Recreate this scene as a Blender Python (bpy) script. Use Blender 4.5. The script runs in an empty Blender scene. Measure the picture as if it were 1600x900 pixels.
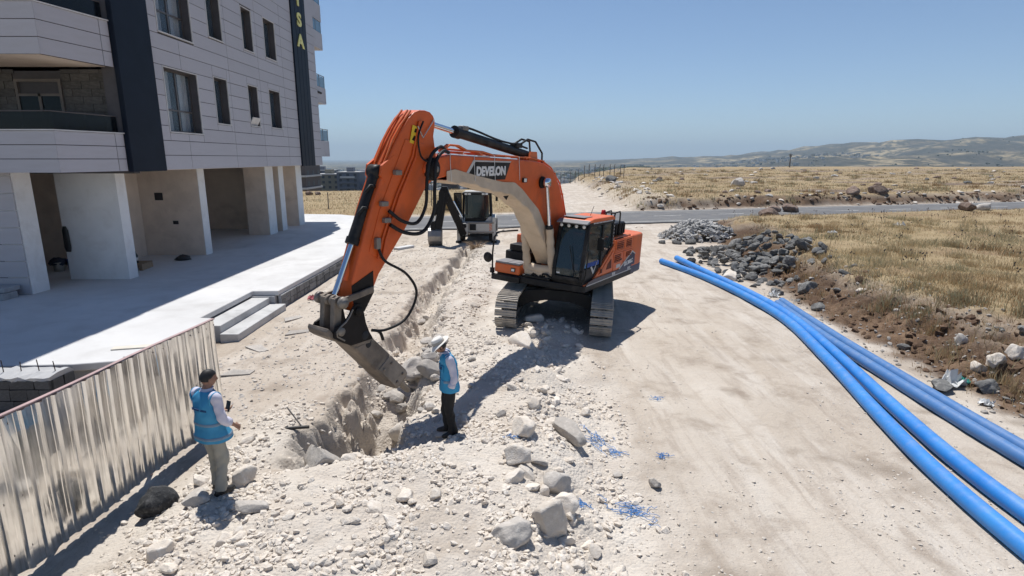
import bpy, bmesh, math, random
import numpy as np
from math import sin, cos, pi, radians, sqrt, atan2
from mathutils import Matrix, Vector, Euler

sc = bpy.context.scene
COL = sc.collection

# ------------------------------------------------------------------ camera, sky, sun, exposure
cam_d = bpy.data.cameras.new("camera")
cam_d.sensor_width = 36.0
cam_d.lens = 20.25
cam_d.clip_start = 0.1
cam_d.clip_end = 90000.0
cam = bpy.data.objects.new("camera", cam_d)
COL.objects.link(cam)
cam.location = (0.0, 0.0, 4.8)
cam.rotation_euler = (radians(90 - 12.65), 0, 0)
sc.camera = cam

SUN_DIR = Vector((-0.15, 0.40, 1.0)).normalized()      # towards the sun
SUN_EL = math.asin(SUN_DIR.z)
SUN_ROT = atan2(SUN_DIR.x, SUN_DIR.y)                   # compass angle from +Y towards +X
world = bpy.data.worlds.new("World")
sc.world = world
world.use_nodes = True
wn = world.node_tree
for n in list(wn.nodes):
    wn.nodes.remove(n)
w_out = wn.nodes.new("ShaderNodeOutputWorld")
w_bg = wn.nodes.new("ShaderNodeBackground")
w_sky = wn.nodes.new("ShaderNodeTexSky")
w_sky.sky_type = 'NISHITA'
w_sky.sun_disc = False
w_sky.sun_elevation = SUN_EL
w_sky.sun_rotation = SUN_ROT
w_sky.altitude = 1800.0
w_sky.air_density = 1.0
w_sky.dust_density = 0.15
w_sky.ozone_density = 4.0
w_bg.inputs["Strength"].default_value = 0.1
wn.links.new(w_sky.outputs[0], w_bg.inputs[0])
wn.links.new(w_bg.outputs[0], w_out.inputs[0])

sun_d = bpy.data.lights.new("sun", 'SUN')
sun_d.energy = 5.0
sun_d.angle = radians(0.5)
sun_d.color = (1.0, 0.97, 0.925)
sun = bpy.data.objects.new("sun", sun_d)
COL.objects.link(sun)
sun.rotation_euler = SUN_DIR.to_track_quat('Z', 'Y').to_euler()
sun.location = (0, 30, 60)

sc.view_settings.view_transform = 'Standard'
sc.view_settings.look = 'None'
sc.view_settings.exposure = 0.12
sc.view_settings.gamma = 1.0
sc.render.engine = 'CYCLES'
sc.cycles.max_bounces = 6
sc.cycles.diffuse_bounces = 3
sc.cycles.glossy_bounces = 3
sc.cycles.transmission_bounces = 4
sc.cycles.transparent_max_bounces = 6
sc.cycles.volume_bounces = 0
sc.cycles.caustics_reflective = False
sc.cycles.caustics_refractive = False
sc.cycles.use_denoising = True
try:
    sc.cycles.denoiser = 'OPENIMAGEDENOISE'
except Exception:
    pass

# ------------------------------------------------------------------ helpers
rnd = random.Random(7)
nrng = np.random.default_rng(11)

def tag(o, label=None, cat=None, group=None, kind=None):
    if label: o["label"] = label
    if cat: o["category"] = cat
    if group: o["group"] = group
    if kind: o["kind"] = kind
    return o

def empty(name, loc=(0, 0, 0), rz=0.0, label=None, cat=None, group=None):
    o = bpy.data.objects.new(name, None)
    o.empty_display_size = 0.3
    COL.objects.link(o)
    o.location = loc
    o.rotation_euler = (0, 0, rz)
    return tag(o, label, cat, group)

def link(name, me, parent=None, loc=None, rot=None, scale=None):
    o = bpy.data.objects.new(name, me)
    COL.objects.link(o)
    if parent is not None: o.parent = parent
    if loc is not None: o.location = loc
    if rot is not None: o.rotation_euler = rot
    if scale is not None: o.scale = scale
    return o

def children_of(o):
    return list(o.children)

def copy_tree(o, parent=None):
    c = o.copy()
    COL.objects.link(c)
    if parent is not None:
        c.parent = parent
        c.matrix_parent_inverse = o.matrix_parent_inverse
    for ch in list(o.children):
        copy_tree(ch, c)
    return c

class MB:
    """collects shapes and links them as one mesh object"""
    def __init__(s, xf=None):
        s.v = []; s.f = []; s.m = []; s.s = []; s.xf = xf
    def add(s, verts, faces, mi=0, smooth=False):
        b = len(s.v)
        for p in verts:
            p = Vector(p)
            if s.xf is not None: p = s.xf @ p
            s.v.append((p.x, p.y, p.z))
        for f in faces:
            s.f.append([b + i for i in f]); s.m.append(mi); s.s.append(smooth)
        return s
    def box(s, x0, x1, y0, y1, z0, z1, mi=0):
        v = [(x0,y0,z0),(x1,y0,z0),(x1,y1,z0),(x0,y1,z0),(x0,y0,z1),(x1,y0,z1),(x1,y1,z1),(x0,y1,z1)]
        return s.add(v, [(0,3,2,1),(4,5,6,7),(0,1,5,4),(1,2,6,5),(2,3,7,6),(3,0,4,7)], mi)
    def obox(s, c, size, R=None, mi=0):
        c = Vector(c); hx, hy, hz = [a/2 for a in size]
        v = []
        for z in (-hz, hz):
            for x, y in ((-hx,-hy),(hx,-hy),(hx,hy),(-hx,hy)):
                p = Vector((x, y, z))
                if R is not None: p = R @ p
                v.append(c + p)
        return s.add(v, [(0,3,2,1),(4,5,6,7),(0,1,5,4),(1,2,6,5),(2,3,7,6),(3,0,4,7)], mi)
    def beam(s, p0, p1, w, h, mi=0, up=(0,0,1)):
        """box running from p0 to p1, w across, h along 'up'"""
        p0 = Vector(p0); p1 = Vector(p1); d = (p1 - p0); L = d.length; d.normalize()
        u = Vector(up); x = d.cross(u)
        if x.length < 1e-4: x = d.cross(Vector((1,0,0)))
        x.normalize(); u = x.cross(d)
        v = []
        for q in (p0, p1):
            for a, b in ((-1,-1),(1,-1),(1,1),(-1,1)):
                v.append(q + x*(a*w/2) + u*(b*h/2))
        return s.add(v, [(0,3,2,1),(4,5,6,7),(0,1,5,4),(1,2,6,5),(2,3,7,6),(3,0,4,7)], mi)
    def prism(s, poly, a, b, axis='y', mi=0):
        """poly of (p,q) pairs extruded a..b: axis y -> (p,y,q); x -> (x,p,q); z -> (p,q,z)"""
        n = len(poly)
        def P(p, q, t):
            return (p, t, q) if axis == 'y' else ((t, p, q) if axis == 'x' else (p, q, t))
        v = [P(p, q, a) for p, q in poly] + [P(p, q, b) for p, q in poly]
        f = [tuple(range(n)), tuple(range(2*n-1, n-1, -1))]
        for i in range(n):
            j = (i+1) % n
            f.append((i, j, n+j, n+i))
        return s.add(v, f, mi)
    def tube(s, pts, r, n=8, mi=0, caps=True, smooth=True):
        pts = [Vector(p) for p in pts]
        rs = r if isinstance(r, (list, tuple)) else [r]*len(pts)
        t0 = (pts[1]-pts[0]).normalized()
        a = Vector((0,0,1)) if abs(t0.z) < 0.9 else Vector((1,0,0))
        u = t0.cross(a).normalized()
        rings = []
        for i, p in enumerate(pts):
            if i == 0: t = pts[1]-pts[0]
            elif i == len(pts)-1: t = pts[-1]-pts[-2]
            else: t = (pts[i+1]-pts[i]).normalized() + (pts[i]-pts[i-1]).normalized()
            if t.length < 1e-9: t = t0
            t = t.normalized()
            u = (u - t*u.dot(t))
            if u.length < 1e-6: u = t.orthogonal()
            u.normalize(); w = t.cross(u)
            rings.append([p + (u*cos(2*pi*k/n) + w*sin(2*pi*k/n))*rs[i] for k in range(n)])
        return s.loft(rings, mi, caps, smooth)
    def cyl(s, p0, p1, r, n=16, mi=0, smooth=True):
        return s.tube([p0, p1], r, n, mi, True, smooth)
    def loft(s, rings, mi=0, caps=True, smooth=True):
        n = len(rings[0]); v = [p for r in rings for p in r]; f = []
        for i in range(len(rings)-1):
            for k in range(n):
                j = (k+1) % n
                f.append((i*n+k, i*n+j, (i+1)*n+j, (i+1)*n+k))
        s.add(v, f, mi, smooth)
        if caps:
            s.add(rings[0], [tuple(range(n-1,-1,-1))], mi)
            s.add(rings[-1], [tuple(range(n))], mi)
        return s
    def lathe(s, prof, c=(0,0,0), n=20, mi=0, axis='z', smooth=True, caps=True):
        c = Vector(c); rings = []
        for r, h in prof:
            ring = []
            for k in range(n):
                a = 2*pi*k/n
                if axis == 'z': p = Vector((r*cos(a), r*sin(a), h))
                elif axis == 'y': p = Vector((r*cos(a), h, r*sin(a)))
                else: p = Vector((h, r*cos(a), r*sin(a)))
                ring.append(c + p)
            rings.append(ring)
        return s.loft(rings, mi, caps, smooth)
    def mesh(s, name, mats, recalc=True):
        me = bpy.data.meshes.new(name)
        me.from_pydata(s.v, [], s.f)
        if not isinstance(mats, (list, tuple)): mats = [mats]
        for m in mats: me.materials.append(m)
        me.polygons.foreach_set("material_index", s.m)
        me.polygons.foreach_set("use_smooth", s.s)
        if recalc:
            bm = bmesh.new(); bm.from_mesh(me)
            bmesh.ops.recalc_face_normals(bm, faces=bm.faces)
            bm.to_mesh(me); bm.free()
        me.update()
        return me
    def build(s, name, mats, parent=None, bevel=0.0, seg=2, loc=None, rot=None):
        o = link(name, s.mesh(name, mats), parent, loc, rot)
        if bevel > 0:
            b = o.modifiers.new("bevel", 'BEVEL')
            b.width = bevel; b.segments = seg; b.limit_method = 'ANGLE'; b.angle_limit = radians(40)
        return o

def np_mesh(name, V, F, mats, smooth=False, mat_idx=None):
    """mesh from numpy arrays; F is (n,3) or (n,4)"""
    me = bpy.data.meshes.new(name)
    V = np.asarray(V, dtype=np.float32); F = np.asarray(F, dtype=np.int32)
    k = F.shape[1]
    me.vertices.add(len(V)); me.vertices.foreach_set("co", V.ravel())
    me.loops.add(F.size); me.loops.foreach_set("vertex_index", F.ravel())
    me.polygons.add(len(F))
    me.polygons.foreach_set("loop_start", np.arange(0, F.size, k, dtype=np.int32))
    me.polygons.foreach_set("loop_total", np.full(len(F), k, dtype=np.int32))
    me.polygons.foreach_set("use_smooth", np.full(len(F), smooth, dtype=bool))
    if mat_idx is not None: me.polygons.foreach_set("material_index", mat_idx.astype(np.int32))
    if not isinstance(mats, (list, tuple)): mats = [mats]
    for m in mats: me.materials.append(m)
    me.update(calc_edges=True)
    return me

def set_attr(me, name, arr):
    a = me.attributes.new(name, 'FLOAT_COLOR', 'POINT')
    arr = np.asarray(arr, dtype=np.float32)
    if arr.shape[1] == 3: arr = np.concatenate([arr, np.ones((len(arr), 1), np.float32)], 1)
    a.data.foreach_set("color", arr.ravel())

# numpy noise
def _hash(ix, iy, seed):
    h = (ix.astype(np.int64)*374761393 + iy.astype(np.int64)*668265263 + seed*1442695041) & 0xffffffff
    h = ((h ^ (h >> 13)) * 1274126177) & 0xffffffff
    h = h ^ (h >> 16)
    return (h & 0xffff).astype(np.float64)/32767.5 - 1.0
def vnoise(x, y, seed=0):
    x0 = np.floor(x); y0 = np.floor(y); fx = x-x0; fy = y-y0
    fx = fx*fx*fx*(fx*(fx*6-15)+10); fy = fy*fy*fy*(fy*(fy*6-15)+10)
    a = _hash(x0, y0, seed); b = _hash(x0+1, y0, seed); c = _hash(x0, y0+1, seed); d = _hash(x0+1, y0+1, seed)
    return (a*(1-fx)+b*fx)*(1-fy) + (c*(1-fx)+d*fx)*fy
def fbm(x, y, octv=4, seed=0, gain=0.5):
    r = np.zeros_like(x, dtype=np.float64); amp = 1.0; tot = 0; ca, sa = cos(0.6), sin(0.6)
    for i in range(octv):
        r += amp*vnoise(x, y, seed+i*17); tot += amp; amp *= gain
        x, y = (ca*x - sa*y)*2.03+3.1, (sa*x + ca*y)*2.03-1.7
    return r/tot
def sstep(a, b, x):
    t = np.clip((x-a)/(b-a), 0, 1)
    return t*t*(3-2*t)

# ------------------------------------------------------------------ materials
def new_mat(name):
    m = bpy.data.materials.new(name); m.use_nodes = True
    nt = m.node_tree
    return m, nt, nt.nodes["Principled BSDF"]
def N(nt, typ, **kw):
    n = nt.nodes.new(typ)
    for k, v in kw.items():
        if k in ("operation", "data_type", "blend_type", "feature", "attribute_name", "noise_dimensions", "distance", "normalize"):
            setattr(n, k, v)
        else:
            n.inputs[k].default_value = v
    return n
def rgba(c): return (c[0], c[1], c[2], 1.0)
def mixc(nt, fac, a, b, blend='MIX'):
    n = nt.nodes.new("ShaderNodeMix"); n.data_type = 'RGBA'; n.blend_type = blend
    for sock, val in ((n.inputs[0], fac), (n.inputs[6], a), (n.inputs[7], b)):
        if hasattr(val, "is_linked"): nt.links.new(val, sock)
        elif isinstance(val, (int, float)): sock.default_value = val
        else: sock.default_value = rgba(val)
    return n.outputs[2]
def ramp(nt, src, lo, hi, a=0.0, b=1.0):
    n = nt.nodes.new("ShaderNodeMapRange"); n.clamp = True
    nt.links.new(src, n.inputs[0])
    n.inputs[1].default_value = lo; n.inputs[2].default_value = hi
    n.inputs[3].default_value = a; n.inputs[4].default_value = b
    return n.outputs[0]
def math_n(nt, op, a, b=0.0):
    n = nt.nodes.new("ShaderNodeMath"); n.operation = op
    for i, val in enumerate((a, b)):
        if hasattr(val, "is_linked"): nt.links.new(val, n.inputs[i])
        else: n.inputs[i].default_value = val
    return n.outputs[0]
def noise(nt, vec, scale, detail=4.0, rough=0.55, dist=0.0):
    n = nt.nodes.new("ShaderNodeTexNoise")
    n.inputs["Scale"].default_value = scale; n.inputs["Detail"].default_value = detail
    n.inputs["Roughness"].default_value = rough; n.inputs["Distortion"].default_value = dist
    if vec is not None: nt.links.new(vec, n.inputs["Vector"])
    return n.outputs["Fac"]
def coords(nt, kind="Object", scale=None):
    t = nt.nodes.new("ShaderNodeTexCoord").outputs[kind]
    if scale is None: return t
    mp = nt.nodes.new("ShaderNodeMapping"); mp.inputs["Scale"].default_value = scale
    nt.links.new(t, mp.inputs["Vector"])
    return mp.outputs[0]
def bump(nt, bsdf, h, strength=0.3, dist=0.02, prev=None):
    b = nt.nodes.new("ShaderNodeBump")
    b.inputs["Strength"].default_value = strength; b.inputs["Distance"].default_value = dist
    nt.links.new(h, b.inputs["Height"])
    if prev is not None: nt.links.new(prev, b.inputs["Normal"])
    nt.links.new(b.outputs[0], bsdf.inputs["Normal"])
    return b.outputs[0]
def pm(name, col, rough=0.6, metal=0.0, var=0.12, scale=3.0, bmp=0.0, bscale=60.0, bdist=0.004,
       dirt=None, dirt_amt=0.5, dirt_scale=2.0, dirt_lo=0.5, dirt_hi=0.72, stretch=None, rnd_obj=0.0, spec=0.5, coord="Object"):
    """procedural surface: colour with soft variation, optional dust or dirt patches, optional fine relief"""
    m, nt, b = new_mat(name)
    vec = coords(nt, coord, stretch)
    n1 = noise(nt, vec, scale, 5.0, 0.6)
    c = mixc(nt, ramp(nt, n1, 0.3, 0.7), [x*(1-var) for x in col], [min(1, x*(1+var)) for x in col])
    if rnd_obj:
        oi = nt.nodes.new("ShaderNodeObjectInfo")
        f = ramp(nt, oi.outputs["Random"], 0, 1, 1-rnd_obj, 1+rnd_obj)
        mm = nt.nodes.new("ShaderNodeVectorMath"); mm.operation = 'SCALE'
        nt.links.new(c, mm.inputs[0]); nt.links.new(f, mm.inputs["Scale"])
        c = mm.outputs[0]
    r_in = None
    if dirt is not None:
        n2 = noise(nt, vec, dirt_scale, 7.0, 0.65, 0.4)
        fac = ramp(nt, n2, dirt_lo, dirt_hi, 0.0, dirt_amt)
        c = mixc(nt, fac, c, dirt)
        r_in = ramp(nt, fac, 0, 1, rough, min(1.0, rough+0.35))
    nt.links.new(c, b.inputs["Base Color"])
    if r_in is not None: nt.links.new(r_in, b.inputs["Roughness"])
    else: b.inputs["Roughness"].default_value = rough
    b.inputs["Metallic"].default_value = metal
    b.inputs["Specular IOR Level"].default_value = spec
    if bmp > 0:
        bump(nt, b, noise(nt, vec, bscale, 5.0, 0.6), bmp, bdist)
    return m
# ------------------------------------------------------------------ ground
def road_near(x): return 40.9 + 0.265*x
def road_far(x): return road_near(x) + 9.8
EXC = Vector((1.45, 17.35, 0.12)); EXC_YAW = atan2(-0.99, -0.16); EXC_ROLL = radians(-3.0)
def trench_x(y): return np.interp(y, [6.5, 8, 11.5, 15, 18.5, 25, 32, 34], [-3.15, -3.05, -2.75, -2.9, -3.05, -2.75, -2.35, -2.3])
def trench_w(y): return np.interp(y, [6.5, 8, 10, 12, 14, 18, 25, 33], [0.45, 0.72, 0.85, 0.8, 0.62, 0.55, 0.48, 0.36])
def trench_d(y): return np.interp(y, [8.0, 8.7, 9.5, 11.4, 12.4, 14.3, 16, 20, 31.5, 33], [0, 0.6, 1.2, 1.3, 0.65, 0.46, 0.66, 0.68, 0.5, 0])
def toe_x(y): return np.interp(y, [2, 18, 20, 25, 30, 36, 40], [9.3, 9.4, 9.6, 10.4, 11.2, 12.2, 13.0])
def terrain(x, y, want_mask=False):
    x = np.asarray(x, dtype=np.float64); y = np.asarray(y, dtype=np.float64)
    near = 1 - sstep(60, 140, np.abs(y)+np.abs(x)*0.3)
    n_big = fbm(x/3.1, y/3.1, 3, 5); n_mid = fbm(x/0.62, y/0.62, 4, 9); n_fine = fbm(x/0.16, y/0.16, 3, 21)
    z = (0.035*n_big + 0.012*n_mid)*near
    # spoil heaps of broken rock
    rub = np.zeros_like(x)
    top = np.interp(y, [2, 4, 6, 8, 11, 13.5, 15, 21, 28, 33], [0.22, 0.34, 0.44, 0.46, 0.42, 0.36, 0.22, 0.28, 0.24, 0.0])
    xr = np.interp(y, [3, 8, 11, 13.5, 15.5, 21, 33], [1.35, 1.45, 1.5, 1.1, -0.2, -0.3, -0.5]) + 0.25*n_big + 0.1*n_mid
    tx = trench_x(y); tw = trench_w(y); td = trench_d(y + 0.25*fbm(x/0.9, y/0.9, 2, 12))
    lo = np.where(y < 7.3, -4.4, tx + tw)
    w = 1 - sstep(7.4, 8.8, y)
    lo = (tx + tw)*(1-w) + (-5.0)*w
    prof = sstep(lo-0.05, lo+np.interp(y, [7, 13, 16], [2.5, 2.3, 1.3]), x)*(1 - sstep(xr-1.5, xr+0.15, x))
    yfade = 1 - sstep(31, 34, y)
    m1 = prof*yfade
    z += top*m1
    # left rim heap in the foreground
    m2 = sstep(-5.2, -4.5, x)*(1 - sstep(tx-tw-0.5, tx-tw+0.1, x))*sstep(2, 5, y)*(1 - sstep(9.2, 11.5, y + 0.5*n_big))
    z += 0.13*m2
    m3 = sstep(-6.2, -5.0, x)*(1 - sstep(tx-tw-0.25, tx-tw+0.1, x))*sstep(10, 13, y)*yfade   # trampled strip left of the trench
    m4 = (sstep(lo-0.4, lo+0.3, x)*(1 - sstep(xr-0.5, xr+1.5, x + 0.5*n_mid + 0.5*n_big)))*yfade
    rub = np.clip(np.maximum(np.maximum(m1*1.3, m4), np.maximum(m2, m3*0.18)), 0, 1)
    z += rub*(0.06*n_mid + 0.028*n_fine)
    # trench
    d = (x - tx) + (0.26*n_mid + 0.19*n_fine + 0.22*fbm(x/1.4, y/1.4, 2, 19))
    dl = np.where(d < 0, -d/tw, d/(tw*1.35))
    steep = np.where(d < 0, 0.30, 0.25)
    tr = 1 - sstep(steep, 1.05, dl)
    z -= td*tr
    z += (0.20*n_mid + 0.09*n_fine)*tr*(td > 0.05)
    rub = np.maximum(rub, 0.9*tr*(td > 0.1))
    # flat pad under the excavator
    ca, sa = cos(EXC_YAW), sin(EXC_YAW)
    lx = (x-EXC.x)*ca + (y-EXC.y)*sa; ly = -(x-EXC.x)*sa + (y-EXC.y)*ca
    pad = (1 - sstep(2.2, 3.0, np.abs(lx)))*(1 - sstep(1.75, 2.5, np.abs(ly)))
    zp = EXC.z - 0.0524*ly - 0.012
    hump = 0.16*np.exp(-((lx-1.7)/1.0)**2 - ((ly+0.1)/0.65)**2)
    z = z*(1-pad) + (zp + hump*(1+n_mid))*pad
    rub = np.maximum(rub*(1-pad*0.4), np.exp(-((lx-2.6)/1.5)**2 - ((ly+0.1)/0.9)**2))
    # wheel ruts on the dirt track
    rut = np.exp(-((x-3.6-0.25*np.sin(y*0.2))/0.35)**2) + np.exp(-((x-5.5-0.25*np.sin(y*0.2))/0.35)**2)
    z -= 0.035*rut*sstep(2, 6, y)*(1 - sstep(30, 38, y))*(1-pad)
    # earth bank and dry field on the right
    bx = x - toe_x(y) + 0.55*n_big + 0.12*n_mid
    rn = road_near(x); rf = road_far(x)
    rd = rn - y
    hump_r = 0.88*sstep(0.0, 3.4, bx + 0.3*n_mid)*sstep(0.3, 5.5, rd)
    bankn = sstep(0.0, 1.0, bx)*(1 - sstep(3.4, 5.2, bx + 0.8*n_big))
    z += hump_r + (0.20*n_mid + 0.08*n_fine + 0.16*n_big)*bankn*sstep(0.3, 5, rd)*0.8
    z += 0.09*n_big*sstep(3, 6, bx)*sstep(1, 5, rd)*near
    grass = sstep(1.5, 3.6, bx + 1.7*n_big + 0.9*n_mid)*sstep(0.1, 0.8, rd)
    soil = sstep(-0.35, 0.55, bx + 0.4*n_mid)*(1 - grass)*sstep(0.1, 0.8, rd)
    # beyond the road
    fd = y - rf
    rgt = sstep(10.5, 13.5, x - 0.02*(y-50) + 0.6*n_big)
    lft = 1 - sstep(1.2, 3.4, x - 0.045*(y-50) + 0.5*n_big)
    z += rgt*(1.05*sstep(0.5, 3.3, fd + 1.3*n_big + 0.5*n_mid) + 0.25*sstep(5, 60, fd))*(fd > 0)
    z += rgt*(0.22*fbm(x/6, y/6, 3, 31)*sstep(2, 8, fd))
    z += lft*(0.25*sstep(0.8, 5, fd) + 0.1*n_big*sstep(1, 5, fd))
    cut = rgt*sstep(0.3, 0.9, fd + 0.3*n_big)*(1 - sstep(1.4, 3.6, fd + 2.2*n_big + 0.8*n_mid + 1.5*fbm(x/9, y/9, 2, 63)))
    edge_bank = rgt*(1 - sstep(14.5, 17.5, x - 0.02*(y-50) + 0.8*n_big))*(1 - sstep(60, 115, y))*sstep(0.5, 2, fd)
    grass = np.maximum(grass, np.maximum(rgt*sstep(1.4, 3.6, fd + 2.2*n_big + 0.9*n_mid), lft*sstep(0.9, 2.6, fd + n_big)))
    soil = np.maximum(soil, cut)
    # scattered bare earth in the far field
    bare = sstep(0.18, 0.4, fbm(x/14, y/5, 3, 77))*rgt*sstep(4, 8, fd)
    soil = np.maximum(soil, 0.8*bare); grass = grass*(1-0.8*bare)*(1-0.5*edge_bank)
    rub = np.maximum(rub, edge_bank*0.5)
    # level bed under the road
    bed = sstep(-2.2, -0.8, y - rn)*(1 - sstep(0.6, 1.6, y - rf))*(np.abs(x) < 400)
    z = z*(1-bed) + (-0.02)*bed
    grass *= (1-bed); soil *= (1-bed); rub *= (1-bed)
    # edge of the plateau, valley, hills
    az = x/np.maximum(y, 1.0)
    ye = np.interp(az, [-2, -0.2, 0.03, 0.12, 0.2, 0.5, 2], [84, 84, 92, 128, 240, 270, 270])
    drop = np.interp(y - ye, [0, 60, 300, 700, 2500], [0, 8, 45, 72, 85])*(y > 0)
    z -= drop
    far = sstep(0, 30, y - ye)
    r = np.sqrt(x*x + y*y)
    hn = fbm(x/900, y/900, 5, 41); hn2 = fbm(x/260, y/260, 4, 43)
    hh = np.interp(az, [-0.1, 0.05, 0.17, 0.28, 0.36, 0.46, 0.55, 0.68, 0.8, 0.9, 1.2, 2], [0, 10, 62, 104, 112, 152, 182, 200, 222, 250, 280, 280])
    hill = sstep(3200, 8200, r + 900*hn)*(1 - 0.25*sstep(9000, 16000, r))
    hill_n = sstep(1700, 4200, r + 600*hn)*0.22*sstep(0.2, 0.6, az)
    z += hh*np.clip(hill*(1+0.30*hn+0.20*hn2-0.18*np.abs(fbm(x/600, y/600, 4, 91))) + hill_n*(1+0.7*hn+0.5*hn2), 0, 2)*far
    z += 52*np.exp(-((x-500)/250)**2 - ((y-2500)/420)**2)*(1+0.25*hn2)*far
    z += (10*hn2)*sstep(500, 2000, r)*far*sstep(0.0, 0.25, az)
    # flat footing under terrace and building
    pl = (1 - sstep(-7.9, -7.3, x))*sstep(9.5, 10.2, y)*(1 - sstep(41, 45, y))*(x > -60)
    z = z*(1-pl) - 0.05*pl
    if want_mask:
        return z, np.stack([np.clip(grass, 0, 1), np.clip(soil, 0, 1), np.clip(rub, 0, 1), far], -1), tr*(td > 0.1)
    return z
def tz(x, y): return float(terrain(np.array([x], float), np.array([y], float))[0])

def grow(start, step, fac, end, maxstep=1e9):
    out = []; p = start; d = step
    while p < end:
        d = min(d*fac, maxstep); p += d; out.append(p)
    return out
gx_mid = list(np.arange(-7.0, 2.6, 0.05)) + list(np.arange(2.6, 14.0, 0.085))
gx = [-a for a in grow(7.0, 0.05, 1.085, 30000.0)][::-1] + gx_mid + (lambda a: a + grow(a[-1], a[-1]-a[-2], 1.07, 30000.0))(grow(gx_mid[-1], 0.085, 1.02, 95.0))
gy_mid = list(np.arange(3.0, 20.0, 0.05)) + list(np.arange(20.0, 34.0, 0.09)) + list(np.arange(34, 66, 0.25))
gy = [-40.0, -20.0, -10.0, -4.0, 0.0, 1.5, 2.3] + gy_mid + grow(gy_mid[-1], 0.25, 1.045, 42000.0)
GX, GY = np.meshgrid(np.array(gx), np.array(gy))
gz, gmask, gtr = terrain(GX.ravel(), GY.ravel(), True)
gV = np.stack([GX.ravel(), GY.ravel(), gz], 1)
nx, ny = len(gx), len(gy)
ii = (np.arange(ny-1)[:, None]*nx + np.arange(nx-1)[None, :]).ravel()
gF = np.stack([ii, ii+1, ii+nx+1, ii+nx], 1)

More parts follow.
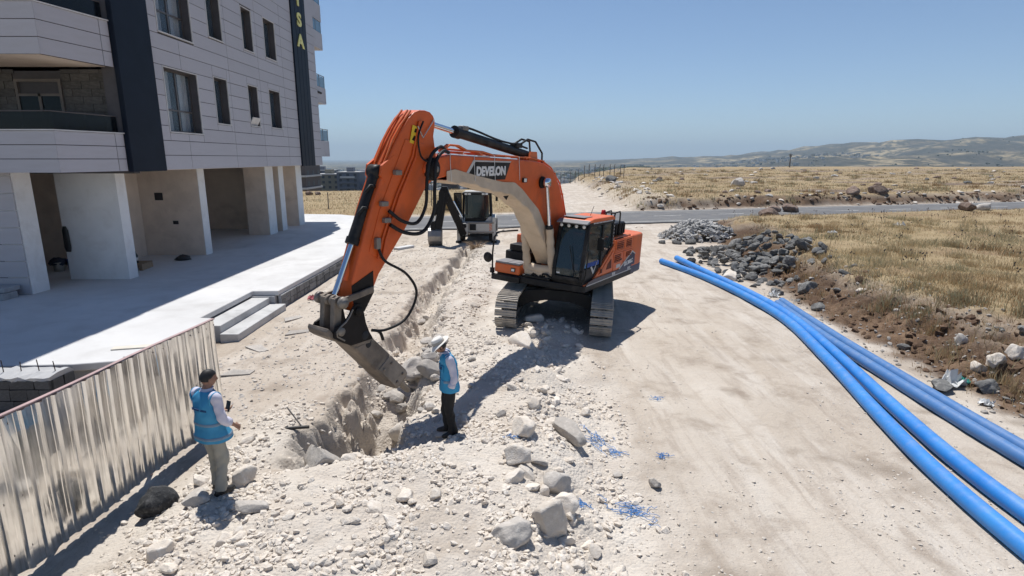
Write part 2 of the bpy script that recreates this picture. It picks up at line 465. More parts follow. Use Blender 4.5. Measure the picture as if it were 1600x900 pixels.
def ground_material():
    m, nt, b = new_mat("dusty_ground")
    pos = nt.nodes.new("ShaderNodeNewGeometry").outputs["Position"]
    at = nt.nodes.new("ShaderNodeAttribute"); at.attribute_name = "zones"
    sep = nt.nodes.new("ShaderNodeSeparateColor"); nt.links.new(at.outputs["Color"], sep.inputs[0])
    gr, so, ru = sep.outputs[0], sep.outputs[1], sep.outputs[2]; fa = at.outputs["Alpha"]
    nA = noise(nt, pos, 0.23, 6, 0.6, 0.5); nB = noise(nt, pos, 1.1, 7, 0.62, 0.3); nC = noise(nt, pos, 6.0, 6, 0.65); nD = noise(nt, pos, 38.0, 4, 0.7)
    st = nt.nodes.new("ShaderNodeMapping"); st.inputs["Scale"].default_value = (1.0, 0.16, 1.0); nt.links.new(pos, st.inputs["Vector"])
    nS = noise(nt, st.outputs[0], 1.6, 6, 0.6, 0.3)
    # compacted dirt track: cream with worn brown-grey patches and long tyre smears
    c = mixc(nt, ramp(nt, nA, 0.38, 0.66), (0.535, 0.475, 0.405), (0.44, 0.375, 0.305))
    c = mixc(nt, ramp(nt, nS, 0.50, 0.72, 0, 0.65), c, (0.63, 0.58, 0.515))
    c = mixc(nt, ramp(nt, nB, 0.52, 0.70, 0, 0.85), c, (0.32, 0.262, 0.21))
    nT = noise(nt, st.outputs[0], 3.4, 7, 0.7, 0.6)
    c = mixc(nt, ramp(nt, nT, 0.50, 0.64, 0, 0.6), c, (0.36, 0.30, 0.245))
    c = mixc(nt, ramp(nt, nC, 0.52, 0.74, 0, 0.45), c, (0.58, 0.52, 0.44))
    # a brown band of churned gravel along the foot of the spoil heap, oil stained patches
    sx = nt.nodes.new("ShaderNodeSeparateXYZ"); nt.links.new(pos, sx.inputs[0])
    xb = math_n(nt, 'ADD', sx.outputs[0], math_n(nt, 'MULTIPLY', nA, 2.6))
    band = math_n(nt, 'MULTIPLY', ramp(nt, xb, 2.2, 2.8), ramp(nt, xb, 4.0, 3.2))
    c = mixc(nt, math_n(nt, 'MULTIPLY', band, ramp(nt, nB, 0.3, 0.6, 0.15, 0.8)), c, (0.36, 0.30, 0.24))
    n5 = noise(nt, pos, 0.55, 3, 0.5, 0.2)
    c = mixc(nt, ramp(nt, n5, 0.61, 0.70, 0, 0.6), c, (0.22, 0.175, 0.135))
    # broken white limestone
    w = mixc(nt, ramp(nt, nB, 0.35, 0.65), (0.625, 0.57, 0.50), (0.51, 0.45, 0.385))
    w = mixc(nt, ramp(nt, nC, 0.5, 0.75, 0, 0.5), w, (0.70, 0.64, 0.55))
    w = mixc(nt, ramp(nt, nA, 0.48, 0.66, 0, 0.7), w, (0.43, 0.385, 0.335))
    w = mixc(nt, ramp(nt, nB, 0.56, 0.70, 0, 0.55), w, (0.40, 0.34, 0.275))
    c = mixc(nt, ramp(nt, ru, 0.1, 0.6), c, w)
    # dry field and brown soil
    g = mixc(nt, ramp(nt, nB, 0.35, 0.65), (0.36, 0.28, 0.165), (0.28, 0.205, 0.115))
    g = mixc(nt, ramp(nt, nC, 0.5, 0.7, 0, 0.7), g, (0.42, 0.34, 0.215))
    g = mixc(nt, ramp(nt, nA, 0.5, 0.66, 0, 0.8), g, (0.235, 0.16, 0.095))
    c = mixc(nt, gr, c, g)
    s = mixc(nt, ramp(nt, nB, 0.35, 0.65), (0.085, 0.052, 0.034), (0.19, 0.125, 0.08))
    s = mixc(nt, ramp(nt, nC, 0.54, 0.72, 0, 0.5), s, (0.27, 0.195, 0.13))
    s = mixc(nt, ramp(nt, nA, 0.48, 0.62, 0, 0.7), s, (0.07, 0.044, 0.03))
    c = mixc(nt, so, c, s)
    # far land: patchwork of stubble, fallow and scrub
    vo = nt.nodes.new("ShaderNodeTexVoronoi"); vo.inputs["Scale"].default_value = 0.0045
    vm = nt.nodes.new("ShaderNodeMapping"); vm.inputs["Scale"].default_value = (1.0, 0.45, 1.0); nt.links.new(pos, vm.inputs["Vector"])
    nt.links.new(vm.outputs[0], vo.inputs["Vector"])
    sv = nt.nodes.new("ShaderNodeSeparateColor"); nt.links.new(vo.outputs["Color"], sv.inputs[0])
    nF = noise(nt, pos, 0.0022, 8, 0.62, 0.5); nG = noise(nt, pos, 0.012, 6, 0.65)
    fcol = mixc(nt, sv.outputs[0], (0.27, 0.21, 0.125), (0.38, 0.31, 0.19))
    fcol = mixc(nt, ramp(nt, nF, 0.42, 0.52, 0, 0.95), fcol, (0.055, 0.052, 0.045))
    fcol = mixc(nt, ramp(nt, nG, 0.46, 0.55, 0, 0.9), fcol, (0.035, 0.037, 0.03))
    nH = noise(nt, vm.outputs[0], 0.03, 5, 0.7)
    fcol = mixc(nt, ramp(nt, nH, 0.52, 0.62, 0, 0.8), fcol, (0.04, 0.042, 0.034))
    c = mixc(nt, fa, c, fcol)
    # grit speckle
    c = mixc(nt, ramp(nt, nD, 0.60, 0.72, 0, 0.35), c, (0.66, 0.60, 0.51))
    c = mixc(nt, ramp(nt, nD, 0.40, 0.28, 0, 0.35), c, (0.20, 0.155, 0.11))
    nt.links.new(c, b.inputs["Base Color"])
    b.inputs["Roughness"].default_value = 0.95
    b.inputs["Specular IOR Level"].default_value = 0.15
    v2 = nt.nodes.new("ShaderNodeTexVoronoi"); v2.inputs["Scale"].default_value = 21.0; nt.links.new(pos, v2.inputs["Vector"])
    hgt = math_n(nt, 'ADD', math_n(nt, 'MULTIPLY', nC, 1.0), math_n(nt, 'MULTIPLY', nD, 0.45))
    hgt = math_n(nt, 'SUBTRACT', hgt, math_n(nt, 'MULTIPLY', v2.outputs["Distance"], ramp(nt, ru, 0, 1, 0.15, 0.6)))
    fade = math_n(nt, 'SUBTRACT', 1.0, fa)
    hgt = math_n(nt, 'MULTIPLY', hgt, fade)
    bump(nt, b, hgt, 0.75, 0.045)
    return m
M_ground = ground_material()
me = np_mesh("ground", gV, gF, M_ground, smooth=True)
set_attr(me, "zones", gmask)
tag(link("ground", me), kind="structure")

# asphalt road crossing behind the machines
def road_material():
    m, nt, b = new_mat("asphalt")
    pos = nt.nodes.new("ShaderNodeNewGeometry").outputs["Position"]
    n1 = noise(nt, pos, 0.35, 6, 0.6, 0.4); n2 = noise(nt, pos, 40, 3, 0.6); n3 = noise(nt, pos, 1.4, 5, 0.6)
    c = mixc(nt, ramp(nt, n1, 0.35, 0.65), (0.105, 0.105, 0.108), (0.15, 0.148, 0.146))
    c = mixc(nt, ramp(nt, n3, 0.5, 0.75, 0, 0.5), c, (0.25, 0.225, 0.19))
    c = mixc(nt, ramp(nt, n2, 0.4, 0.7, 0, 0.3), c, (0.06, 0.06, 0.062))
    nt.links.new(c, b.inputs["Base Color"]); b.inputs["Roughness"].default_value = 0.8
    bump(nt, b, n2, 0.3, 0.01)
    return m
M_asph = road_material()
M_line = pm("road_paint", (0.55, 0.54, 0.5), 0.75, var=0.25, scale=2.5, dirt=(0.2, 0.19, 0.18), dirt_amt=0.8, dirt_scale=1.3)
def ribbon(name, off0, off1, z0, mat, xs, thick=0.06, parent=None):
    V = []; F = []
    for x in xs:
        w = 0.12*math.sin(x*0.8) + 0.1*math.sin(x*2.3)
        a = road_near(x); e0 = off0 + (w if thick > 0.03 else 0); e1 = off1
        V += [(x, a+e0, z0), (x, a+e1, z0), (x, a+e0, z0-thick), (x, a+e1, z0-thick)]
    n = len(xs)
    for i in range(n-1):
        a = i*4; c = a+4
        F += [(a, c, c+1, a+1), (a, a+2, c+2, c), (a+1, c+1, c+3, a+3)]
    return link(name, np_mesh(name, np.array(V), np.array(F), mat), parent)
road = ribbon("asphalt_road", 0.0, 9.6, 0.07, M_asph, np.arange(-70, 240, 0.5), 0.12)
tag(road, kind="structure")
ribbon("edge_line", 0.75, 0.9, 0.076, M_line, np.arange(-70, 200, 1.0), 0.004, road)
ribbon("edge_line", 8.6, 8.75, 0.076, M_line, np.arange(-70, 200, 1.0), 0.004, road)
for k in range(-6, 22):
    ribbon("centre_dash", 4.75, 4.9, 0.076, M_line, np.arange(k*6.0, k*6.0+2.6, 0.5), 0.004, road)
# ------------------------------------------------------------------ apartment building
M_clad = pm("cladding_panel_paint", (0.455, 0.44, 0.465), 0.55, var=0.04, scale=0.8, rnd_obj=0.035, dirt=(0.36, 0.34, 0.34), dirt_amt=0.35, dirt_scale=1.2, coord="Object")
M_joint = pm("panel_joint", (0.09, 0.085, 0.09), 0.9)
M_navy = pm("navy_cladding", (0.010, 0.015, 0.026), 0.5, var=0.15, scale=1.5, spec=0.12)
M_plaster = pm("cream_plaster", (0.72, 0.615, 0.515), 0.9, var=0.08, scale=1.3, bmp=0.15, bscale=30, dirt=(0.42, 0.34, 0.28), dirt_amt=0.45, dirt_scale=0.9)
M_white = pm("white_render", (0.80, 0.80, 0.79), 0.85, var=0.05, scale=1.5, bmp=0.1, bscale=40, dirt=(0.55, 0.52, 0.48), dirt_amt=0.4, dirt_scale=1.4)
M_frame = pm("window_frame_metal", (0.115, 0.10, 0.095), 0.4, 0.3, var=0.1)
M_curtain = pm("white_curtain", (0.80, 0.82, 0.84), 0.9, var=0.15, scale=6, stretch=(1, 9, 0.4))
M_dark = pm("dark_interior", (0.03, 0.03, 0.032), 0.9)
M_sill = pm("white_sill", (0.62, 0.60, 0.58), 0.6)
M_yellow = pm("yellow_letter", (0.78, 0.74, 0.26), 0.5, var=0.05)
M_conc = pm("pale_concrete", (0.585, 0.58, 0.57), 0.85, var=0.08, scale=0.45, bmp=0.12, bscale=14, dirt=(0.40, 0.385, 0.365), dirt_amt=0.6, dirt_scale=0.7, dirt_lo=0.48, dirt_hi=0.78)
M_conc2 = pm("rough_concrete", (0.42, 0.42, 0.42), 0.9, var=0.12, scale=3, bmp=0.3, bscale=18, dirt=(0.24, 0.24, 0.24), dirt_amt=0.7, dirt_scale=2.2)
M_stepc = pm("worn_step_concrete", (0.50, 0.50, 0.49), 0.85, var=0.1, scale=1.2, bmp=0.2, bscale=16, dirt=(0.30, 0.295, 0.285), dirt_amt=0.7, dirt_scale=1.6)
M_tile = pm("slate_tile", (0.10, 0.092, 0.085), 0.75, var=0.3, scale=5, rnd_obj=0.25, bmp=0.4, bscale=20, dirt=(0.17, 0.16, 0.15), dirt_amt=0.6, dirt_scale=4)
M_bglass, nt_, b_ = new_mat("dark_balcony_glass")
b_.inputs["Base Color"].default_value = (0.015, 0.02, 0.025, 1); b_.inputs["Roughness"].default_value = 0.06
b_.inputs["Transmission Weight"].default_value = 0.55; b_.inputs["IOR"].default_value = 1.3; b_.inputs["Alpha"].default_value = 0.8
M_blglass, nt_, b_ = new_mat("blue_balcony_glass")
b_.inputs["Base Color"].default_value = (0.16, 0.30, 0.42, 1); b_.inputs["Roughness"].default_value = 0.05; b_.inputs["Alpha"].default_value = 0.7
M_glass, nt_, b_ = new_mat("window_glass")
b_.inputs["Base Color"].default_value = (0.12, 0.17, 0.22, 1); b_.inputs["Roughness"].default_value = 0.04
b_.inputs["Alpha"].default_value = 0.28; b_.inputs["Specular IOR Level"].default_value = 0.8

FX = -12.5            # outer face of the facade
ZS, ZT = 4.4, 14.9    # soffit and roof
bld = empty("apartment_building", (-16.0, 28.0, 0.6), 0, "grey clad apartment block with navy strips, standing on open white columns beside the terrace", "apartment building")
BO = Vector((-16.0, 28.0, 0.6))
def bpart(mb, name, mats, bevel=0.0, parent=None):
    """geometry in world metres, stored relative to the building's base"""
    mb.v = [(x-BO.x, y-BO.y, z-BO.z) for x, y, z in mb.v]
    return mb.build(name, mats, parent or bld, bevel, 1)

# structural core: backing walls with real window openings are formed by the panels over a recessed core
W1 = [(21.85, 24.1, 5.78, 8.02), (25.45, 26.6, 6.28, 8.14), (28.65, 29.7, 6.36, 8.2), (31.1, 32.5, 6.4, 8.26)]
WINS = []
for fl in range(3):
    for i, (a, b, z0, z1) in enumerate(W1):
        WINS.append((a, b, z0 + 3.45*fl, z1 + 3.45*fl, i, fl))
WINS = [w for w in WINS if w[3] < ZT]
Y0, Y1 = 19.26, 38.9
# core wall split round the windows so that each opening has a reveal
def wall_pieces(ya, yb, za, zb, holes):
    ys = sorted({ya, yb, *[h[0] for h in holes], *[h[1] for h in holes]})
    out = []
    for p, q in zip(ys[:-1], ys[1:]):
        hs = sorted([h for h in holes if h[0] < (p+q)/2 < h[1]], key=lambda h: h[2])
        z = za
        for h in hs:
            if h[2] > z: out.append((p, q, z, h[2]))
            z = h[3]
        if z < zb: out.append((p, q, z, zb))
    return out
mb = MB()
for (p, q, z0, z1) in wall_pieces(Y0, Y1, ZS, ZT, WINS):
    mb.box(FX-0.46, FX-0.035, p, q, z0, z1)
mb.box(-30, FX-0.47, 37.6, 38.86, ZS, ZT)
mb.box(-30, FX-0.47, Y0, Y0+0.3, ZS+4.0, ZT)
mb.box(-30, -29.6, Y0, Y1, ZS, ZT)
bpart(mb, "core_wall", M_joint)
mb = MB(); mb.box(-30, FX-0.02, Y0+0.02, Y1-0.02, ZS-0.30+0.3, ZS+0.22); bpart(mb, "soffit_slab", M_plaster)
mb = MB(); mb.box(-30.1, FX+0.06, 16.75, Y1+0.05, ZT, ZT+0.3); bpart(mb, "roof", M_clad)
mb = MB(); mb.box(-30, FX-2.2, Y0+0.4, Y1-1.4, ZS+0.3, ZT-0.02)
bpart(mb, "inner_wall", M_dark)

# cladding panels, one object each, sharing one unit box
unit = MB().box(-0.5, 0.5, -0.5, 0.5, -0.5, 0.5).mesh("cladding_panel", M_clad)
def panel(x0, x1, y0, y1, z0, z1, name="cladding_panel", me=unit, rz=0.0):
    return link(name, me, bld, ((x0+x1)/2-BO.x, (y0+y1)/2-BO.y, (z0+z1)/2-BO.z), (0, 0, rz), (abs(x1-x0), abs(y1-y0), abs(z1-z0)))
G = 0.011
cols = [21.1, 23.05, 26.9, 30.1, 33.25, 35.0]
rows = list(np.arange(ZS, ZT, 0.525))
def clad_strip(ya, yb, zs):
    for z0 in zs:
        z1 = min(z0+0.525, ZT)
        hs = [(h[0]-0.05, h[1]+0.05, h[2]-0.05, h[3]+0.05) for h in WINS if h[1]+0.05 > ya and h[0]-0.05 < yb and h[3]+0.05 > z0+0.02 and h[2]-0.05 < z1-0.02]
        for (p, q, a, b) in wall_pieces(ya, yb, z0, z1, [(max(h[0], ya), min(h[1], yb), max(h[2], z0), min(h[3], z1)) for h in hs]):
            if q-p > 0.06 and b-a > 0.06:
                panel(FX-0.03, FX, p+G, q-G, a+G, b-G)
for a, b in zip(cols[:-1], cols[1:]):
    clad_strip(a, b, [z for z in rows if z < 12.5])
clad_strip(37.3, Y1, [z for z in rows if z < 12.5])
for a, b in ((21.1, 35.0), (37.3, Y1)):
    panel(FX-0.03, FX, a+G, b-G, 12.81, ZT-G)
# navy vertical strips
mb = MB(); mb.box(FX-0.03, FX+0.14, Y0-0.06, 21.1, ZS-0.02, ZT+0.06); bpart(mb, "navy_strip", M_navy, 0.02)
for k in range(4):
    ya = 35.0 + k*0.575
    mb = MB(); mb.box(FX-0.03, FX+0.08, ya+0.012, ya+0.563, ZS-0.03, ZT+0.05); bpart(mb, "navy_strip", M_navy, 0.015)

# windows: frame > panes, curtain, white drip trim
for (a, b, z0, z1, i, fl) in WINS:
    if z0 > 12.4: continue
    xf = FX-0.30
    f = MB(); t = 0.06
    f.box(xf-0.06, xf, a, a+t, z0, z1); f.box(xf-0.06, xf, b-t, b, z0, z1)
    f.box(xf-0.06, xf, a+t, b-t, z0, z0+t); f.box(xf-0.06, xf, a+t, b-t, z1-t, z1)
    if i == 0:
        ym = a + (b-a)*0.55; zc = z0 + (z1-z0)*0.36
        f.box(xf-0.055, xf+0.005, ym-0.04, ym+0.04, z0+t, z1-t)
        f.box(xf-0.05, xf+0.002, a+t, ym-0.04, zc-0.03, zc+0.03)
        f.box(xf-0.05, xf+0.002, ym+0.04, b-t, zc-0.03, zc+0.03)
    win = bpart(f, "window", M_frame)
    g = MB(); g.box(xf-0.035, xf-0.025, a+t, b-t, z0+t, z1-t); bpart(g, "pane", M_glass, parent=win)
    s = MB(); s.box(FX-0.34, FX+0.035, a-0.05, b+0.05, z0-0.045, z0-0.003)
    s.box(FX-0.028, FX+0.012, a-0.045, a-0.003, z0, z1); s.box(FX-0.028, FX+0.012, b+0.003, b+0.045, z0, z1)
    s.box(FX-0.028, FX+0.012, a-0.045, b+0.045, z1+0.003, z1+0.04); bpart(s, "window_trim", M_sill, parent=win)
    c = MB(); n = 40; pts = []
    y_a, y_b = (a+0.05, b-0.05)
    def curtain(ya, yb):
        V = []; F = []
        for k in range(n+1):
            y = ya + (yb-ya)*k/n; x = xf-0.16 + 0.025*sin(k*1.9) + 0.012*sin(k*4.3)
            V += [(x, y, z0+0.05), (x, y, z1-0.03)]
        for k in range(n): F.append((2*k, 2*k+2, 2*k+3, 2*k+1))
        c.add(V, F, 0, True)
    if i == 0: curtain(y_a, y_a+0.42*(b-a)); curtain(y_b-0.25*(b-a), y_b)
    if c.v: bpart(c, "curtain", M_curtain, parent=win)
    if i == 2 and fl == 0:   # the little top-hung sash left ajar
        R = Matrix.Rotation(radians(28), 3, 'Y')
        q = MB(); q.obox((FX-0.02, (a+b)/2, z0+0.20), (0.04, (b-a)*0.8, 0.42), R); bpart(q, "sash", M_sill, parent=win)

# letters on the far navy strip
def text_mesh(body, size, mat, name, parent, matrix, extrude=0.01, bold=0.0, shear=0.0, space=1.0):
    cu = bpy.data.curves.new(name, 'FONT'); cu.body = body; cu.size = size; cu.extrude = extrude; cu.offset = bold; cu.shear = shear
    cu.align_x = 'CENTER'; cu.align_y = 'CENTER'; cu.resolution_u = 4; cu.space_character = space
    tmp = bpy.data.objects.new("tmp", cu); COL.objects.link(tmp)
    dg = bpy.context.evaluated_depsgraph_get()
    me = bpy.data.meshes.new_from_object(tmp.evaluated_get(dg)); me.name = name
    bpy.data.objects.remove(tmp); bpy.data.curves.remove(cu)
    me.materials.clear(); me.materials.append(mat)
    me.transform(matrix)
    return link(name, me, parent)
for ch, z in (("I", 13.78), ("S", 12.66), ("A", 11.5)):
    mt = Matrix(((0, 0, 1, FX+0.10-BO.x), (1.55, 0, 0, 36.15-BO.y), (0, 1, 0, z-BO.z), (0, 0, 0, 1)))
    text_mesh(ch, 1.0, M_yellow, "letter", bld, mt, 0.02, 0.03)

# corner balconies over the near end: two folded parapets, recessed rooms with tiled walls
CNX, CNY = -12.92, 16.8
ang = atan2(Y0-CNY, (FX-0.02)-CNX)
def parapet(zb, zt):
    n = 3; h = (zt-zb)/n
    core = MB()
    core.prism([(-22, CNY+0.03), (CNX-0.02, CNY+0.03), (FX-0.06, Y0-0.07), (FX-0.3, Y0-0.07), (CNX-0.2, CNY+0.2), (-22, CNY+0.2)], zb+0.03, zt-0.01, 'z')
    bpart(core, "parapet_core", M_joint)
    L = sqrt((FX-0.02-CNX)**2 + (Y0-0.07-CNY)**2)
    for k in range(n):
        z0, z1 = zb+k*h+G, zb+(k+1)*h-G
        x = CNX
        for w in (2.15, 3.1, 3.1):
            panel(x-w+G, x-(0.0 if x == CNX else G), CNY, CNY+0.03, z0, z1); x -= w
        # panels on the slanting side
        for t0, t1 in ((0.0, 0.86), (0.86, 1.0)):
            m0 = (t0+t1)/2
            cx = CNX + (FX-0.02-CNX)*m0; cy = CNY + (Y0-0.07-CNY)*m0
            link("cladding_panel", unit, bld, (cx-0.012-BO.x, cy-BO.y, (z0+z1)/2-BO.z), (0, 0, ang), (L*(t1-t0)-0.02, 0.03, z1-z0))
    cap = MB()
    cap.prism([(-22, CNY-0.03), (CNX+0.02, CNY-0.03), (FX+0.02, Y0-0.07), (FX-0.34, Y0-0.07), (CNX-0.2, CNY+0.24), (-22, CNY+0.24)], zt, zt+0.035, 'z')
    bpart(cap, "coping", M_sill)
    fl = MB(); fl.prism([(-22, CNY+0.2), (CNX-0.2, CNY+0.2), (FX-0.3, Y0-0.05), (-22, Y0-0.05)], zb+0.02, zb+0.24, 'z'); bpart(fl, "balcony_floor", M_plaster)
    return L
for zb, zt in ((4.4, 5.58), (7.6, 8.95), (11.1, 12.4)):
    parapet(zb, zt)
    gl = MB()
    gl.prism([(-18, CNY+0.10), (CNX-0.07, CNY+0.10), (FX-0.16, Y0-0.1), (FX-0.175, Y0-0.1), (CNX-0.08, CNY+0.115), (-18, CNY+0.115)], zt+0.04, zt+0.52, 'z')
    g = bpart(gl, "balcony_glass", M_bglass)
    r = MB(); r.tube([(-18-BO.x, CNY+0.108-BO.y, zt+0.54-BO.z), (CNX-0.075-BO.x, CNY+0.108-BO.y, zt+0.54-BO.z), (FX-0.165-BO.x, Y0-0.1-BO.y, zt+0.54-BO.z)], 0.02, 6); r.build("handrail", M_frame, bld)
tile_me = MB().box(-0.5, 0.5, -0.5, 0.5, -0.5, 0.5).mesh("wall_tile", M_tile)
for zf, zt in ((4.62, 7.6), (7.85, 11.1)):
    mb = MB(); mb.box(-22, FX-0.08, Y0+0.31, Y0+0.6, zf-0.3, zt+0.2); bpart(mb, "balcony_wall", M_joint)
    dx0, dx1 = -16.0, -14.5
    if zf < 6:
        z = zf + 0.5; row = 0
        while z < zt-0.05:
            h = 0.235; x = -17.6 + (0.3 if row % 2 else 0.0)
            while x < FX-0.1:
                x1 = min(x+0.62, FX-0.09)
                for p, q in (((x, x1),) if x1 < dx0 or x > dx1 else ((x, min(x1, dx0)), (max(x, dx1), x1))):
                    if q-p > 0.08: panel(p+0.008, q-0.008, Y0+0.27+0.015*rnd.random(), Y0+0.315, z+0.006, min(z+h, zt)-0.006, "wall_tile", tile_me)
                x = x1 if x1 < FX-0.1 else 99
            z += h; row += 1
    # a french door: frame with two dark leaves
    d = MB(); yy = Y0+0.22
    for x0, x1, z0, z1 in ((dx0, dx0+0.09, zf, zt-0.3), (dx1-0.09, dx1, zf, zt-0.3), (-15.29, -15.2, zf, zt-0.75), (dx0+0.09, dx1-0.09, zt-0.39, zt-0.3), (dx0+0.09, dx1-0.09, zt-0.83, zt-0.75)):
        d.box(x0, x1, yy, yy+0.09, z0, z1)
    dr = bpart(d, "balcony_door", pm("brown_door_frame", (0.16, 0.135, 0.12), 0.6))
    p = MB(); p.box(dx0+0.09, -15.29, yy+0.03, yy+0.05, zf, zt-0.83); bpart(p, "pane", M_bglass, parent=dr)
    p = MB(); p.box(-15.2, dx1-0.09, yy+0.03, yy+0.05, zf, zt-0.83); bpart(p, "pane", M_bglass, parent=dr)
mb = MB(); mb.tube([(-16.62-BO.x, Y0+0.2-BO.y, 7.55-BO.z), (-16.6-BO.x, Y0+0.2-BO.y, 6.25-BO.z)], 0.03, 6); mb.build("downpipe", M_frame, bld)

# balconies standing off the far end
for z in (4.95, 8.4, 11.85, 13.6):
    mb = MB(); mb.box(-16.5, FX-0.15, Y1+0.02, Y1+2.05, z, z+0.10); mb.box(-16.5, FX-0.15, Y1+2.06, Y1+2.16, z, z+1.02); mb.box(FX-0.25, FX-0.15, Y1+0.02, Y1+2.05, z+0.11, z+1.02)
    b = bpart(mb, "end_balcony", M_clad)
    g = MB(); g.box(FX-0.21, FX-0.19, Y1+0.05, Y1+2.09, z+1.05, z+1.72); g.box(-16.5, FX-0.22, Y1+2.09, Y1+2.11, z+1.05, z+1.72); bpart(g, "balcony_glass", M_blglass, parent=b)
    g = MB()
    for yy in (Y1+0.08, Y1+1.05, Y1+2.1): g.box(FX-0.225, FX-0.18, yy-0.02, yy+0.02, z+1.02, z+1.76)
    g.box(FX-0.225, FX-0.18, Y1+0.03, Y1+2.12, z+1.762, z+1.80); bpart(g, "railing", M_frame, parent=b)

# ground floor: columns, partition walls, interior
for (x0, x1, y0, y1) in ((-14.85, -13.65, 32.45, 33.5), (-14.5, -13.65, 34.3, 35.0), (-14.45, -13.65, 37.05, 38.0)):
    mb = MB(); mb.box(x0, x1-0.025, y0, y1, 0.6, ZS); c = bpart(mb, "column", M_plaster)
    mb = MB(); mb.box(x1-0.022, x1, y0+0.002, y1-0.002, 0.6, ZS); bpart(mb, "column_face", M_white, parent=c)
for (x0, x1, y0, y1, mt) in ((-15.75, -13.65, 20.15, 20.65, M_white), (-19.9, -13.65, 25.45, 26.0, M_plaster), (-15.9, -15.2, 17.8, 18.5, M_white)):
    mb = MB(); mb.box(x0, x1-0.025, y0, y1, 0.6, ZS); c = bpart(mb, "partition_wall", mt)
    mb = MB(); mb.box(x1-0.022, x1, y0+0.002, y1-0.002, 0.6, ZS); bpart(mb, "wall_end", M_white, parent=c)
mb = MB(); mb.box(-19.9, -14.95, 35.25, 35.5, 0.6, ZS); bpart(mb, "partition_wall", M_plaster)
mb = MB(); mb.box(-19.9, -16.3, 22.8, 23.05, 0.6, ZS); mb.box(-16.5, -16.28, 23.06, 25.44, 0.6, ZS); bpart(mb, "partition_wall", M_plaster)
mb = MB(); mb.box(-20.2, -19.92, 18.5, 38.7, 0.6, ZS); bpart(mb, "partition_wall", M_plaster)
for (x0, x1, z0, z1) in ((-15.62, -15.27, 3.03, 3.35), (-14.95, -14.72, 1.98, 2.13)):   # black wall openings, their shade given as dark plates
    mb = MB(); mb.box(x0, x1, 25.43, 25.448, z0, z1); bpart(mb, "wall_opening_shade", M_dark)
# clad wall under the near balcony, with a dark stone step in front of it
core = MB(); core.box(-22, -15.92, 17.8, 18.2, 0.6, ZS); bpart(core, "near_wall", M_joint)
z = 0.62
while z < ZS-0.1:
    for x in (-15.22, -17.96): panel(x-2.72, x, 17.755, 17.795, z+G, min(z+0.525, ZS)-G)
    z += 0.525

# ------------------------------------------------------------------ terrace
ter = empty("raised_terrace", (-12.0, 24.0, 0.0), 0, "pale concrete terrace around the apartment block with three steps and stone faced edge", "terrace")
TO = Vector((-12.0, 24.0, 0.0))
def tpart(mb, name, mats, bevel=0.0, parent=None):
    mb.v = [(x-TO.x, y-TO.y, z-TO.z) for x, y, z in mb.v]
    return mb.build(name, mats, parent or ter, bevel, 1)
outline = [(-40, 11.35), (-11.9, 11.25), (-9.2, 11.42), (-8.12, 11.7), (-8.1, 15.0), (-8.45, 15.05), (-8.45, 18.25), (-7.62, 18.3), (-7.52, 24), (-7.48, 29), (-7.9, 33), (-8.7, 37), (-9.9, 40.6), (-11.4, 43.2), (-13.2, 44.6), (-17, 45.2), (-40, 45.2)]
mb = MB(); mb.prism(outline, 0.44, 0.6, 'z'); tpart(mb, "slab", M_conc, 0.015)
mb = MB(); mb.prism([(x+(0.12 if x < -20 else -0.10), y + (0.10 if y < 12 else -0.1)) for x, y in outline], -0.5, 0.438, 'z'); tpart(mb, "foundation", M_conc2)
for i, (x1, z1) in enumerate(((-7.88, 0.40), (-7.36, 0.20))):
    x0 = -8.44 if i == 0 else -7.86
    mb = MB(); mb.box(x0, x1, 14.95-0.12*i, 18.2-0.03*i, -0.1, z1); tpart(mb, "step", M_stepc, 0.012)
M_wstone = pm("grey_wall_stone", (0.17, 0.17, 0.168), 0.85, var=0.25, scale=6, rnd_obj=0.3, bmp=0.6, bscale=14, bdist=0.012)
stone_me = []
for k in range(5):
    mb = MB(); mb.box(-0.5, 0.5, -0.5, 0.5, -0.5, 0.5)
    mb.v = [(x*(1+0.06*rnd.uniform(-1, 1)), y*(1+0.10*rnd.uniform(-1, 1)), z*(1+0.05*rnd.uniform(-1, 1))) for x, y, z in mb.v]
    stone_me.append(mb.mesh("wall_stone", M_wstone))
mb = MB(); mb.box(-7.66, -7.56, 18.35, 33, -0.3, 0.436); tpart(mb, "mortar_bed", M_conc2)
y = 18.35
hs = [0.2, 0.2, 0.2]
def stone(x, y0, y1, z0, z1, parent, org, name="wall_stone", face='x', proud=0.0):
    d = 0.09 + 0.025*rnd.random()
    if face == 'x': loc = (x+proud-d/2+0.05, (y0+y1)/2, (z0+z1)/2); sc_ = (d, y1-y0-0.018, z1-z0-0.018)
    else: loc = ((y0+y1)/2, x-proud+d/2-0.05, (z0+z1)/2); sc_ = (y1-y0-0.018, d, z1-z0-0.018)
    return link(name, rnd.choice(stone_me), parent, (loc[0]-org.x, loc[1]-org.y, loc[2]-org.z), None, sc_)
while y < 32.6:
    # irregular ashlar: courses of two or three with jogging joints
    w = rnd.uniform(0.42, 0.75)
    cuts = rnd.choice(([0.0, 0.2, 0.43], [0.0, 0.15, 0.30, 0.43], [0.0, 0.26, 0.43]))
    xw = float(np.interp(y, [18, 24, 29, 33], [-7.60, -7.52, -7.48, -7.88]))
    for za, zb in zip(cuts[:-1], cuts[1:]):
        m = y + w*rnd.uniform(0.35, 0.65)
        if rnd.random() < 0.65: stone(xw, y, m, za, zb, ter, TO); stone(xw, m, y+w, za, zb, ter, TO)
        else: stone(xw, y, y+w, za, zb, ter, TO)
    y += w
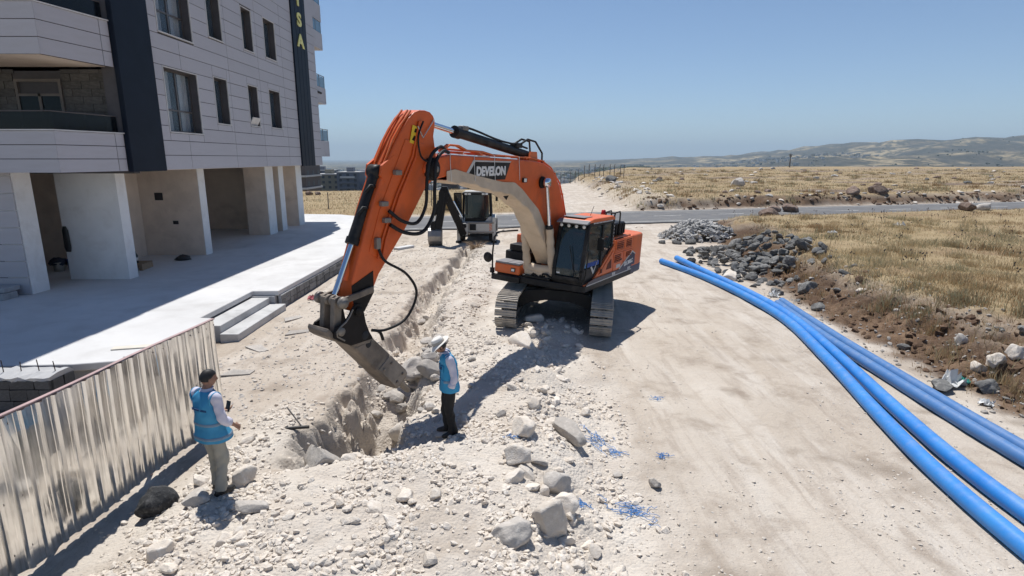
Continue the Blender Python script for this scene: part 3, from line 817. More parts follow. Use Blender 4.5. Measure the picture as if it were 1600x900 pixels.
# low block of dark stone at the left in front of the terrace
bw = empty("basalt_wall", (-9.7, 10.6, 0.0), 0, "low dark basalt block wall with a pale mortar top behind the metal fence", "stone wall")
WO = Vector((-9.7, 10.6, 0.0))
M_bstone = pm("dark_basalt_block", (0.055, 0.057, 0.062), 0.8, var=0.3, scale=7, rnd_obj=0.35, bmp=0.6, bscale=14, bdist=0.012)
for mm in range(5):
    mb = MB(); mb.box(-0.5, 0.5, -0.5, 0.5, -0.5, 0.5)
    mb.v = [(x*(1+0.06*rnd.uniform(-1, 1)), y*(1+0.10*rnd.uniform(-1, 1)), z*(1+0.05*rnd.uniform(-1, 1))) for x, y, z in mb.v]
    stone_me[mm] = mb.mesh("basalt_block", M_bstone)
mb = MB(); mb.box(-16-WO.x, -8.88-WO.x, 10.42-WO.y, 10.98-WO.y, -0.6, 0.66); mb.build("mortar_core", M_joint, bw)
V = []; F = []
nxs = 60
for i in range(nxs+1):
    x = -16 + 7.15*i/nxs
    for j, (yy, zz) in enumerate(((10.36, 0.64), (10.36, 0.70), (10.6, 0.74), (10.9, 0.73), (11.02, 0.66))):
        V.append((x-WO.x, yy-WO.y + 0.02*sin(i*1.7+j), zz + 0.02*sin(i*2.3+j*1.1) + 0.012*rnd.uniform(-1, 1)))
for i in range(nxs):
    for j in range(4): F.append((i*5+j, i*5+j+1, i*5+6+j, i*5+5+j))
F.append(tuple(range(5))); F.append(tuple(nxs*5+k for k in range(4, -1, -1)))
MB().add(V, F, 0, False).build("mortar_top", M_conc2, bw)
z = -0.35
while z < 0.6:
    x = -13.6 + rnd.uniform(0, 0.2); h = rnd.uniform(0.16, 0.24); h = min(h, 0.65-z)
    while x < -8.9:
        w = rnd.uniform(0.22, 0.5); x1 = min(x+w, -8.86)
        if x1-x > 0.09: stone(10.42, x, x1, z, z+h, bw, WO, "basalt_block", 'y', 0.02)
        x = x1 if x1 < -8.87 else 9
    z += h
for k in range(2):
    for q in range(4): stone(-8.88, 10.42+0.28*k, 10.69+0.28*k, -0.3+0.24*q, -0.07+0.24*q, bw, WO, "basalt_block", 'x')
M_rebar = pm("rusty_rebar", (0.07, 0.045, 0.035), 0.8, 0.4)
for (x, yy, zb, L, tx, ty) in ((-9.93, 10.62, 0.70, 0.27, -0.03, 0.02), (-9.62, 10.66, 0.70, 0.22, -0.02, 0.03), (-9.28, 10.68, 0.70, 0.27, -0.02, 0.0), (-8.98, 10.7, 0.68, 0.25, -0.02, 0.0)):
    o = MB().tube([(0, 0, -0.06), (tx*0.4, ty*0.4, L*0.5), (tx, ty, L)], 0.009, 6).build("rebar", M_rebar, None, loc=(x, yy, zb))
    tag(o, "thin dark rebar sticking up out of the top of the basalt block wall", "rebar", "rebars in the basalt wall")
o = MB().tube([(0, 0, -0.2), (-0.02, 0, 0.3), (-0.07, 0.02, 0.66)], 0.010, 6).build("rebar", M_rebar, None, loc=(-7.75, 11.0, 0.25))
tag(o, "tall lone rebar standing behind the fence, right of the basalt wall", "rebar")
o = MB().box(-0.42, 0.42, -0.11, 0.11, 0.003, 0.028).build("plank", pm("bleached_plank", (0.62, 0.58, 0.5), 0.8, var=0.15, stretch=(1, 8, 1)), None, 0.004, loc=(-8.62, 12.5, 0.601), rot=(0, 0, radians(14)))
tag(o, "short bleached plank lying on the terrace edge above the fence", "plank")
# dark stone threshold by the near wall
o = empty("stone_step", (-16.15, 17.2, 0.6), 0, "rough dark stone step in front of the clad wall under the balcony", "step")
MB().box(-1.6, 0.75, -0.28, 0.28, 0.0, 0.19).build("tread", M_conc2, o, 0.02); MB().box(-1.6, 0.68, -0.12, 0.5, 0.195, 0.34).build("tread", M_conc2, o, 0.02)

# things left under the arcade
M_bluepl = pm("blue_bucket_plastic", (0.02, 0.045, 0.28), 0.45); M_wood = pm("pallet_wood", (0.30, 0.21, 0.13), 0.8, var=0.3, stretch=(1, 10, 10))
M_blk = pm("black_plastic", (0.022, 0.022, 0.023), 0.5, var=0.2); M_bagc = pm("pale_sack", (0.45, 0.42, 0.36), 0.9, var=0.15, bmp=0.3, bscale=12)
def bucket(x, y, r, h, mat, label):
    o = empty("bucket", (x, y, 0.603), 0, label, "bucket")
    MB().lathe([(0.001, 0.012), (r*0.82, 0.0), (r, h), (r*0.94, h), (r*0.78, 0.03), (0.001, 0.025)], n=20, caps=False).build("body", mat, o)
    MB().lathe([(r*0.985, h-0.03), (r*1.05, h-0.03), (r*1.05, h+0.004), (r*1.0, h+0.006)], n=20, caps=False).build("rim", mat, o)
    MB().tube([(r*cos(a)*1.03, -r*0.75*sin(a), h-0.02-0.14*sin(a)) for a in np.linspace(0, pi, 12)], 0.006, 5).build("handle", M_frame, o)
bucket(-16.95, 21.95, 0.21, 0.42, M_bluepl, "blue plastic bucket on the floor behind the white partition wall")
bucket(-17.35, 21.7, 0.2, 0.34, M_bagc, "pale bucket under a dark cloth left of the blue bucket")
rag = MB(); prof = [(0.26, 0.22), (0.30, 0.30), (0.26, 0.40), (0.12, 0.47), (0.001, 0.48)]
rag.lathe(prof, n=14); rag.v = [(x*(1+0.15*rnd.uniform(-1, 1)), y*(1+0.15*rnd.uniform(-1, 1)), z+0.03*rnd.uniform(-1, 1)) for x, y, z in rag.v]
tag(rag.build("dark_cloth", pm("dark_blue_cloth", (0.03, 0.035, 0.055), 0.95), None, loc=(-17.4, 21.75, 0.62)), "dark blue cloth thrown over the pale bucket", "cloth")
pal = empty("pallet", (-14.75, 22.1, 0.603), radians(8), "broken wooden pallet lying against the partition, loaded with tools", "pallet")
for k in range(5): MB().box(-0.5, 0.5, -0.42+0.19*k, -0.30+0.19*k, 0.222, 0.245).build("plank", M_wood, pal)
for k in range(3): MB().box(-0.5+0.44*k, -0.38+0.44*k, -0.42, 0.46, 0.0, 0.22).build("block", M_wood, pal)
bot = empty("gas_bottle", (-14.6, 22.05, 0.85), 0, "small dark bottle with a pale band standing on the pallet", "bottle")
MB().lathe([(0.001, 0), (0.09, 0.0), (0.09, 0.3), (0.05, 0.38), (0.035, 0.40), (0.035, 0.47), (0.001, 0.47)], n=16).build("body", M_blk, bot)
MB().lathe([(0.092, 0.1), (0.094, 0.1), (0.094, 0.22), (0.092, 0.22)], n=16, caps=False).build("band", M_sill, bot)
hb = MB(); hb.lathe([(0.001, 0), (0.3, 0.02), (0.26, 0.12), (0.1, 0.2), (0.001, 0.21)], n=12); hb.v = [(x*(1+0.3*rnd.uniform(-1, 1)), y*(1+0.3*rnd.uniform(-1, 1)), z*(1+0.2*rnd.uniform(-1, 1))) for x, y, z in hb.v]
tag(hb.build("tool_bag", M_blk, None, loc=(-14.0, 24.2, 0.60)), "small black tool bag slumped on the terrace floor right of the pallet", "bag")
ct = MB()
ct.loft([[(0.10*cos(a)*w, -0.03-0.05*abs(sin(a))*w, z) for a in np.linspace(0, 2*pi, 12, endpoint=False)] for z, w in ((0.0, 0.55), (-0.15, 1.0), (-0.45, 1.2), (-0.75, 1.1), (-0.9, 0.7))])
ct.v = [(x+0.02*rnd.uniform(-1, 1), y, z) for x, y, z in ct.v]
tag(ct.build("hanging_jacket", M_blk, None, loc=(-15.62, 20.12, 2.5)), "black jacket hanging on the front of the white partition wall", "jacket")
# camera on the far corner
cc = empty("security_camera", (-12.6, 38.92, 9.1), 0, "small security camera under the far balcony at the corner of the block", "security camera")
MB().box(-0.03, 0.03, 0.0, 0.25, -0.03, 0.03).build("bracket", M_sill, cc); MB().cyl((0, 0.2, -0.05), (0.12, 0.62, -0.12), 0.07, 12).build("camera_body", M_blk, cc)

# ------------------------------------------------------------------ metal sheet fence
def galv():
    m, nt, b = new_mat("galvanised_sheet")
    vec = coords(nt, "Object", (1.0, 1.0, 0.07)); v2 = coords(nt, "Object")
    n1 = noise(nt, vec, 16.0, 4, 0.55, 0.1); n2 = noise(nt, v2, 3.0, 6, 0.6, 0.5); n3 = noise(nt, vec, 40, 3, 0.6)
    c = mixc(nt, ramp(nt, n1, 0.50, 0.66, 0, 0.6), (0.88, 0.87, 0.85), (0.42, 0.41, 0.395))  # dark streaks in the colour: oxidation plus painted-in reflections
    c = mixc(nt, ramp(nt, n2, 0.60, 0.78, 0, 0.35), c, (0.46, 0.42, 0.37))
    nt.links.new(c, b.inputs["Base Color"])
    b.inputs["Metallic"].default_value = 0.92
    nt.links.new(ramp(nt, n2, 0.3, 0.75, 0.10, 0.26), b.inputs["Roughness"])
    bump(nt, b, noise(nt, coords(nt, 'Object', (1.0, 1.0, 0.3)), 3.0, 2, 0.5), 0.12, 0.03)
    return m
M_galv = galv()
M_rail = pm("pinkish_rail_paint", (0.40, 0.28, 0.27), 0.6, var=0.2)
fen = empty("sheet_metal_fence", (-5.55, 7.0, 0.0), 0, "tall fence of corrugated galvanised sheets left of the man in blue vest", "fence")
FO = Vector((-5.55, 7.0, 0.0))
def fence_x(y): return -5.36 - 0.085*(9.95-y) + 0.015*sin(y*2.1)
yy = 9.95; si = 0
prof = [(0.0, 0.0), (0.03, 0.0), (0.045, 0.034), (0.085, 0.034), (0.10, 0.0), (0.155, 0.0), (0.16, 0.006), (0.165, 0.0), (0.225, 0.0)]
while yy > 3.2:
    W = 0.90; top = 1.975 + rnd.uniform(-0.022, 0.022); lean = rnd.uniform(-0.012, 0.018)
    ys = []
    for r_ in range(4):
        for (a, dpt) in prof: ys.append((r_*0.225+a, dpt))
    V = []; F = []
    nz = 9
    for j in range(nz):
        z = 0.07 + rnd.uniform(-0.0, 0.0) + (top-0.07)*j/(nz-1)
        for (a, dpt) in ys:
            y = yy - a
            wav = 0.006*sin(0.8*j + si*2.1 + a*4) + 0.003*sin(1.7*j+a*7)
            zz = z if j else z - 0.05*vnoise(np.array([y*2.3]), np.array([0.5]), 3)[0]
            V.append((fence_x(y) + dpt + wav*0.8 + lean*z - FO.x + 0.003*(si % 2), y-FO.y, zz))
    k = len(ys)
    for j in range(nz-1):
        for i in range(k-1): F.append((j*k+i, j*k+i+1, (j+1)*k+i+1, (j+1)*k+i))
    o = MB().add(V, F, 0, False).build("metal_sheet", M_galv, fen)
    s_ = o.modifiers.new("thickness", 'SOLIDIFY'); s_.thickness = 0.0025; s_.offset = -1
    yy -= W-0.03; si += 1
sc_w = MB()
for zz in (0.35, 1.0, 1.9):
    y = 9.9
    while y > 3.3:
        sc_w.obox((fence_x(y)+0.012-FO.x, y-FO.y, zz+0.01*sin(y*7)), (0.02, 0.022, 0.022)); y -= 0.2175
tag(sc_w.build("screws", M_frame, fen), kind="stuff")
r = MB()
r.tube([(fence_x(y)-0.035-FO.x, y-FO.y, 1.965) for y in np.arange(9.95, 3.2, -0.3)], 0.022, 4, smooth=False); r.build("top_rail", M_rail, fen)
r = MB(); r.tube([(fence_x(y)-0.035-FO.x, y-FO.y, 1.0) for y in np.arange(9.95, 3.2, -0.3)], 0.022, 4, smooth=False); r.build("middle_rail", M_rail, fen)
r = MB(); r.beam((fence_x(6)+0.005-FO.x-0.03, 9.95-FO.y, 1.998), (fence_x(6)-FO.x, 9.94-FO.y, 1.998), 0.01, 0.01)
V = []; F = []
for i, y in enumerate(np.arange(9.96, 3.2, -0.1)):
    x = fence_x(y)-FO.x
    V += [(x-0.05, y-FO.y, 1.99), (x+0.012, y-FO.y, 1.992), (x+0.012, y-FO.y, 2.008), (x-0.05, y-FO.y, 2.006)]
    if i:
        a = 4*i-4
        for q in range(4): F.append((a+q, a+(q+1) % 4, a+4+(q+1) % 4, a+4+q))
MB().add(V, F).build("capping", M_rail, fen)
for y in (9.85, 8.1, 6.35, 4.6):
    MB().box(fence_x(y)-0.11-FO.x, fence_x(y)-0.06-FO.x, y-0.025-FO.y, y+0.025-FO.y, -0.3, 1.96).build("post", M_rail, fen)
# ------------------------------------------------------------------ tracked excavator
M_or = pm("orange_machine_paint", (0.68, 0.135, 0.028), 0.42, var=0.08, scale=1.2, dirt=(0.42, 0.25, 0.15), dirt_amt=0.5, dirt_scale=1.6, dirt_lo=0.48, dirt_hi=0.8)
M_or_arm = pm("orange_arm_paint", (0.64, 0.105, 0.016), 0.42, var=0.14, scale=1.5, dirt=(0.09, 0.05, 0.035), dirt_amt=0.6, dirt_scale=1.1, dirt_lo=0.52, dirt_hi=0.8)
M_grime = pm("black_grease", (0.016, 0.013, 0.012), 0.6, var=0.3, spec=0.2)
M_blkp = pm("black_machine_paint", (0.014, 0.014, 0.015), 0.5, var=0.2, spec=0.25, dirt=(0.18, 0.155, 0.13), dirt_amt=0.35, dirt_scale=1.8, dirt_lo=0.5, dirt_hi=0.78)
M_steel = pm("worn_steel", (0.22, 0.20, 0.185), 0.5, 0.6, var=0.25, scale=6, dirt=(0.33, 0.29, 0.24), dirt_amt=0.75, dirt_scale=5, dirt_lo=0.42, dirt_hi=0.7)
M_shoe = pm("dusty_track_steel", (0.30, 0.28, 0.255), 0.5, 0.3, var=0.2, scale=8, rnd_obj=0.18, dirt=(0.56, 0.50, 0.42), dirt_amt=0.85, dirt_scale=4, dirt_lo=0.36, dirt_hi=0.62)
M_chrome = pm("chrome_rod", (0.72, 0.74, 0.78), 0.12, 1.0, var=0.03)
M_hose = pm("rubber_hose", (0.014, 0.014, 0.015), 0.55, var=0.2, spec=0.25)
M_cloth = pm("tan_dust_cloth", (0.55, 0.445, 0.335), 0.95, var=0.12, scale=2.2, bmp=0.3, bscale=7, bdist=0.03, dirt=(0.42, 0.31, 0.21), dirt_amt=0.5, dirt_scale=1.4)
M_cab_glass, nt_, b_ = new_mat("tinted_cab_glass")
b_.inputs["Base Color"].default_value = (0.03, 0.05, 0.055, 1); b_.inputs["Roughness"].default_value = 0.05; b_.inputs["Alpha"].default_value = 0.72; b_.inputs["Specular IOR Level"].default_value = 0.8
M_navyd = pm("navy_decal", (0.022, 0.022, 0.05), 0.4, var=0.1, dirt=(0.25, 0.21, 0.18), dirt_amt=0.35)
M_silver = pm("silver_decal", (0.50, 0.49, 0.47), 0.5, var=0.1)
M_whitel = pm("white_print", (0.72, 0.71, 0.69), 0.5, var=0.05)
M_yel = pm("yellow_sticker", (0.75, 0.52, 0.03), 0.5, var=0.05)
M_redl = pm("red_beacon", (0.45, 0.02, 0.02), 0.3)
M_seat = pm("blue_seat", (0.03, 0.07, 0.28), 0.8)
M_lamp = pm("lamp_glass", (0.75, 0.75, 0.72), 0.15)
M_brk = pm("breaker_housing_steel", (0.105, 0.085, 0.072), 0.55, 0.3, var=0.25, scale=3, dirt=(0.40, 0.33, 0.26), dirt_amt=0.8, dirt_scale=1.8, dirt_lo=0.38, dirt_hi=0.7, bmp=0.15, bscale=10)
M_brkd = pm("dusty_breaker_plate", (0.19, 0.16, 0.135), 0.6, 0.2, var=0.2, scale=3, dirt=(0.44, 0.37, 0.30), dirt_amt=0.8, dirt_scale=2.2, dirt_lo=0.36, dirt_hi=0.66, bmp=0.15, bscale=10)
M_dirtyroof = pm("grey_vinyl_visor", (0.20, 0.20, 0.21), 0.7, var=0.15)

exc = empty("tracked_excavator", EXC, 0, "large orange tracked excavator with a rock breaker on its arm, standing astride the rubble", "excavator")
exc.rotation_euler = (Matrix.Rotation(EXC_YAW, 3, 'Z') @ Matrix.Rotation(EXC_ROLL, 3, 'X')).to_euler()
HY = radians(-22.3)
HX = Matrix.Rotation(HY, 4, 'Z')            # house frame: x forward, y left, z up
def H(): return MB(HX)

# tracks
shoe = MB()
shoe.box(-0.086, 0.086, -0.30, 0.30, 0.0, 0.03)
for gx0 in (-0.082, -0.009, 0.062): shoe.box(gx0, gx0+0.018, -0.298, 0.298, 0.031, 0.055)
shoe.box(-0.05, 0.05, -0.2, -0.12, -0.05, -0.001); shoe.box(-0.05, 0.05, 0.12, 0.2, -0.05, -0.001)
shoe_me = shoe.mesh("track_shoe", M_shoe)
Rr = 0.41; Ls = 3.86; zc_ = 0.055 + Rr
per = 2*Ls + 2*pi*Rr; ns = 50
for side in (-1, 1):
    yc = 1.3*side
    tr = MB()
    tr.prism([(-1.95, zc_-0.27), (1.9, zc_-0.27), (2.05, zc_-0.1), (2.05, zc_+0.1), (1.7, zc_+0.22), (-1.7, zc_+0.24), (-2.05, zc_+0.1), (-2.05, zc_-0.1)], yc-0.17, yc+0.17, 'y')
    t = tr.build("track", M_blkp, exc, 0.02)
    w = MB(); w.lathe([(0.001, -0.08), (0.2, -0.08), (0.34, -0.06), (0.36, 0.0), (0.34, 0.06), (0.2, 0.08), (0.001, 0.08)], (Ls/2, yc, zc_), 24, 0, 'y'); w.build("idler_wheel", M_steel, t)
    w = MB(); w.lathe([(0.001, -0.14), (0.24, -0.14), (0.28, -0.05), (0.38, -0.04), (0.38, 0.04), (0.28, 0.05), (0.24, 0.14), (0.001, 0.14)], (-Ls/2, yc, zc_), 24, 0, 'y'); w.build("sprocket", M_steel, t)
    for k in range(8):
        w = MB(); w.lathe([(0.001, -0.2), (0.12, -0.2), (0.12, 0.2), (0.001, 0.2)], (-1.5+3.0*k/7, yc, zc_-0.25), 14, 0, 'y'); w.build("track_roller", M_steel, t)
    for k in range(ns):
        s = per*k/ns
        if s < Ls: p = (-Ls/2+s, 0.055, pi)
        elif s < Ls+pi*Rr:
            a = -pi/2 + (s-Ls)/Rr; p = (Ls/2+Rr*cos(a), zc_+Rr*sin(a), pi - (s-Ls)/Rr)
        elif s < 2*Ls+pi*Rr:
            q = s-Ls-pi*Rr; p = (Ls/2-q, zc_+Rr - 0.02*sin(pi*q/Ls), 0.0)
        else:
            q = (s-2*Ls-pi*Rr)/Rr; a = pi/2+q; p = (-Ls/2+Rr*cos(a), zc_+Rr*sin(a), -q)
        # rotation about y so that +z of the shoe points outwards
        link("track_shoe", shoe_me, t, (p[0], yc, p[1]), (0, p[2], 0))
# undercarriage with its arched legs
mb = MB(); mb.box(-0.9, 0.9, -0.72, 0.72, 0.62, 0.98); mb.lathe([(0.001, 0.97), (0.78, 0.97), (0.78, 1.12), (0.001, 1.12)], n=32)
mb.build("undercarriage", M_blkp, exc, 0.02)
for sx in (-1, 1):
    arch = [(-1.16, 0.38), (-1.16, 0.72), (-0.9, 0.92), (-0.4, 0.98), (0.4, 0.98), (0.9, 0.92), (1.16, 0.72), (1.16, 0.38), (1.0, 0.42), (0.75, 0.56), (0.35, 0.66), (-0.35, 0.66), (-0.75, 0.56), (-1.0, 0.42)]
    mb = MB(); mb.prism(arch, sx*1.02-0.17, sx*1.02+0.17, 'x'); mb.build("cross_beam", M_blkp, exc, 0.02)
    mb = MB(); mb.prism([(-0.95, 0.93), (-0.3, 1.005), (0.3, 1.005), (0.95, 0.93)], sx*1.02-0.12, sx*1.02+0.10, 'x'); mb.build("beam_plate", M_blkp, exc)

# --- upper structure
mb = H(); mb.prism([(1.45, -1.42), (1.62, -0.55), (1.62, 0.45), (1.5, 1.46), (-2.35, 1.48), (-2.35, -1.48)], 1.13, 1.33, 'z'); mb.build("turntable_deck", M_blkp, exc, 0.03)
# counterweight: rounded back
cwp = [(-2.0, 1.475), (-2.75, 1.472), (-2.98, 1.44), (-3.12, 1.32), (-3.22, 1.10), (-3.32, 0.6), (-3.36, 0.0), (-3.32, -0.6), (-3.22, -1.10), (-3.12, -1.32), (-2.98, -1.44), (-2.75, -1.472), (-2.0, -1.475)]
mb = H(); mb.prism(cwp, 1.18, 2.42, 'z'); mb.build("counterweight", M_or, exc, 0.07, 3)
mb = H(); mb.prism([(p*1.003, q*1.004) for p, q in cwp], 1.16, 1.42, 'z'); mb.build("counterweight_band", M_navyd, exc, 0.02)
# left side body (seen): lower wall, doors, louvres, sloped front cut
LY = 1.46
side = [(1.55, 1.34), (-2.02, 1.34), (-2.02, 2.40), (-0.42, 2.40), (-0.45, 2.28), (0.95, 1.42), (1.55, 1.36)]
mb = H(); mb.prism(side, 0.62, LY, 'y'); mb.build("side_body", M_or, exc, 0.03)
mb = H(); mb.prism([(-0.5, 2.02), (-2.0, 2.02), (-2.0, 2.06), (-0.5, 2.06)], LY+0.002, LY+0.02, 'y'); mb.build("trim_rib", M_or, exc, 0.006)
def door(x0, x1, z0, z1, name="side_door"):
    mb = H(); mb.box(x0, x1, LY+0.001, LY+0.022, z0, z1); return mb.build(name, M_or, exc, 0.012)
M_louv = pm("louvre_shade_and_fitting_paint", (0.12, 0.03, 0.015), 0.8)
def louvres(d, x0, x1, z0, z1, n):
    for k in range(n):
        za = z0 + (z1-z0)*k/n
        mb2 = H(); hh = (z1-z0)/n; pr = [(LY+0.0236, za+hh*0.42), (LY+0.0236, za+hh*0.62), (LY+0.046, za+hh*0.50), (LY+0.046, za+hh*0.36)]
        mb2.prism(pr, x0, x1, 'x'); mb2.build("louvre", M_or, d)
    b = H(); b.box(x0-0.01, x1+0.01, LY+0.0225, LY+0.0235, z0-0.01, z1); b.build("louvre_recess_shade", M_louv, d)  # thin dark plate, shade between the slats put into its colour
d1 = door(-1.22, -0.55, 2.08, 2.37); louvres(d1, -1.15, -0.62, 2.11, 2.34, 4)
d2 = door(-1.98, -1.26, 2.08, 2.37); louvres(d2, -1.85, -1.40, 2.11, 2.34, 4)
d3 = door(-1.22, -0.42, 1.48, 2.00); louvres(d3, -0.98, -0.50, 1.72, 1.95, 4)
d4 = door(-1.98, -1.26, 1.66, 2.00); louvres(d4, -1.86, -1.45, 1.80, 1.95, 3)
mb = H(); mb.prism([(-0.38, 1.52), (0.62, 1.52), (0.05, 1.86), (-0.38, 2.12)], LY+0.001, LY+0.02, 'y'); d5 = mb.build("side_door", M_or, exc, 0.012)
mb = H(); mb.prism([(-0.28, 1.60), (0.12, 1.60), (0.02, 1.76), (-0.22, 1.88)], LY+0.021, LY+0.028, 'y'); mb.build("grille_plate", M_louv, d5)
mb = H(); mb.box(0.42, 0.52, LY+0.021, LY+0.03, 1.55, 1.66); mb.build("latch", M_louv, d5)
mb = H(); mb.box(-1.08, -0.98+0.0, LY+0.022, LY+0.03, 1.74, 1.80); mb.build("latch", M_blkp, d3)
mb = H(); mb.box(-1.02, -0.68, LY+0.0225, LY+0.026, 1.53, 1.64); mb.build("maker_plate", M_silver, d3)
# decals on the lower edge: navy stripe, silver chevron, model lettering, white bars
mb = H(); mb.prism([(1.5, 1.345), (-2.03, 1.345), (-2.03, 1.46), (0.9, 1.46), (1.3, 1.42)], LY+0.024, LY+0.027, 'y'); mb.build("stripe_decal", M_navyd, exc)
mb = H(); mb.prism([(-0.95, 1.463), (-2.30, 1.463), (-2.28, 1.80), (-2.02, 1.90), (-0.98, 1.50)], LY+0.0245, LY+0.0265, 'y'); mb.build("chevron_decal", M_navyd, exc)
mb = H(); mb.prism([(-0.90, 1.463), (-0.95, 1.50), (-2.0, 1.935), (-2.3, 1.82), (-2.3, 1.78), (-2.01, 1.885), (-0.99, 1.465)], LY+0.0272, LY+0.029, 'y'); mb.build("chevron_edge", M_silver, exc)
mb = H(); mb.box(-2.03, 1.45, LY+0.0245, LY+0.03, 1.315, 1.343); mb.build("sill_strip", M_silver, exc)
for x0 in (-0.62, -1.92):
    for k in range(4):
        mb = H(); mb.box(x0+0.065*k, x0+0.065*k+0.035, LY+0.0275, LY+0.029, 1.35, 1.44); mb.build("warning_bar", M_whitel, exc)
def house_text(body, size, x, z, y, mat, name, rot=0.0, shear=0.0, bold=0.0, parent=None, sp=1.0):
    R = Matrix(((-1, 0, 0, x), (0, 0, 1, y), (0, 1, 0, z), (0, 0, 0, 1))) @ Matrix.Rotation(rot, 4, 'Z')
    return text_mesh(body, size, mat, name, parent or exc, HX @ R, 0.003, bold, shear, sp)
house_text("DX 300LC", 0.17, -1.70, 1.585, LY+0.031, M_whitel, "model_lettering", radians(4), 0.2, 0.008)
# hood deck behind the cab, black top boxes, grab rails
mb = H(); mb.box(-2.0, -0.45, -1.42, 1.40, 2.36, 2.46); mb.build("hood", M_or, exc, 0.04)
mb = H(); mb.box(-1.75, -0.75, 0.55, 1.25, 2.46, 2.86); mb.build("air_box", M_blkp, exc, 0.05, 3)
for k in range(6):
    mb = H(); mb.box(-1.70+0.17*k, -1.63+0.17*k, 1.251, 1.275, 2.5, 2.82); mb.build("air_box_rib", M_blkp, exc)
mb = H(); mb.box(-1.6, -0.2, -0.9, 0.35, 2.46, 2.70); mb.build("engine_cover", M_blkp, exc, 0.04)
mb = H(); mb.tube([HX.inverted() @ (HX @ Vector(p)) for p in ((-0.9, -0.75, 2.7), (-0.9, -0.75, 3.02), (-0.98, -0.75, 3.08))], 0.07, 12); mb.build("exhaust_pipe", M_blkp, exc)
for yy in (1.36, 1.08):
    mb = H(); mb.tube([(-0.52, yy, 2.40), (-0.50, yy, 3.12), (-0.54, yy, 3.20), (-0.9, yy, 3.22), (-0.95, yy, 3.15), (-0.97, yy, 2.5)], 0.024, 8); mb.build("grab_rail", M_blkp, exc)
mb = H(); mb.tube([(-0.52, 1.08, 3.19), (-0.52, 1.36, 3.19)], 0.022, 8); mb.build("grab_rail", M_blkp, exc)
for k in range(6):
    mb = H(); mb.box(-0.62-0.11*k, -0.58-0.11*k, 1.405, 1.45, 2.36, 2.44); mb.build("hood_clip", M_blkp, exc)
# right side: tank, tool box, orange front step box, mirror hoop
mb = H(); mb.box(-2.0, 0.35, -1.46, -0.55, 1.34, 2.34); mb.build("tank_body", M_or, exc, 0.04)
mb = H(); mb.box(0.38, 1.0, -1.44, -0.62, 1.34, 1.92); mb.build("tank_body", M_blkp, exc, 0.04)
mb = H(); mb.box(1.03, 1.62, -1.40, -0.55, 1.34, 1.62); tb = mb.build("tool_box", M_or, exc, 0.03)
mb = H(); mb.box(1.04, 1.61, -1.385, -0.98, 1.622, 1.675); mb.build("lid", M_dirtyroof, tb, 0.01)
mb = H(); mb.box(1.04, 1.61, -0.965, -0.565, 1.622, 1.675); mb.build("lid", M_dirtyroof, tb, 0.01)
mb = H(); mb.box(1.621, 1.64, -0.83, -0.69, 1.42, 1.53); mb.build("headlamp", M_blkp, tb); mb = H(); mb.box(1.641, 1.648, -0.81, -0.71, 1.44, 1.51); mb.build("lamp_lens", M_lamp, tb)
for k in range(3):
    mb = H(); mb.box(1.621, 1.70, -1.46, -0.5, 1.12+0.0*k, 1.30); 
mb.build("front_skirt", M_blkp, exc, 0.02)
mb = H(); mb.tube([(1.62, -1.47, 1.25), (1.64, -1.48, 1.9), (1.6, -1.47, 2.35), (1.52, -1.40, 2.50), (1.45, -1.1, 2.56), (1.1, -0.98, 2.56)], 0.025, 8); ho = mb.build("mirror_hoop", M_blkp, exc)
mb = H(); mb.lathe([(0.001, -0.03), (0.14, -0.03), (0.155, 0.0), (0.14, 0.02), (0.001, 0.02)], (1.64, -1.64, 1.74), 20, 0, 'x'); mb.build("round_mirror", M_blkp, ho)
mb = H(); mb.tube([(1.64, -1.48, 1.74), (1.62, -1.6, 1.74)], 0.02, 6); mb.build("mirror_arm", M_blkp, ho)
mb = H(); mb.box(1.58, 1.68, -1.52, -1.42, 1.3, 1.45); mb.build("hoop_foot", M_blkp, ho)
for (x0, x1, y0, y1, z0, z1) in ((0.5, 1.0, -1.3, -0.72, 1.93, 2.12), (0.45, 0.75, -0.58, -0.45, 1.34, 2.2), (0.1, 0.32, -1.2, -0.8, 2.345, 2.55)):
    mb = H(); mb.box(x0, x1, y0, y1, z0, z1); mb.build("side_box", M_blkp, exc, 0.03)
# hydraulic swivel clutter between the cab and the box
for k in range(9):
    a = rnd.uniform(-0.42, 0.42); b = rnd.uniform(-0.42, 0.42)
    mb = H(); mb.tube([(1.0, a, 1.35), (1.25+0.2*rnd.random(), a*0.8, 1.5+0.25*rnd.random()), (1.55, (a+b)/2, 1.42), (1.2, b, 1.33)], 0.03, 6); mb.build("hydraulic_hose", M_hose, exc)
mb = H(); mb.box(1.25, 1.6, -0.48, 0.42, 1.335, 1.40); mb.build("valve_cover", M_blkp, exc, 0.02)

# --- cab
CA, CB = 0.50, 1.42            # right and left walls
prof_c = [(1.62, 1.36), (1.66, 1.75), (1.40, 3.00), (1.25, 3.08), (-0.32, 3.08), (-0.40, 2.98), (-0.42, 2.30), (-0.1, 1.98), (0.9, 1.40)]
cab = empty("cab"); cab.parent = exc
mb = H(); mb.prism([(1.55, 1.34), (-0.4, 1.34), (-0.4, 1.44), (1.6, 1.44)], CA, CB, 'y'); mb.build("cab_floor", M_blkp, cab)
mb = H(); mb.prism([(-0.40, 1.45), (-0.28, 1.45), (-0.28, 2.25), (-0.40, 2.25)], CA+0.05, CB-0.05, 'y'); mb.build("rear_wall", M_blkp, cab)
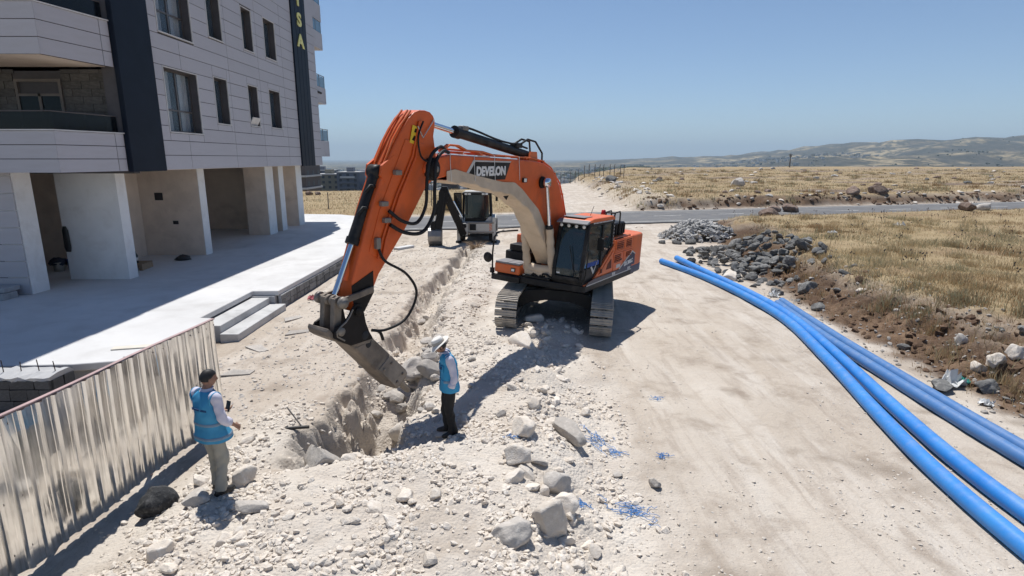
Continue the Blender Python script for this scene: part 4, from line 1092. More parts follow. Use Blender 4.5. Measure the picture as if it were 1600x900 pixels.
# frame bars
def bar(pts, r=0.055, name="pillar", mat=None):
    mb = H()
    for p, q in zip(pts[:-1], pts[1:]): mb.beam(p, q, 2*r, 2*r)
    return mb.build(name, mat or M_blkp, cab, 0.015)
for yy in (CA+0.05, CB-0.05):
    bar([(1.58, yy, 1.44), (1.60, yy, 1.75), (1.34, yy, 3.0)], 0.05)
    bar([(-0.34, yy, 2.2), (-0.34, yy, 3.0)], 0.055)
    bar([(1.34, yy, 2.98), (-0.34, yy, 2.98)], 0.05)
bar([(0.42, CB-0.045, 1.6), (0.42, CB-0.045, 2.95)], 0.06)
bar([(1.34, CA+0.1, 2.98), (1.34, CB-0.1, 2.98)], 0.05); bar([(-0.34, CA+0.1, 2.98), (-0.34, CB-0.1, 2.98)], 0.05)
bar([(1.60, CA+0.1, 1.50), (1.60, CB-0.1, 1.50)], 0.05)
# door: lower dark panel with logo tick, upper window
mb = H(); mb.prism([(1.50, 1.40), (1.52, 1.78), (0.45, 1.78), (0.45, 1.70), (0.95, 1.42)], CB-0.06, CB-0.01, 'y'); dl = mb.build("door_panel", M_blkp, cab, 0.01)
mb = H(); mb.prism([(1.48, 1.80), (1.28, 2.92), (0.48, 2.92), (0.48, 1.80)], CB-0.04, CB-0.028, 'y'); mb.build("side_window", M_cab_glass, cab)
mb = H(); mb.prism([(0.36, 1.80), (0.36, 2.92), (-0.28, 2.92), (-0.28, 2.30), (0.0, 2.02)], CB-0.04, CB-0.028, 'y'); mb.build("side_window", M_cab_glass, cab)
mb = H(); mb.prism([(0.36, 1.72), (0.0, 2.0), (-0.30, 2.28), (-0.30, 2.2), (-0.05, 1.9), (0.5, 1.52), (0.42, 1.72)], CB-0.06, CB-0.01, 'y'); mb.build("rear_panel", M_blkp, cab)
mb = H(); mb.prism([(1.53, 1.80), (1.33, 2.93), (-0.28, 2.93), (-0.28, 1.5), (1.5, 1.5)], CA+0.03, CA+0.045, 'y'); mb.build("side_window", M_cab_glass, cab)
mb = H(); mb.add([(1.59, CA+0.1, 1.56), (1.59, CB-0.1, 1.56), (1.615, CB-0.1, 1.76), (1.345, CB-0.1, 2.94), (1.345, CA+0.1, 2.94), (1.615, CA+0.1, 1.76)], [(0, 1, 2, 5), (5, 2, 3, 4)]); ws = mb.build("windscreen", M_cab_glass, cab)
s_ = ws.modifiers.new("thickness", 'SOLIDIFY'); s_.thickness = 0.01
# white tick decal and blue patch on the door
mb = H(); mb.prism([(1.12, 1.80), (0.92, 1.58), (0.86, 1.62), (0.62, 1.98), (0.88, 1.68), (1.04, 1.82)], CB-0.008, CB-0.003, 'y'); mb.build("tick_decal", M_silver, cab)
mb = H(); mb.box(0.50, 1.35, CB-0.028, CB-0.022, 1.81, 1.93); mb.build("blue_sticker_band", M_seat, cab)
# roof with light bar and grey visor
mb = H(); mb.prism([(1.42, 3.03), (1.36, 3.10), (1.1, 3.14), (-0.28, 3.14), (-0.42, 3.08), (-0.44, 3.02)], CA-0.01, CB+0.01, 'y'); rf = mb.build("roof", M_or, cab, 0.05, 3)
mb = H(); mb.box(0.75, 1.30, CA+0.06, CB-0.22, 3.142, 3.16); mb.build("roof_hatch", M_dirtyroof, rf, 0.01)
mb = H(); mb.prism([(1.36, 3.02), (1.56, 2.99), (1.57, 3.02), (1.38, 3.10)], CA+0.0, CB+0.0, 'y'); vs = mb.build("visor", M_dirtyroof, cab, 0.01)
for k in range(4):
    yy = CA+0.12+0.225*k
    mb = H(); mb.lathe([(0.001, -0.06), (0.06, -0.06), (0.065, 0.02), (0.001, 0.025)], (1.46, yy, 2.93), 14, 0, 'x'); l = mb.build("work_lamp", M_blkp, cab)
    mb = H(); mb.lathe([(0.001, 0.026), (0.05, 0.026), (0.045, 0.036), (0.001, 0.04)], (1.46, yy, 2.93), 14, 0, 'x'); mb.build("lamp_lens", M_lamp, l)
mb = H()
for k in range(14): mb.box(1.12-0.10*k, 1.17-0.10*k, CB+0.011, CB+0.02, 3.0, 3.035)
for k in range(7): mb.box(-0.44, -0.40, CB-0.03, CB-0.02+0.012, 2.9-0.1*k, 2.95-0.1*k)
tag(mb.build("white_rivet_edge", M_whitel, cab), kind="stuff")
# seat, wiper, mirror, handrail, beacon, aerial
mb = H(); mb.box(0.25, 0.8, 0.72, 1.2, 1.75, 1.92); mb.box(0.12, 0.3, 0.72, 1.2, 1.92, 2.6); mb.build("seat", M_blkp, cab, 0.06, 3)
mb = H(); mb.box(0.95, 1.3, 0.62, 0.7, 1.45, 2.05); mb.box(0.95, 1.3, 1.22, 1.3, 1.45, 2.05); mb.build("console", M_blkp, cab, 0.02)
mb = H(); mb.tube([(1.66, 1.2, 1.55), (1.60, 1.05, 2.1), (1.56, 0.95, 2.4)], 0.014, 6); mb.build("wiper", M_blkp, cab)
mb = H(); mb.box(1.56, 1.60, 0.62, 0.72, 1.60, 1.73); mb.build("paper_sticker", M_whitel, cab)
mb = H(); mb.box(0.98, 1.03, CB+0.10, CB+0.30, 2.28, 2.62); mr = mb.build("wing_mirror", M_blkp, cab, 0.02)
mb = H(); mb.tube([(1.38, CB-0.03, 2.75), (1.2, CB+0.2, 2.76), (1.0, CB+0.2, 2.62)], 0.013, 6); mb.build("mirror_arm", M_blkp, mr)
mb = H(); mb.tube([(1.55, CB+0.02, 1.45), (1.56, CB+0.05, 1.62), (1.42, CB+0.05, 2.3)], 0.016, 6); mb.build("handrail", M_blkp, cab)
mb = H(); mb.cyl((-0.62, 0.95, 2.46), (-0.62, 0.95, 3.10), 0.02, 8); bp = mb.build("beacon_post", M_blkp, exc)
mb = H(); mb.lathe([(0.001, 0.0), (0.075, 0.0), (0.075, 0.05), (0.06, 0.14), (0.001, 0.16)], (-0.62, 0.95, 3.10), 16); mb.build("beacon", M_redl, bp)
mb = H(); mb.tube([(0.35, 0.95, 3.13), (0.2, 0.98, 3.4)], 0.008, 5); mb.build("aerial", M_blkp, cab)
mb = H(); mb.tube([(1.5, 0.55, 1.35), (1.58, 0.3, 1.5), (1.4, -0.1, 1.45)], 0.035, 6); mb.build("hydraulic_hose", M_hose, exc)

# --- boom
boom_p = [(0.42, 1.62), (0.30, 1.85), (0.40, 2.6), (0.62, 3.30), (1.02, 3.95), (1.48, 4.36), (2.0, 4.545), (2.6, 4.60), (6.0, 4.66), (6.45, 4.60), (6.80, 4.52), (6.86, 4.36), (6.75, 4.20), (6.55, 4.16), (6.15, 4.22), (5.4, 4.09), (4.3, 3.91), (3.4, 3.74), (2.70, 3.42), (2.10, 2.88), (1.40, 2.10), (0.85, 1.60)]
BW = 0.25
mb = H(); mb.prism(boom_p, -BW, BW, 'y'); boom = mb.build("boom", M_or_arm, exc, 0.03, 2)
for yy in (-BW-0.001, BW+0.001):   # weld flange lines and pin bosses
    s = 1 if yy > 0 else -1
    mb = H(); mb.lathe([(0.001, 0.0), (0.17, 0.0), (0.17, 0.05*s), (0.09, 0.07*s), (0.001, 0.07*s)], (6.6, yy, 4.37), 20, 0, 'y'); mb.build("pin_boss", M_grime, boom)
    mb = H(); mb.lathe([(0.001, 0.0), (0.16, 0.0), (0.15, 0.06*s), (0.10, 0.08*s), (0.001, 0.08*s)], (2.1, yy, 4.05), 20, 0, 'y'); mb.build("pin_boss", M_grime, boom)
    mb = H(); mb.lathe([(0.001, 0.071*s), (0.07, 0.071*s), (0.06, 0.11*s), (0.001, 0.11*s)], (6.6, yy, 4.37), 16, 0, 'y'); mb.build("pin", M_steel, boom)
mb = H(); mb.box(2.95, 3.13, BW+0.002, BW+0.06, 4.06, 4.17); mb.build("boom_lamp", M_blkp, boom, 0.01); mb = H(); mb.box(3.0, 3.12, BW+0.061, BW+0.068, 4.075, 4.16); mb.build("lamp_lens", M_lamp, boom)
# maker's banner: black slanted plate with silver edge and white lettering
mb = H(); mb.prism([(5.40, 4.28), (5.15, 4.53), (3.72, 4.53), (3.92, 4.14), (4.6, 4.14)], BW+0.004, BW+0.007, 'y'); mb.build("banner", M_blkp, boom)
mb = H(); mb.prism([(5.52, 4.26), (5.24, 4.565), (3.68, 4.565), (3.72, 4.533), (5.16, 4.533), (5.42, 4.26)], BW+0.0045, BW+0.008, 'y'); mb.build("banner_edge", M_silver, boom)
house_text("DEVELON", 0.27, 4.52, 4.325, BW+0.010, M_whitel, "maker_lettering", radians(1), 0.0, 0.014, boom, 1.0)
# tan cloth wrapped under the boom
n = 46
path_u = [(6.18, 4.33, 4.16), (5.9, 4.37, 4.11), (5.5, 4.30, 4.08), (5.0, 4.22, 4.00), (4.5, 4.15, 3.92), (4.0, 4.08, 3.83), (3.5, 4.07, 3.73), (3.1, 3.89, 3.56), (2.70, 3.64, 3.38)]
V = []; F = []
low = [(0.98, 1.78, 1.52, 1.45), (1.35, 2.3, 1.82, 1.66), (1.75, 2.85, 2.28, 2.1), (2.15, 3.25, 2.72, 2.55)]
prof_pts = [((x, zu), (x, zl)) for x, zu, zl in path_u] + [((2.20, 3.34), (2.46, 3.13)), ((1.76, 2.84), (2.02, 2.70)), ((1.26, 2.26), (1.50, 2.14)), ((0.92, 1.80), (1.12, 1.70))]
# resample
def resample(seq, m):
    seq = np.array([[a[0], a[1], b[0], b[1]] for a, b in seq]); t = np.linspace(0, len(seq)-1, m)
    return np.stack([np.interp(t, np.arange(len(seq)), seq[:, k]) for k in range(4)], 1)
rs = resample(prof_pts, 60)
mb = H(); rings = []
for i, (ax, az, bx_, bz) in enumerate(rs):
    w0 = BW+0.012; w1 = BW+0.022+0.005*sin(i*0.9)+0.003*sin(i*2.3); sag = 0.02*sin(i*0.4)+0.012*sin(i*1.3)
    dx, dz = bx_-ax, bz-az
    ring = []
    for (f, w) in ((0.0, w0), (0.35, w0+0.004*sin(i*1.3)), (0.7, w0+0.006), (0.97, w1), (1.04, w1-0.02), (1.05, 0.1), (1.05, -0.1), (1.04, -w1+0.02), (0.97, -w1), (0.7, -w0-0.006), (0.35, -w0), (0.0, -w0)):
        ring.append((ax+dx*f + (0.008*sin(i*1.1) if f > 1 else 0), w, az+dz*f - (sag if f > 0.9 else 0)))
    rings.append(ring)
k = len(rings[0]); V = [p for r in rings for p in r]; F = []
for i in range(len(rings)-1):
    for j in range(k-1): F.append((i*k+j, i*k+j+1, (i+1)*k+j+1, (i+1)*k+j))
mb.add(V, F, 0, False); cl = mb.build("dust_cloth", M_cloth, boom)
s_ = cl.modifiers.new("thickness", 'SOLIDIFY'); s_.thickness = 0.012; s_.offset = 1
for x in (6.05, 5.2, 4.4, 3.3):   # ties round the boom
    mb = H(); mb.tube([(x, BW+0.045, 4.12), (x+0.02, BW+0.012, 4.56), (x, BW, 4.67), (x, -BW, 4.67)], 0.007, 5); mb.build("tie_cord", M_whitel, boom)
mb = H(); mb.prism([(4.05, 3.76), (3.8, 3.77), (3.9, 3.66)], BW+0.052, BW+0.058, 'y'); mb.build("cloth_tear", M_grime, cl)
# pipes along the boom top
def bz_top(x): return float(np.interp(x, [0.35, 0.55, 0.97, 1.43, 2.0, 2.6, 6.0, 6.5], [2.6, 3.3, 3.98, 4.40, 4.60, 4.66, 4.72, 4.72]))
for j, yy in enumerate((-0.19, -0.11, 0.11, 0.19)):
    pts = [(x - (0.08 if x < 1.2 else 0), yy, bz_top(x) + (0.05 if 4.6 < x < 6.1 else 0.0) + (0.08 if 5.6 < x < 6.05 and j > 1 else 0)) for x in (0.32, 0.5, 0.75, 1.0, 1.25, 1.5, 1.75, 2.05, 2.6, 3.2, 4.4, 4.8, 5.4, 5.7, 6.0, 6.25)]
    mb = H(); mb.tube(pts, 0.022, 7); mb.build("hydraulic_pipe", M_or, boom)
for x in (0.8, 1.3, 2.0, 2.9, 3.9, 4.9, 5.6):
    mb = H(); mb.obox((x-(0.05 if x < 1.2 else 0), 0, bz_top(x)-0.01), (0.06, 0.46, 0.05)); mb.build("pipe_clamp", M_or, boom)
# boom cylinders, barrels wrapped in cloth
for yy in (0.40, -0.40):
    p0 = Vector((2.1, yy, 4.05)); p1 = Vector((1.42, yy, 1.55)); m = p0.lerp(p1, 0.46)
    mb = H(); mb.tube([p0, m], 0.055, 14); mb.lathe([(0.001, -0.08), (0.12, -0.08), (0.12, 0.08), (0.001, 0.08)], p0, 16, 0, 'y'); cy = mb.build("boom_cylinder", M_chrome, exc)
    mb = H(); q = m.lerp(p1, 0.06); mb.tube([m, q], 0.10, 14); mb.build("gland", M_blkp, cy)
    mb = H()
    pts = [q.lerp(p1, t) for t in np.linspace(0, 1, 14)]
    mb.tube(pts, [0.105+0.010*sin(i*2.1)+0.006*rnd.random() for i in range(14)], 14); mb.build("cloth_wrap", M_cloth, cy)
mb = H(); mb.tube([(1.40, -0.5, 1.62), (1.46, 0, 1.60), (1.42, 0.5, 1.64)], [0.11, 0.12, 0.11], 12); mb.build("foot_cloth", M_cloth, exc)
mb = H(); mb.prism([(1.50, 1.34), (1.55, 1.52), (1.40, 1.62), (1.2, 1.58), (1.2, 1.36)], -0.46, 0.44, 'y'); mb.build("foot_cloth", M_cloth, exc, 0.05, 3)

# --- arm cylinder on top of the boom
a0 = Vector((6.62, 0, 5.26)); a1 = Vector((2.45, 0, 4.72)); am = a0.lerp(a1, 0.24)
mb = H(); mb.tube([a0, am], 0.06, 14); mb.lathe([(0.001, -0.1), (0.13, -0.1), (0.13, 0.1), (0.001, 0.1)], a0, 16, 0, 'y'); ac = mb.build("arm_cylinder", M_chrome, exc)
mb = H(); mb.tube([am, am.lerp(a1, 0.05)], 0.13, 16); mb.build("gland", M_blkp, ac)
mb = H(); mb.tube([am.lerp(a1, 0.05), a1], 0.105, 16); mb.build("barrel", M_blkp, ac)
up = (a1-a0).cross(Vector((0, 1, 0))).normalized()
if up.z < 0: up = -up
mb = H(); mb.tube([am.lerp(a1, t) + up*(0.14+0.02*sin(9*t)) + Vector((0, 0.04, 0)) for t in np.linspace(0.08, 0.95, 10)], 0.025, 6); mb.build("cylinder_pipe", M_hose, ac)
mb = H(); mb.obox(am.lerp(a1, 0.10)+up*0.13, (0.22, 0.14, 0.10)); mb.build("port_block", M_steel, ac, 0.02)
mb = H(); mb.obox(am.lerp(a1, 0.80)+up*0.15, (0.30, 0.2, 0.12)); mb.build("port_block", M_blkp, ac, 0.02)
for yy in (-0.09, 0.09):
    p = am.lerp(a1, 0.82)
    mb = H(); mb.tube([p+up*0.2+Vector((0, yy, 0)), p+Vector((-0.35, yy, 0.32)), p+Vector((-0.75, yy, 0.28)), p+Vector((-0.98, yy*2, 0.0)), p+Vector((-1.0, yy*2, -0.25))], 0.026, 7); mb.build("loop_hose", M_hose, ac)
mb = H(); mb.prism([(2.2, 4.5), (2.75, 4.5), (2.6, 4.82), (2.3, 4.82)], -0.17, -0.12, 'y'); mb.prism([(2.2, 4.5), (2.75, 4.5), (2.6, 4.82), (2.3, 4.82)], 0.12, 0.17, 'y'); mb.build("cylinder_bracket", M_or, exc)

# --- arm (dipper)
arm_p = [(6.48, 5.20), (6.49, 5.30), (6.54, 5.38), (6.64, 5.44), (6.78, 5.46), (6.95, 5.45), (7.10, 5.40), (7.24, 5.29), (7.42, 5.08), (7.60, 4.83), (7.86, 4.40), (8.18, 3.72), (8.68, 2.42), (8.66, 2.05), (8.58, 1.84), (8.42, 1.82), (8.28, 2.0), (8.02, 2.46), (7.35, 3.19), (6.72, 4.02), (6.40, 4.22), (6.42, 4.60), (6.52, 5.0)]
AW = 0.19
mb = H(); mb.prism(arm_p, -AW, AW, 'y'); arm = mb.build("arm", M_or_arm, exc, 0.025, 2)
mb = H(); mb.prism([(6.8, 4.84), (7.35, 4.90), (8.02, 3.62), (8.28, 2.9), (7.95, 2.72), (7.3, 3.42), (6.72, 4.2)], AW+0.001, AW+0.014, 'y'); mb.build("side_plate", M_or_arm, arm, 0.006)
for s in (-1, 1):
    mb = H(); mb.lathe([(0.001, 0.0), (0.23, 0.0), (0.22, 0.07*s), (0.001, 0.08*s)], (6.6, AW*s, 4.37), 20, 0, 'y'); mb.build("pivot_boss", M_grime, arm)
    mb = H(); mb.prism([(7.62, 4.62), (7.95, 4.42), (7.98, 4.24), (7.86, 4.12), (7.65, 4.3)], s*0.17-0.025, s*0.17+0.025, 'y'); mb.build("cylinder_ear", M_or_arm, arm)
    mb = H(); mb.prism([(8.18, 2.55), (8.70, 2.35), (8.64, 1.9), (8.4, 1.83), (8.16, 2.15)], s*(AW+0.006)-0.005, s*(AW+0.006)+0.005, 'y'); mb.build("grease_patch", M_grime, arm)
# hose bundle, pipes on the arm's outer edge
for k, (yy, off) in enumerate(((0.06, 0.05), (0.13, 0.035), (-0.08, 0.05))):
    pts = [(7.14, yy, 5.40+off*0.6), (7.42, yy, 5.10+off*0.8), (7.60, yy, 4.86+off*0.8), (7.84, yy, 4.44+off*0.4)]
    mb = H(); mb.tube(pts, 0.02, 6); mb.build("hydraulic_pipe", M_or, arm)
for k, dx in enumerate((0.12, 0.22)):
    mb = H(); mb.tube([(7.02-dx*0.3, AW+0.03, 5.25), (7.30-dx, AW+0.035, 4.6), (7.75-dx, AW+0.035, 3.85), (8.1-dx, AW+0.035, 3.1), (8.2-dx, AW+0.035, 2.75)], 0.02, 6); mb.build("hydraulic_pipe", M_or_arm, arm)
mb = H(); mb.tube([(6.55, AW+0.02, 5.30), (6.9, AW+0.05, 4.95), (7.05, AW+0.05, 5.15)], 0.012, 6); mb.build("grease_line", M_silver, arm)
# yellow warning sticker
mb = H(); mb.prism([(7.02, 4.80), (6.94, 5.12), (7.16, 5.17), (7.24, 4.85)], AW+0.0155, AW+0.018, 'y'); st = mb.build("warning_sticker", M_yel, arm)
mb = H(); mb.prism([(7.06, 4.86), (7.04, 4.94), (7.12, 4.98), (7.18, 4.90)], AW+0.0185, AW+0.020, 'y'); mb.prism([(7.0, 5.02), (6.99, 5.08), (7.09, 5.11), (7.12, 5.04)], AW+0.0185, AW+0.020, 'y'); mb.build("sticker_mark", M_grime, st)
# the two thick hoses that loop from the boom head over the arm's flank, and the breaker hose
def bez(P, m=16):
    P = [Vector(p) for p in P]; out = []
    for i in range(len(P)-1):
        p0 = P[max(i-1, 0)]; p1 = P[i]; p2 = P[i+1]; p3 = P[min(i+2, len(P)-1)]
        for t in np.linspace(0, 1, m, endpoint=False):
            t2, t3 = t*t, t*t*t
            out.append(0.5*((2*p1) + (p2-p0)*t + (2*p0-5*p1+4*p2-p3)*t2 + (3*p1-p0-3*p2+p3)*t3))
    out.append(P[-1]); return out
mb = H(); mb.tube(bez([(6.15, 0.20, 4.74), (6.50, 0.34, 4.80), (6.86, 0.40, 4.60), (6.98, 0.42, 4.15), (7.0, 0.42, 3.70), (7.22, 0.40, 3.38), (7.56, 0.34, 3.42), (7.84, 0.26, 3.62)], 8), 0.033, 8); mb.build("looped_hose", M_hose, arm)
mb = H(); mb.tube(bez([(6.15, 0.28, 4.70), (6.45, 0.38, 4.72), (6.76, 0.46, 4.52), (6.84, 0.50, 4.0), (6.86, 0.50, 3.55), (7.12, 0.46, 3.20), (7.50, 0.36, 3.20), (7.80, 0.26, 3.36)], 8), 0.036, 8); mb.build("looped_hose", M_hose, arm)
mb = H(); mb.tube(bez([(6.9, AW+0.05, 5.25), (7.06, AW+0.07, 4.95), (6.98, AW+0.08, 4.6), (6.75, AW+0.1, 4.5)], 6), 0.018, 6); mb.build("thin_hose", M_hose, arm)
mb = H(); mb.tube(bez([(8.10, AW+0.06, 2.98), (7.98, 0.30, 2.72), (7.56, 0.44, 2.44), (7.28, 0.46, 2.02), (7.52, 0.42, 1.56), (7.98, 0.34, 1.42), (8.28, 0.26, 1.46)], 8), 0.026, 8); mb.build("breaker_hose", M_hose, arm)
mb = H(); mb.obox((8.11, AW+0.05, 3.05), (0.1, 0.08, 0.2)); mb.build("hose_fitting", M_steel, arm, 0.01)
for (x, z) in ((7.95, 3.75), (7.88, 3.45), (7.6, 4.3)):
    mb = H(); mb.obox((x, AW+0.05, z), (0.16, 0.10, 0.09)); mb.build("hose_fitting", M_steel, arm, 0.015)
# bucket cylinder in front of the arm
b0 = Vector((7.90, 0, 4.30)); b1 = Vector((8.90, 0, 2.20)); bm_ = b0.lerp(b1, 0.60)
mb = H(); mb.tube([bm_, b1], 0.055, 14); bc = mb.build("attachment_cylinder", M_chrome, exc)
mb = H(); mb.tube([b0, b0.lerp(b1, 0.55)], 0.105, 16); mb.lathe([(0.001, -0.12), (0.13, -0.12), (0.13, 0.12), (0.001, 0.12)], b0, 16, 0, 'y'); mb.build("barrel", M_blkp, bc)
mb = H(); mb.tube([b0.lerp(b1, 0.55), bm_], 0.125, 16); mb.build("gland", M_blkp, bc)
for t in (0.12, 0.30):
    mb = H(); p = b0.lerp(b1, t); mb.tube([p+Vector((0.02, 0.1, 0)), p+Vector((0.14, 0.12, 0.02)), p+Vector((0.2, 0.06, -0.1))], 0.03, 7); mb.build("cylinder_hose", M_hose, bc)
mb = H(); mb.tube([b0+Vector((0.12, 0.05, -0.1)), b0+Vector((0.26, 0.05, -0.45)), b0+Vector((0.36, 0.05, -0.72))], 0.022, 6); mb.build("cylinder_hose", M_hose, bc)

# --- linkage and hydraulic breaker
link_p = Vector((8.98, 0, 2.12)); arm_l = Vector((8.22, 0, 2.22)); arm_e = Vector((8.64, 0, 1.90)); brk_pin = Vector((9.02, 0, 1.64))
for s in (-1, 1):
    mb = H(); mb.beam(arm_l+Vector((0, 0.235*s, 0)), link_p+Vector((0.04, 0.235*s, 0)), 0.05, 0.12); mb.build("guide_link", M_brk, exc, 0.015)
    mb = H(); mb.lathe([(0.001, 0.0), (0.105, 0.0), (0.105, 0.06*s), (0.06, 0.075*s), (0.06, 0.09*s), (0.001, 0.09*s)], link_p+Vector((0, 0.262*s, 0)), 18, 0, 'y'); mb.build("link_pin", M_steel, exc)
mb = H(); mb.tube([link_p+Vector((0, -0.30, 0)), link_p+Vector((0, 0.30, 0))], 0.055, 12); mb.build("link_pin", M_steel, exc)
for s in (-0.15, -0.05, 0.06, 0.16):
    mb = H(); mb.lathe([(0.001, -0.03), (0.095, -0.03), (0.095, 0.03), (0.001, 0.03)], link_p+Vector((0, s, 0)), 16, 0, 'y'); mb.build("link_ring", M_brk, exc, 0.01)
for s in (-0.13, 0.13):
    mb = H(); mb.beam(link_p+Vector((-0.0, s, 0.06)), brk_pin+Vector((0.0, s, -0.06)), 0.11, 0.17); mb.build("push_link", M_brk, exc, 0.02)
brk = empty("hydraulic_breaker"); brk.parent = exc
for s in (-1, 1):   # side ears that hold the two pins
    ear = [(8.52, 1.98), (8.58, 2.03), (8.68, 2.04), (8.76, 1.98), (8.83, 1.88), (8.90, 1.80), (9.00, 1.75), (9.12, 1.71), (9.18, 1.63), (9.18, 1.53), (8.98, 1.40), (8.80, 1.30), (8.26, 1.30), (8.36, 1.46), (8.44, 1.64)]
    mb = H(); e_ = mb.prism(ear, s*0.265-0.025, s*0.265+0.025, 'y').build("mounting_ear", M_grime, brk, 0.018)
    mb = H(); mb.tube([(x, 0.292*s, z) for x, z in [(8.76, 1.96), (8.84, 1.85), (8.92, 1.77), (9.04, 1.71), (9.13, 1.64), (9.12, 1.55), (8.96, 1.44)]], 0.016, 6); mb.build("worn_edge", M_steel, e_)
    mb = H(); mb.lathe([(0.001, 0.0), (0.085, 0.0), (0.085, 0.035*s), (0.001, 0.035*s)], arm_e+Vector((0, 0.292*s, 0)), 16, 0, 'y'); mb.build("pin", M_grime, brk)
    mb = H(); mb.lathe([(0.001, 0.0), (0.075, 0.0), (0.075, 0.03*s), (0.001, 0.03*s)], brk_pin+Vector((0.02, 0.292*s, -0.02)), 16, 0, 'y'); mb.build("pin", M_steel, brk)
mb = H(); mb.prism([(9.27, 1.72), (9.30, 1.66), (9.27, 1.57), (9.18, 1.50), (8.92, 1.35), (8.60, 1.24), (8.30, 1.22), (8.30, 1.29), (8.62, 1.31), (8.90, 1.43), (9.14, 1.57), (9.21, 1.66)], -0.25, 0.25, 'y'); mb.build("base_plate", M_brk, brk, 0.015)
hp = [(8.24, 1.32), (7.80, 0.89), (7.27, 0.37), (7.23, 0.29), (7.27, 0.20), (7.50, 0.05), (7.58, 0.05), (7.86, 0.33), (8.50, 1.00), (8.84, 1.36)]
mb = H(); mb.prism(hp, -0.225, 0.225, 'y'); hs_ = mb.build("housing", M_brk, brk, 0.04, 3)
for s in (-1, 1):
    mb = H(); mb.prism([(8.20, 1.25), (7.98, 1.05), (8.36, 0.90), (8.66, 1.21)], s*0.228-0.010, s*0.228+0.010, 'y'); mb.build("wear_plate", M_brk, hs_, 0.008)
    mb = H(); mb.prism([(7.76, 0.83), (7.31, 0.38), (7.30, 0.27), (7.52, 0.10), (7.60, 0.12), (8.08, 0.62)], s*0.230-0.014, s*0.230+0.014, 'y'); mb.build("wear_plate", M_brkd, hs_, 0.01)
    for (x, z) in ((7.42, 0.34), (7.58, 0.22), (7.74, 0.66), (7.94, 0.58)):
        mb = H(); mb.lathe([(0.001, 0.0), (0.03, 0.0), (0.026, 0.018*s), (0.001, 0.018*s)], (x, s*0.245, z), 8, 0, 'y'); mb.build("bolt", M_brk, hs_)
    for (x, z, r_) in ((8.47, 1.42, 0.085), (8.34, 1.20, 0.07)):
        mb = H(); mb.lathe([(0.001, 0.0), (r_, 0.0), (r_*0.9, 0.006*s), (0.001, 0.006*s)], (x, s*0.2915 if z > 1.3 else s*0.24, z), 16, 0, 'y'); mb.build("bolt_hole", M_dark, hs_)
mb = H(); mb.tube([(7.36, 0, 0.2), (7.14, 0, -0.06), (7.0, 0, -0.2), (6.94, 0, -0.28)], [0.10, 0.075, 0.07, 0.02], 12); mb.build("chisel", M_steel, brk)
mb = H(); mb.tube(bez([(8.28, 0.26, 1.46), (8.12, 0.30, 1.40), (8.02, 0.29, 1.22)], 5), 0.03, 7); mb.build("hose_fitting", M_hose, brk)
# ------------------------------------------------------------------ people
M_skin = pm("tanned_skin", (0.30, 0.16, 0.105), 0.55, var=0.08, scale=8)
M_hair = pm("black_hair", (0.012, 0.010, 0.009), 0.6, var=0.3, scale=30, bmp=0.4, bscale=90)
M_vest = pm("blue_vest_cloth", (0.045, 0.275, 0.48), 0.75, var=0.10, scale=5, bmp=0.25, bscale=11, bdist=0.02)
M_vest2 = pm("dark_vest_print", (0.012, 0.06, 0.16), 0.8)
M_strp = pm("grey_reflective_tape", (0.17, 0.26, 0.36), 0.5, var=0.08)
M_shirt = pm("pale_lilac_shirt", (0.60, 0.58, 0.67), 0.85, var=0.06, scale=8, bmp=0.35, bscale=16, bdist=0.015)
M_trou = pm("khaki_grey_trousers", (0.33, 0.315, 0.27), 0.9, var=0.08, scale=6, bmp=0.35, bscale=14, bdist=0.015)
M_trou2 = pm("black_trousers", (0.014, 0.013, 0.013), 0.85, var=0.2, bmp=0.25, bscale=14, bdist=0.015)
M_shoeb = pm("black_shoe_leather", (0.014, 0.014, 0.015), 0.5, var=0.2, dirt=(0.2, 0.17, 0.13), dirt_amt=0.3, dirt_scale=12)
M_hat = pm("white_hat_cloth", (0.74, 0.71, 0.66), 0.9, var=0.05, bmp=0.2, bscale=20)
M_hat2 = pm("grey_hat_band", (0.40, 0.37, 0.33), 0.9, var=0.1)

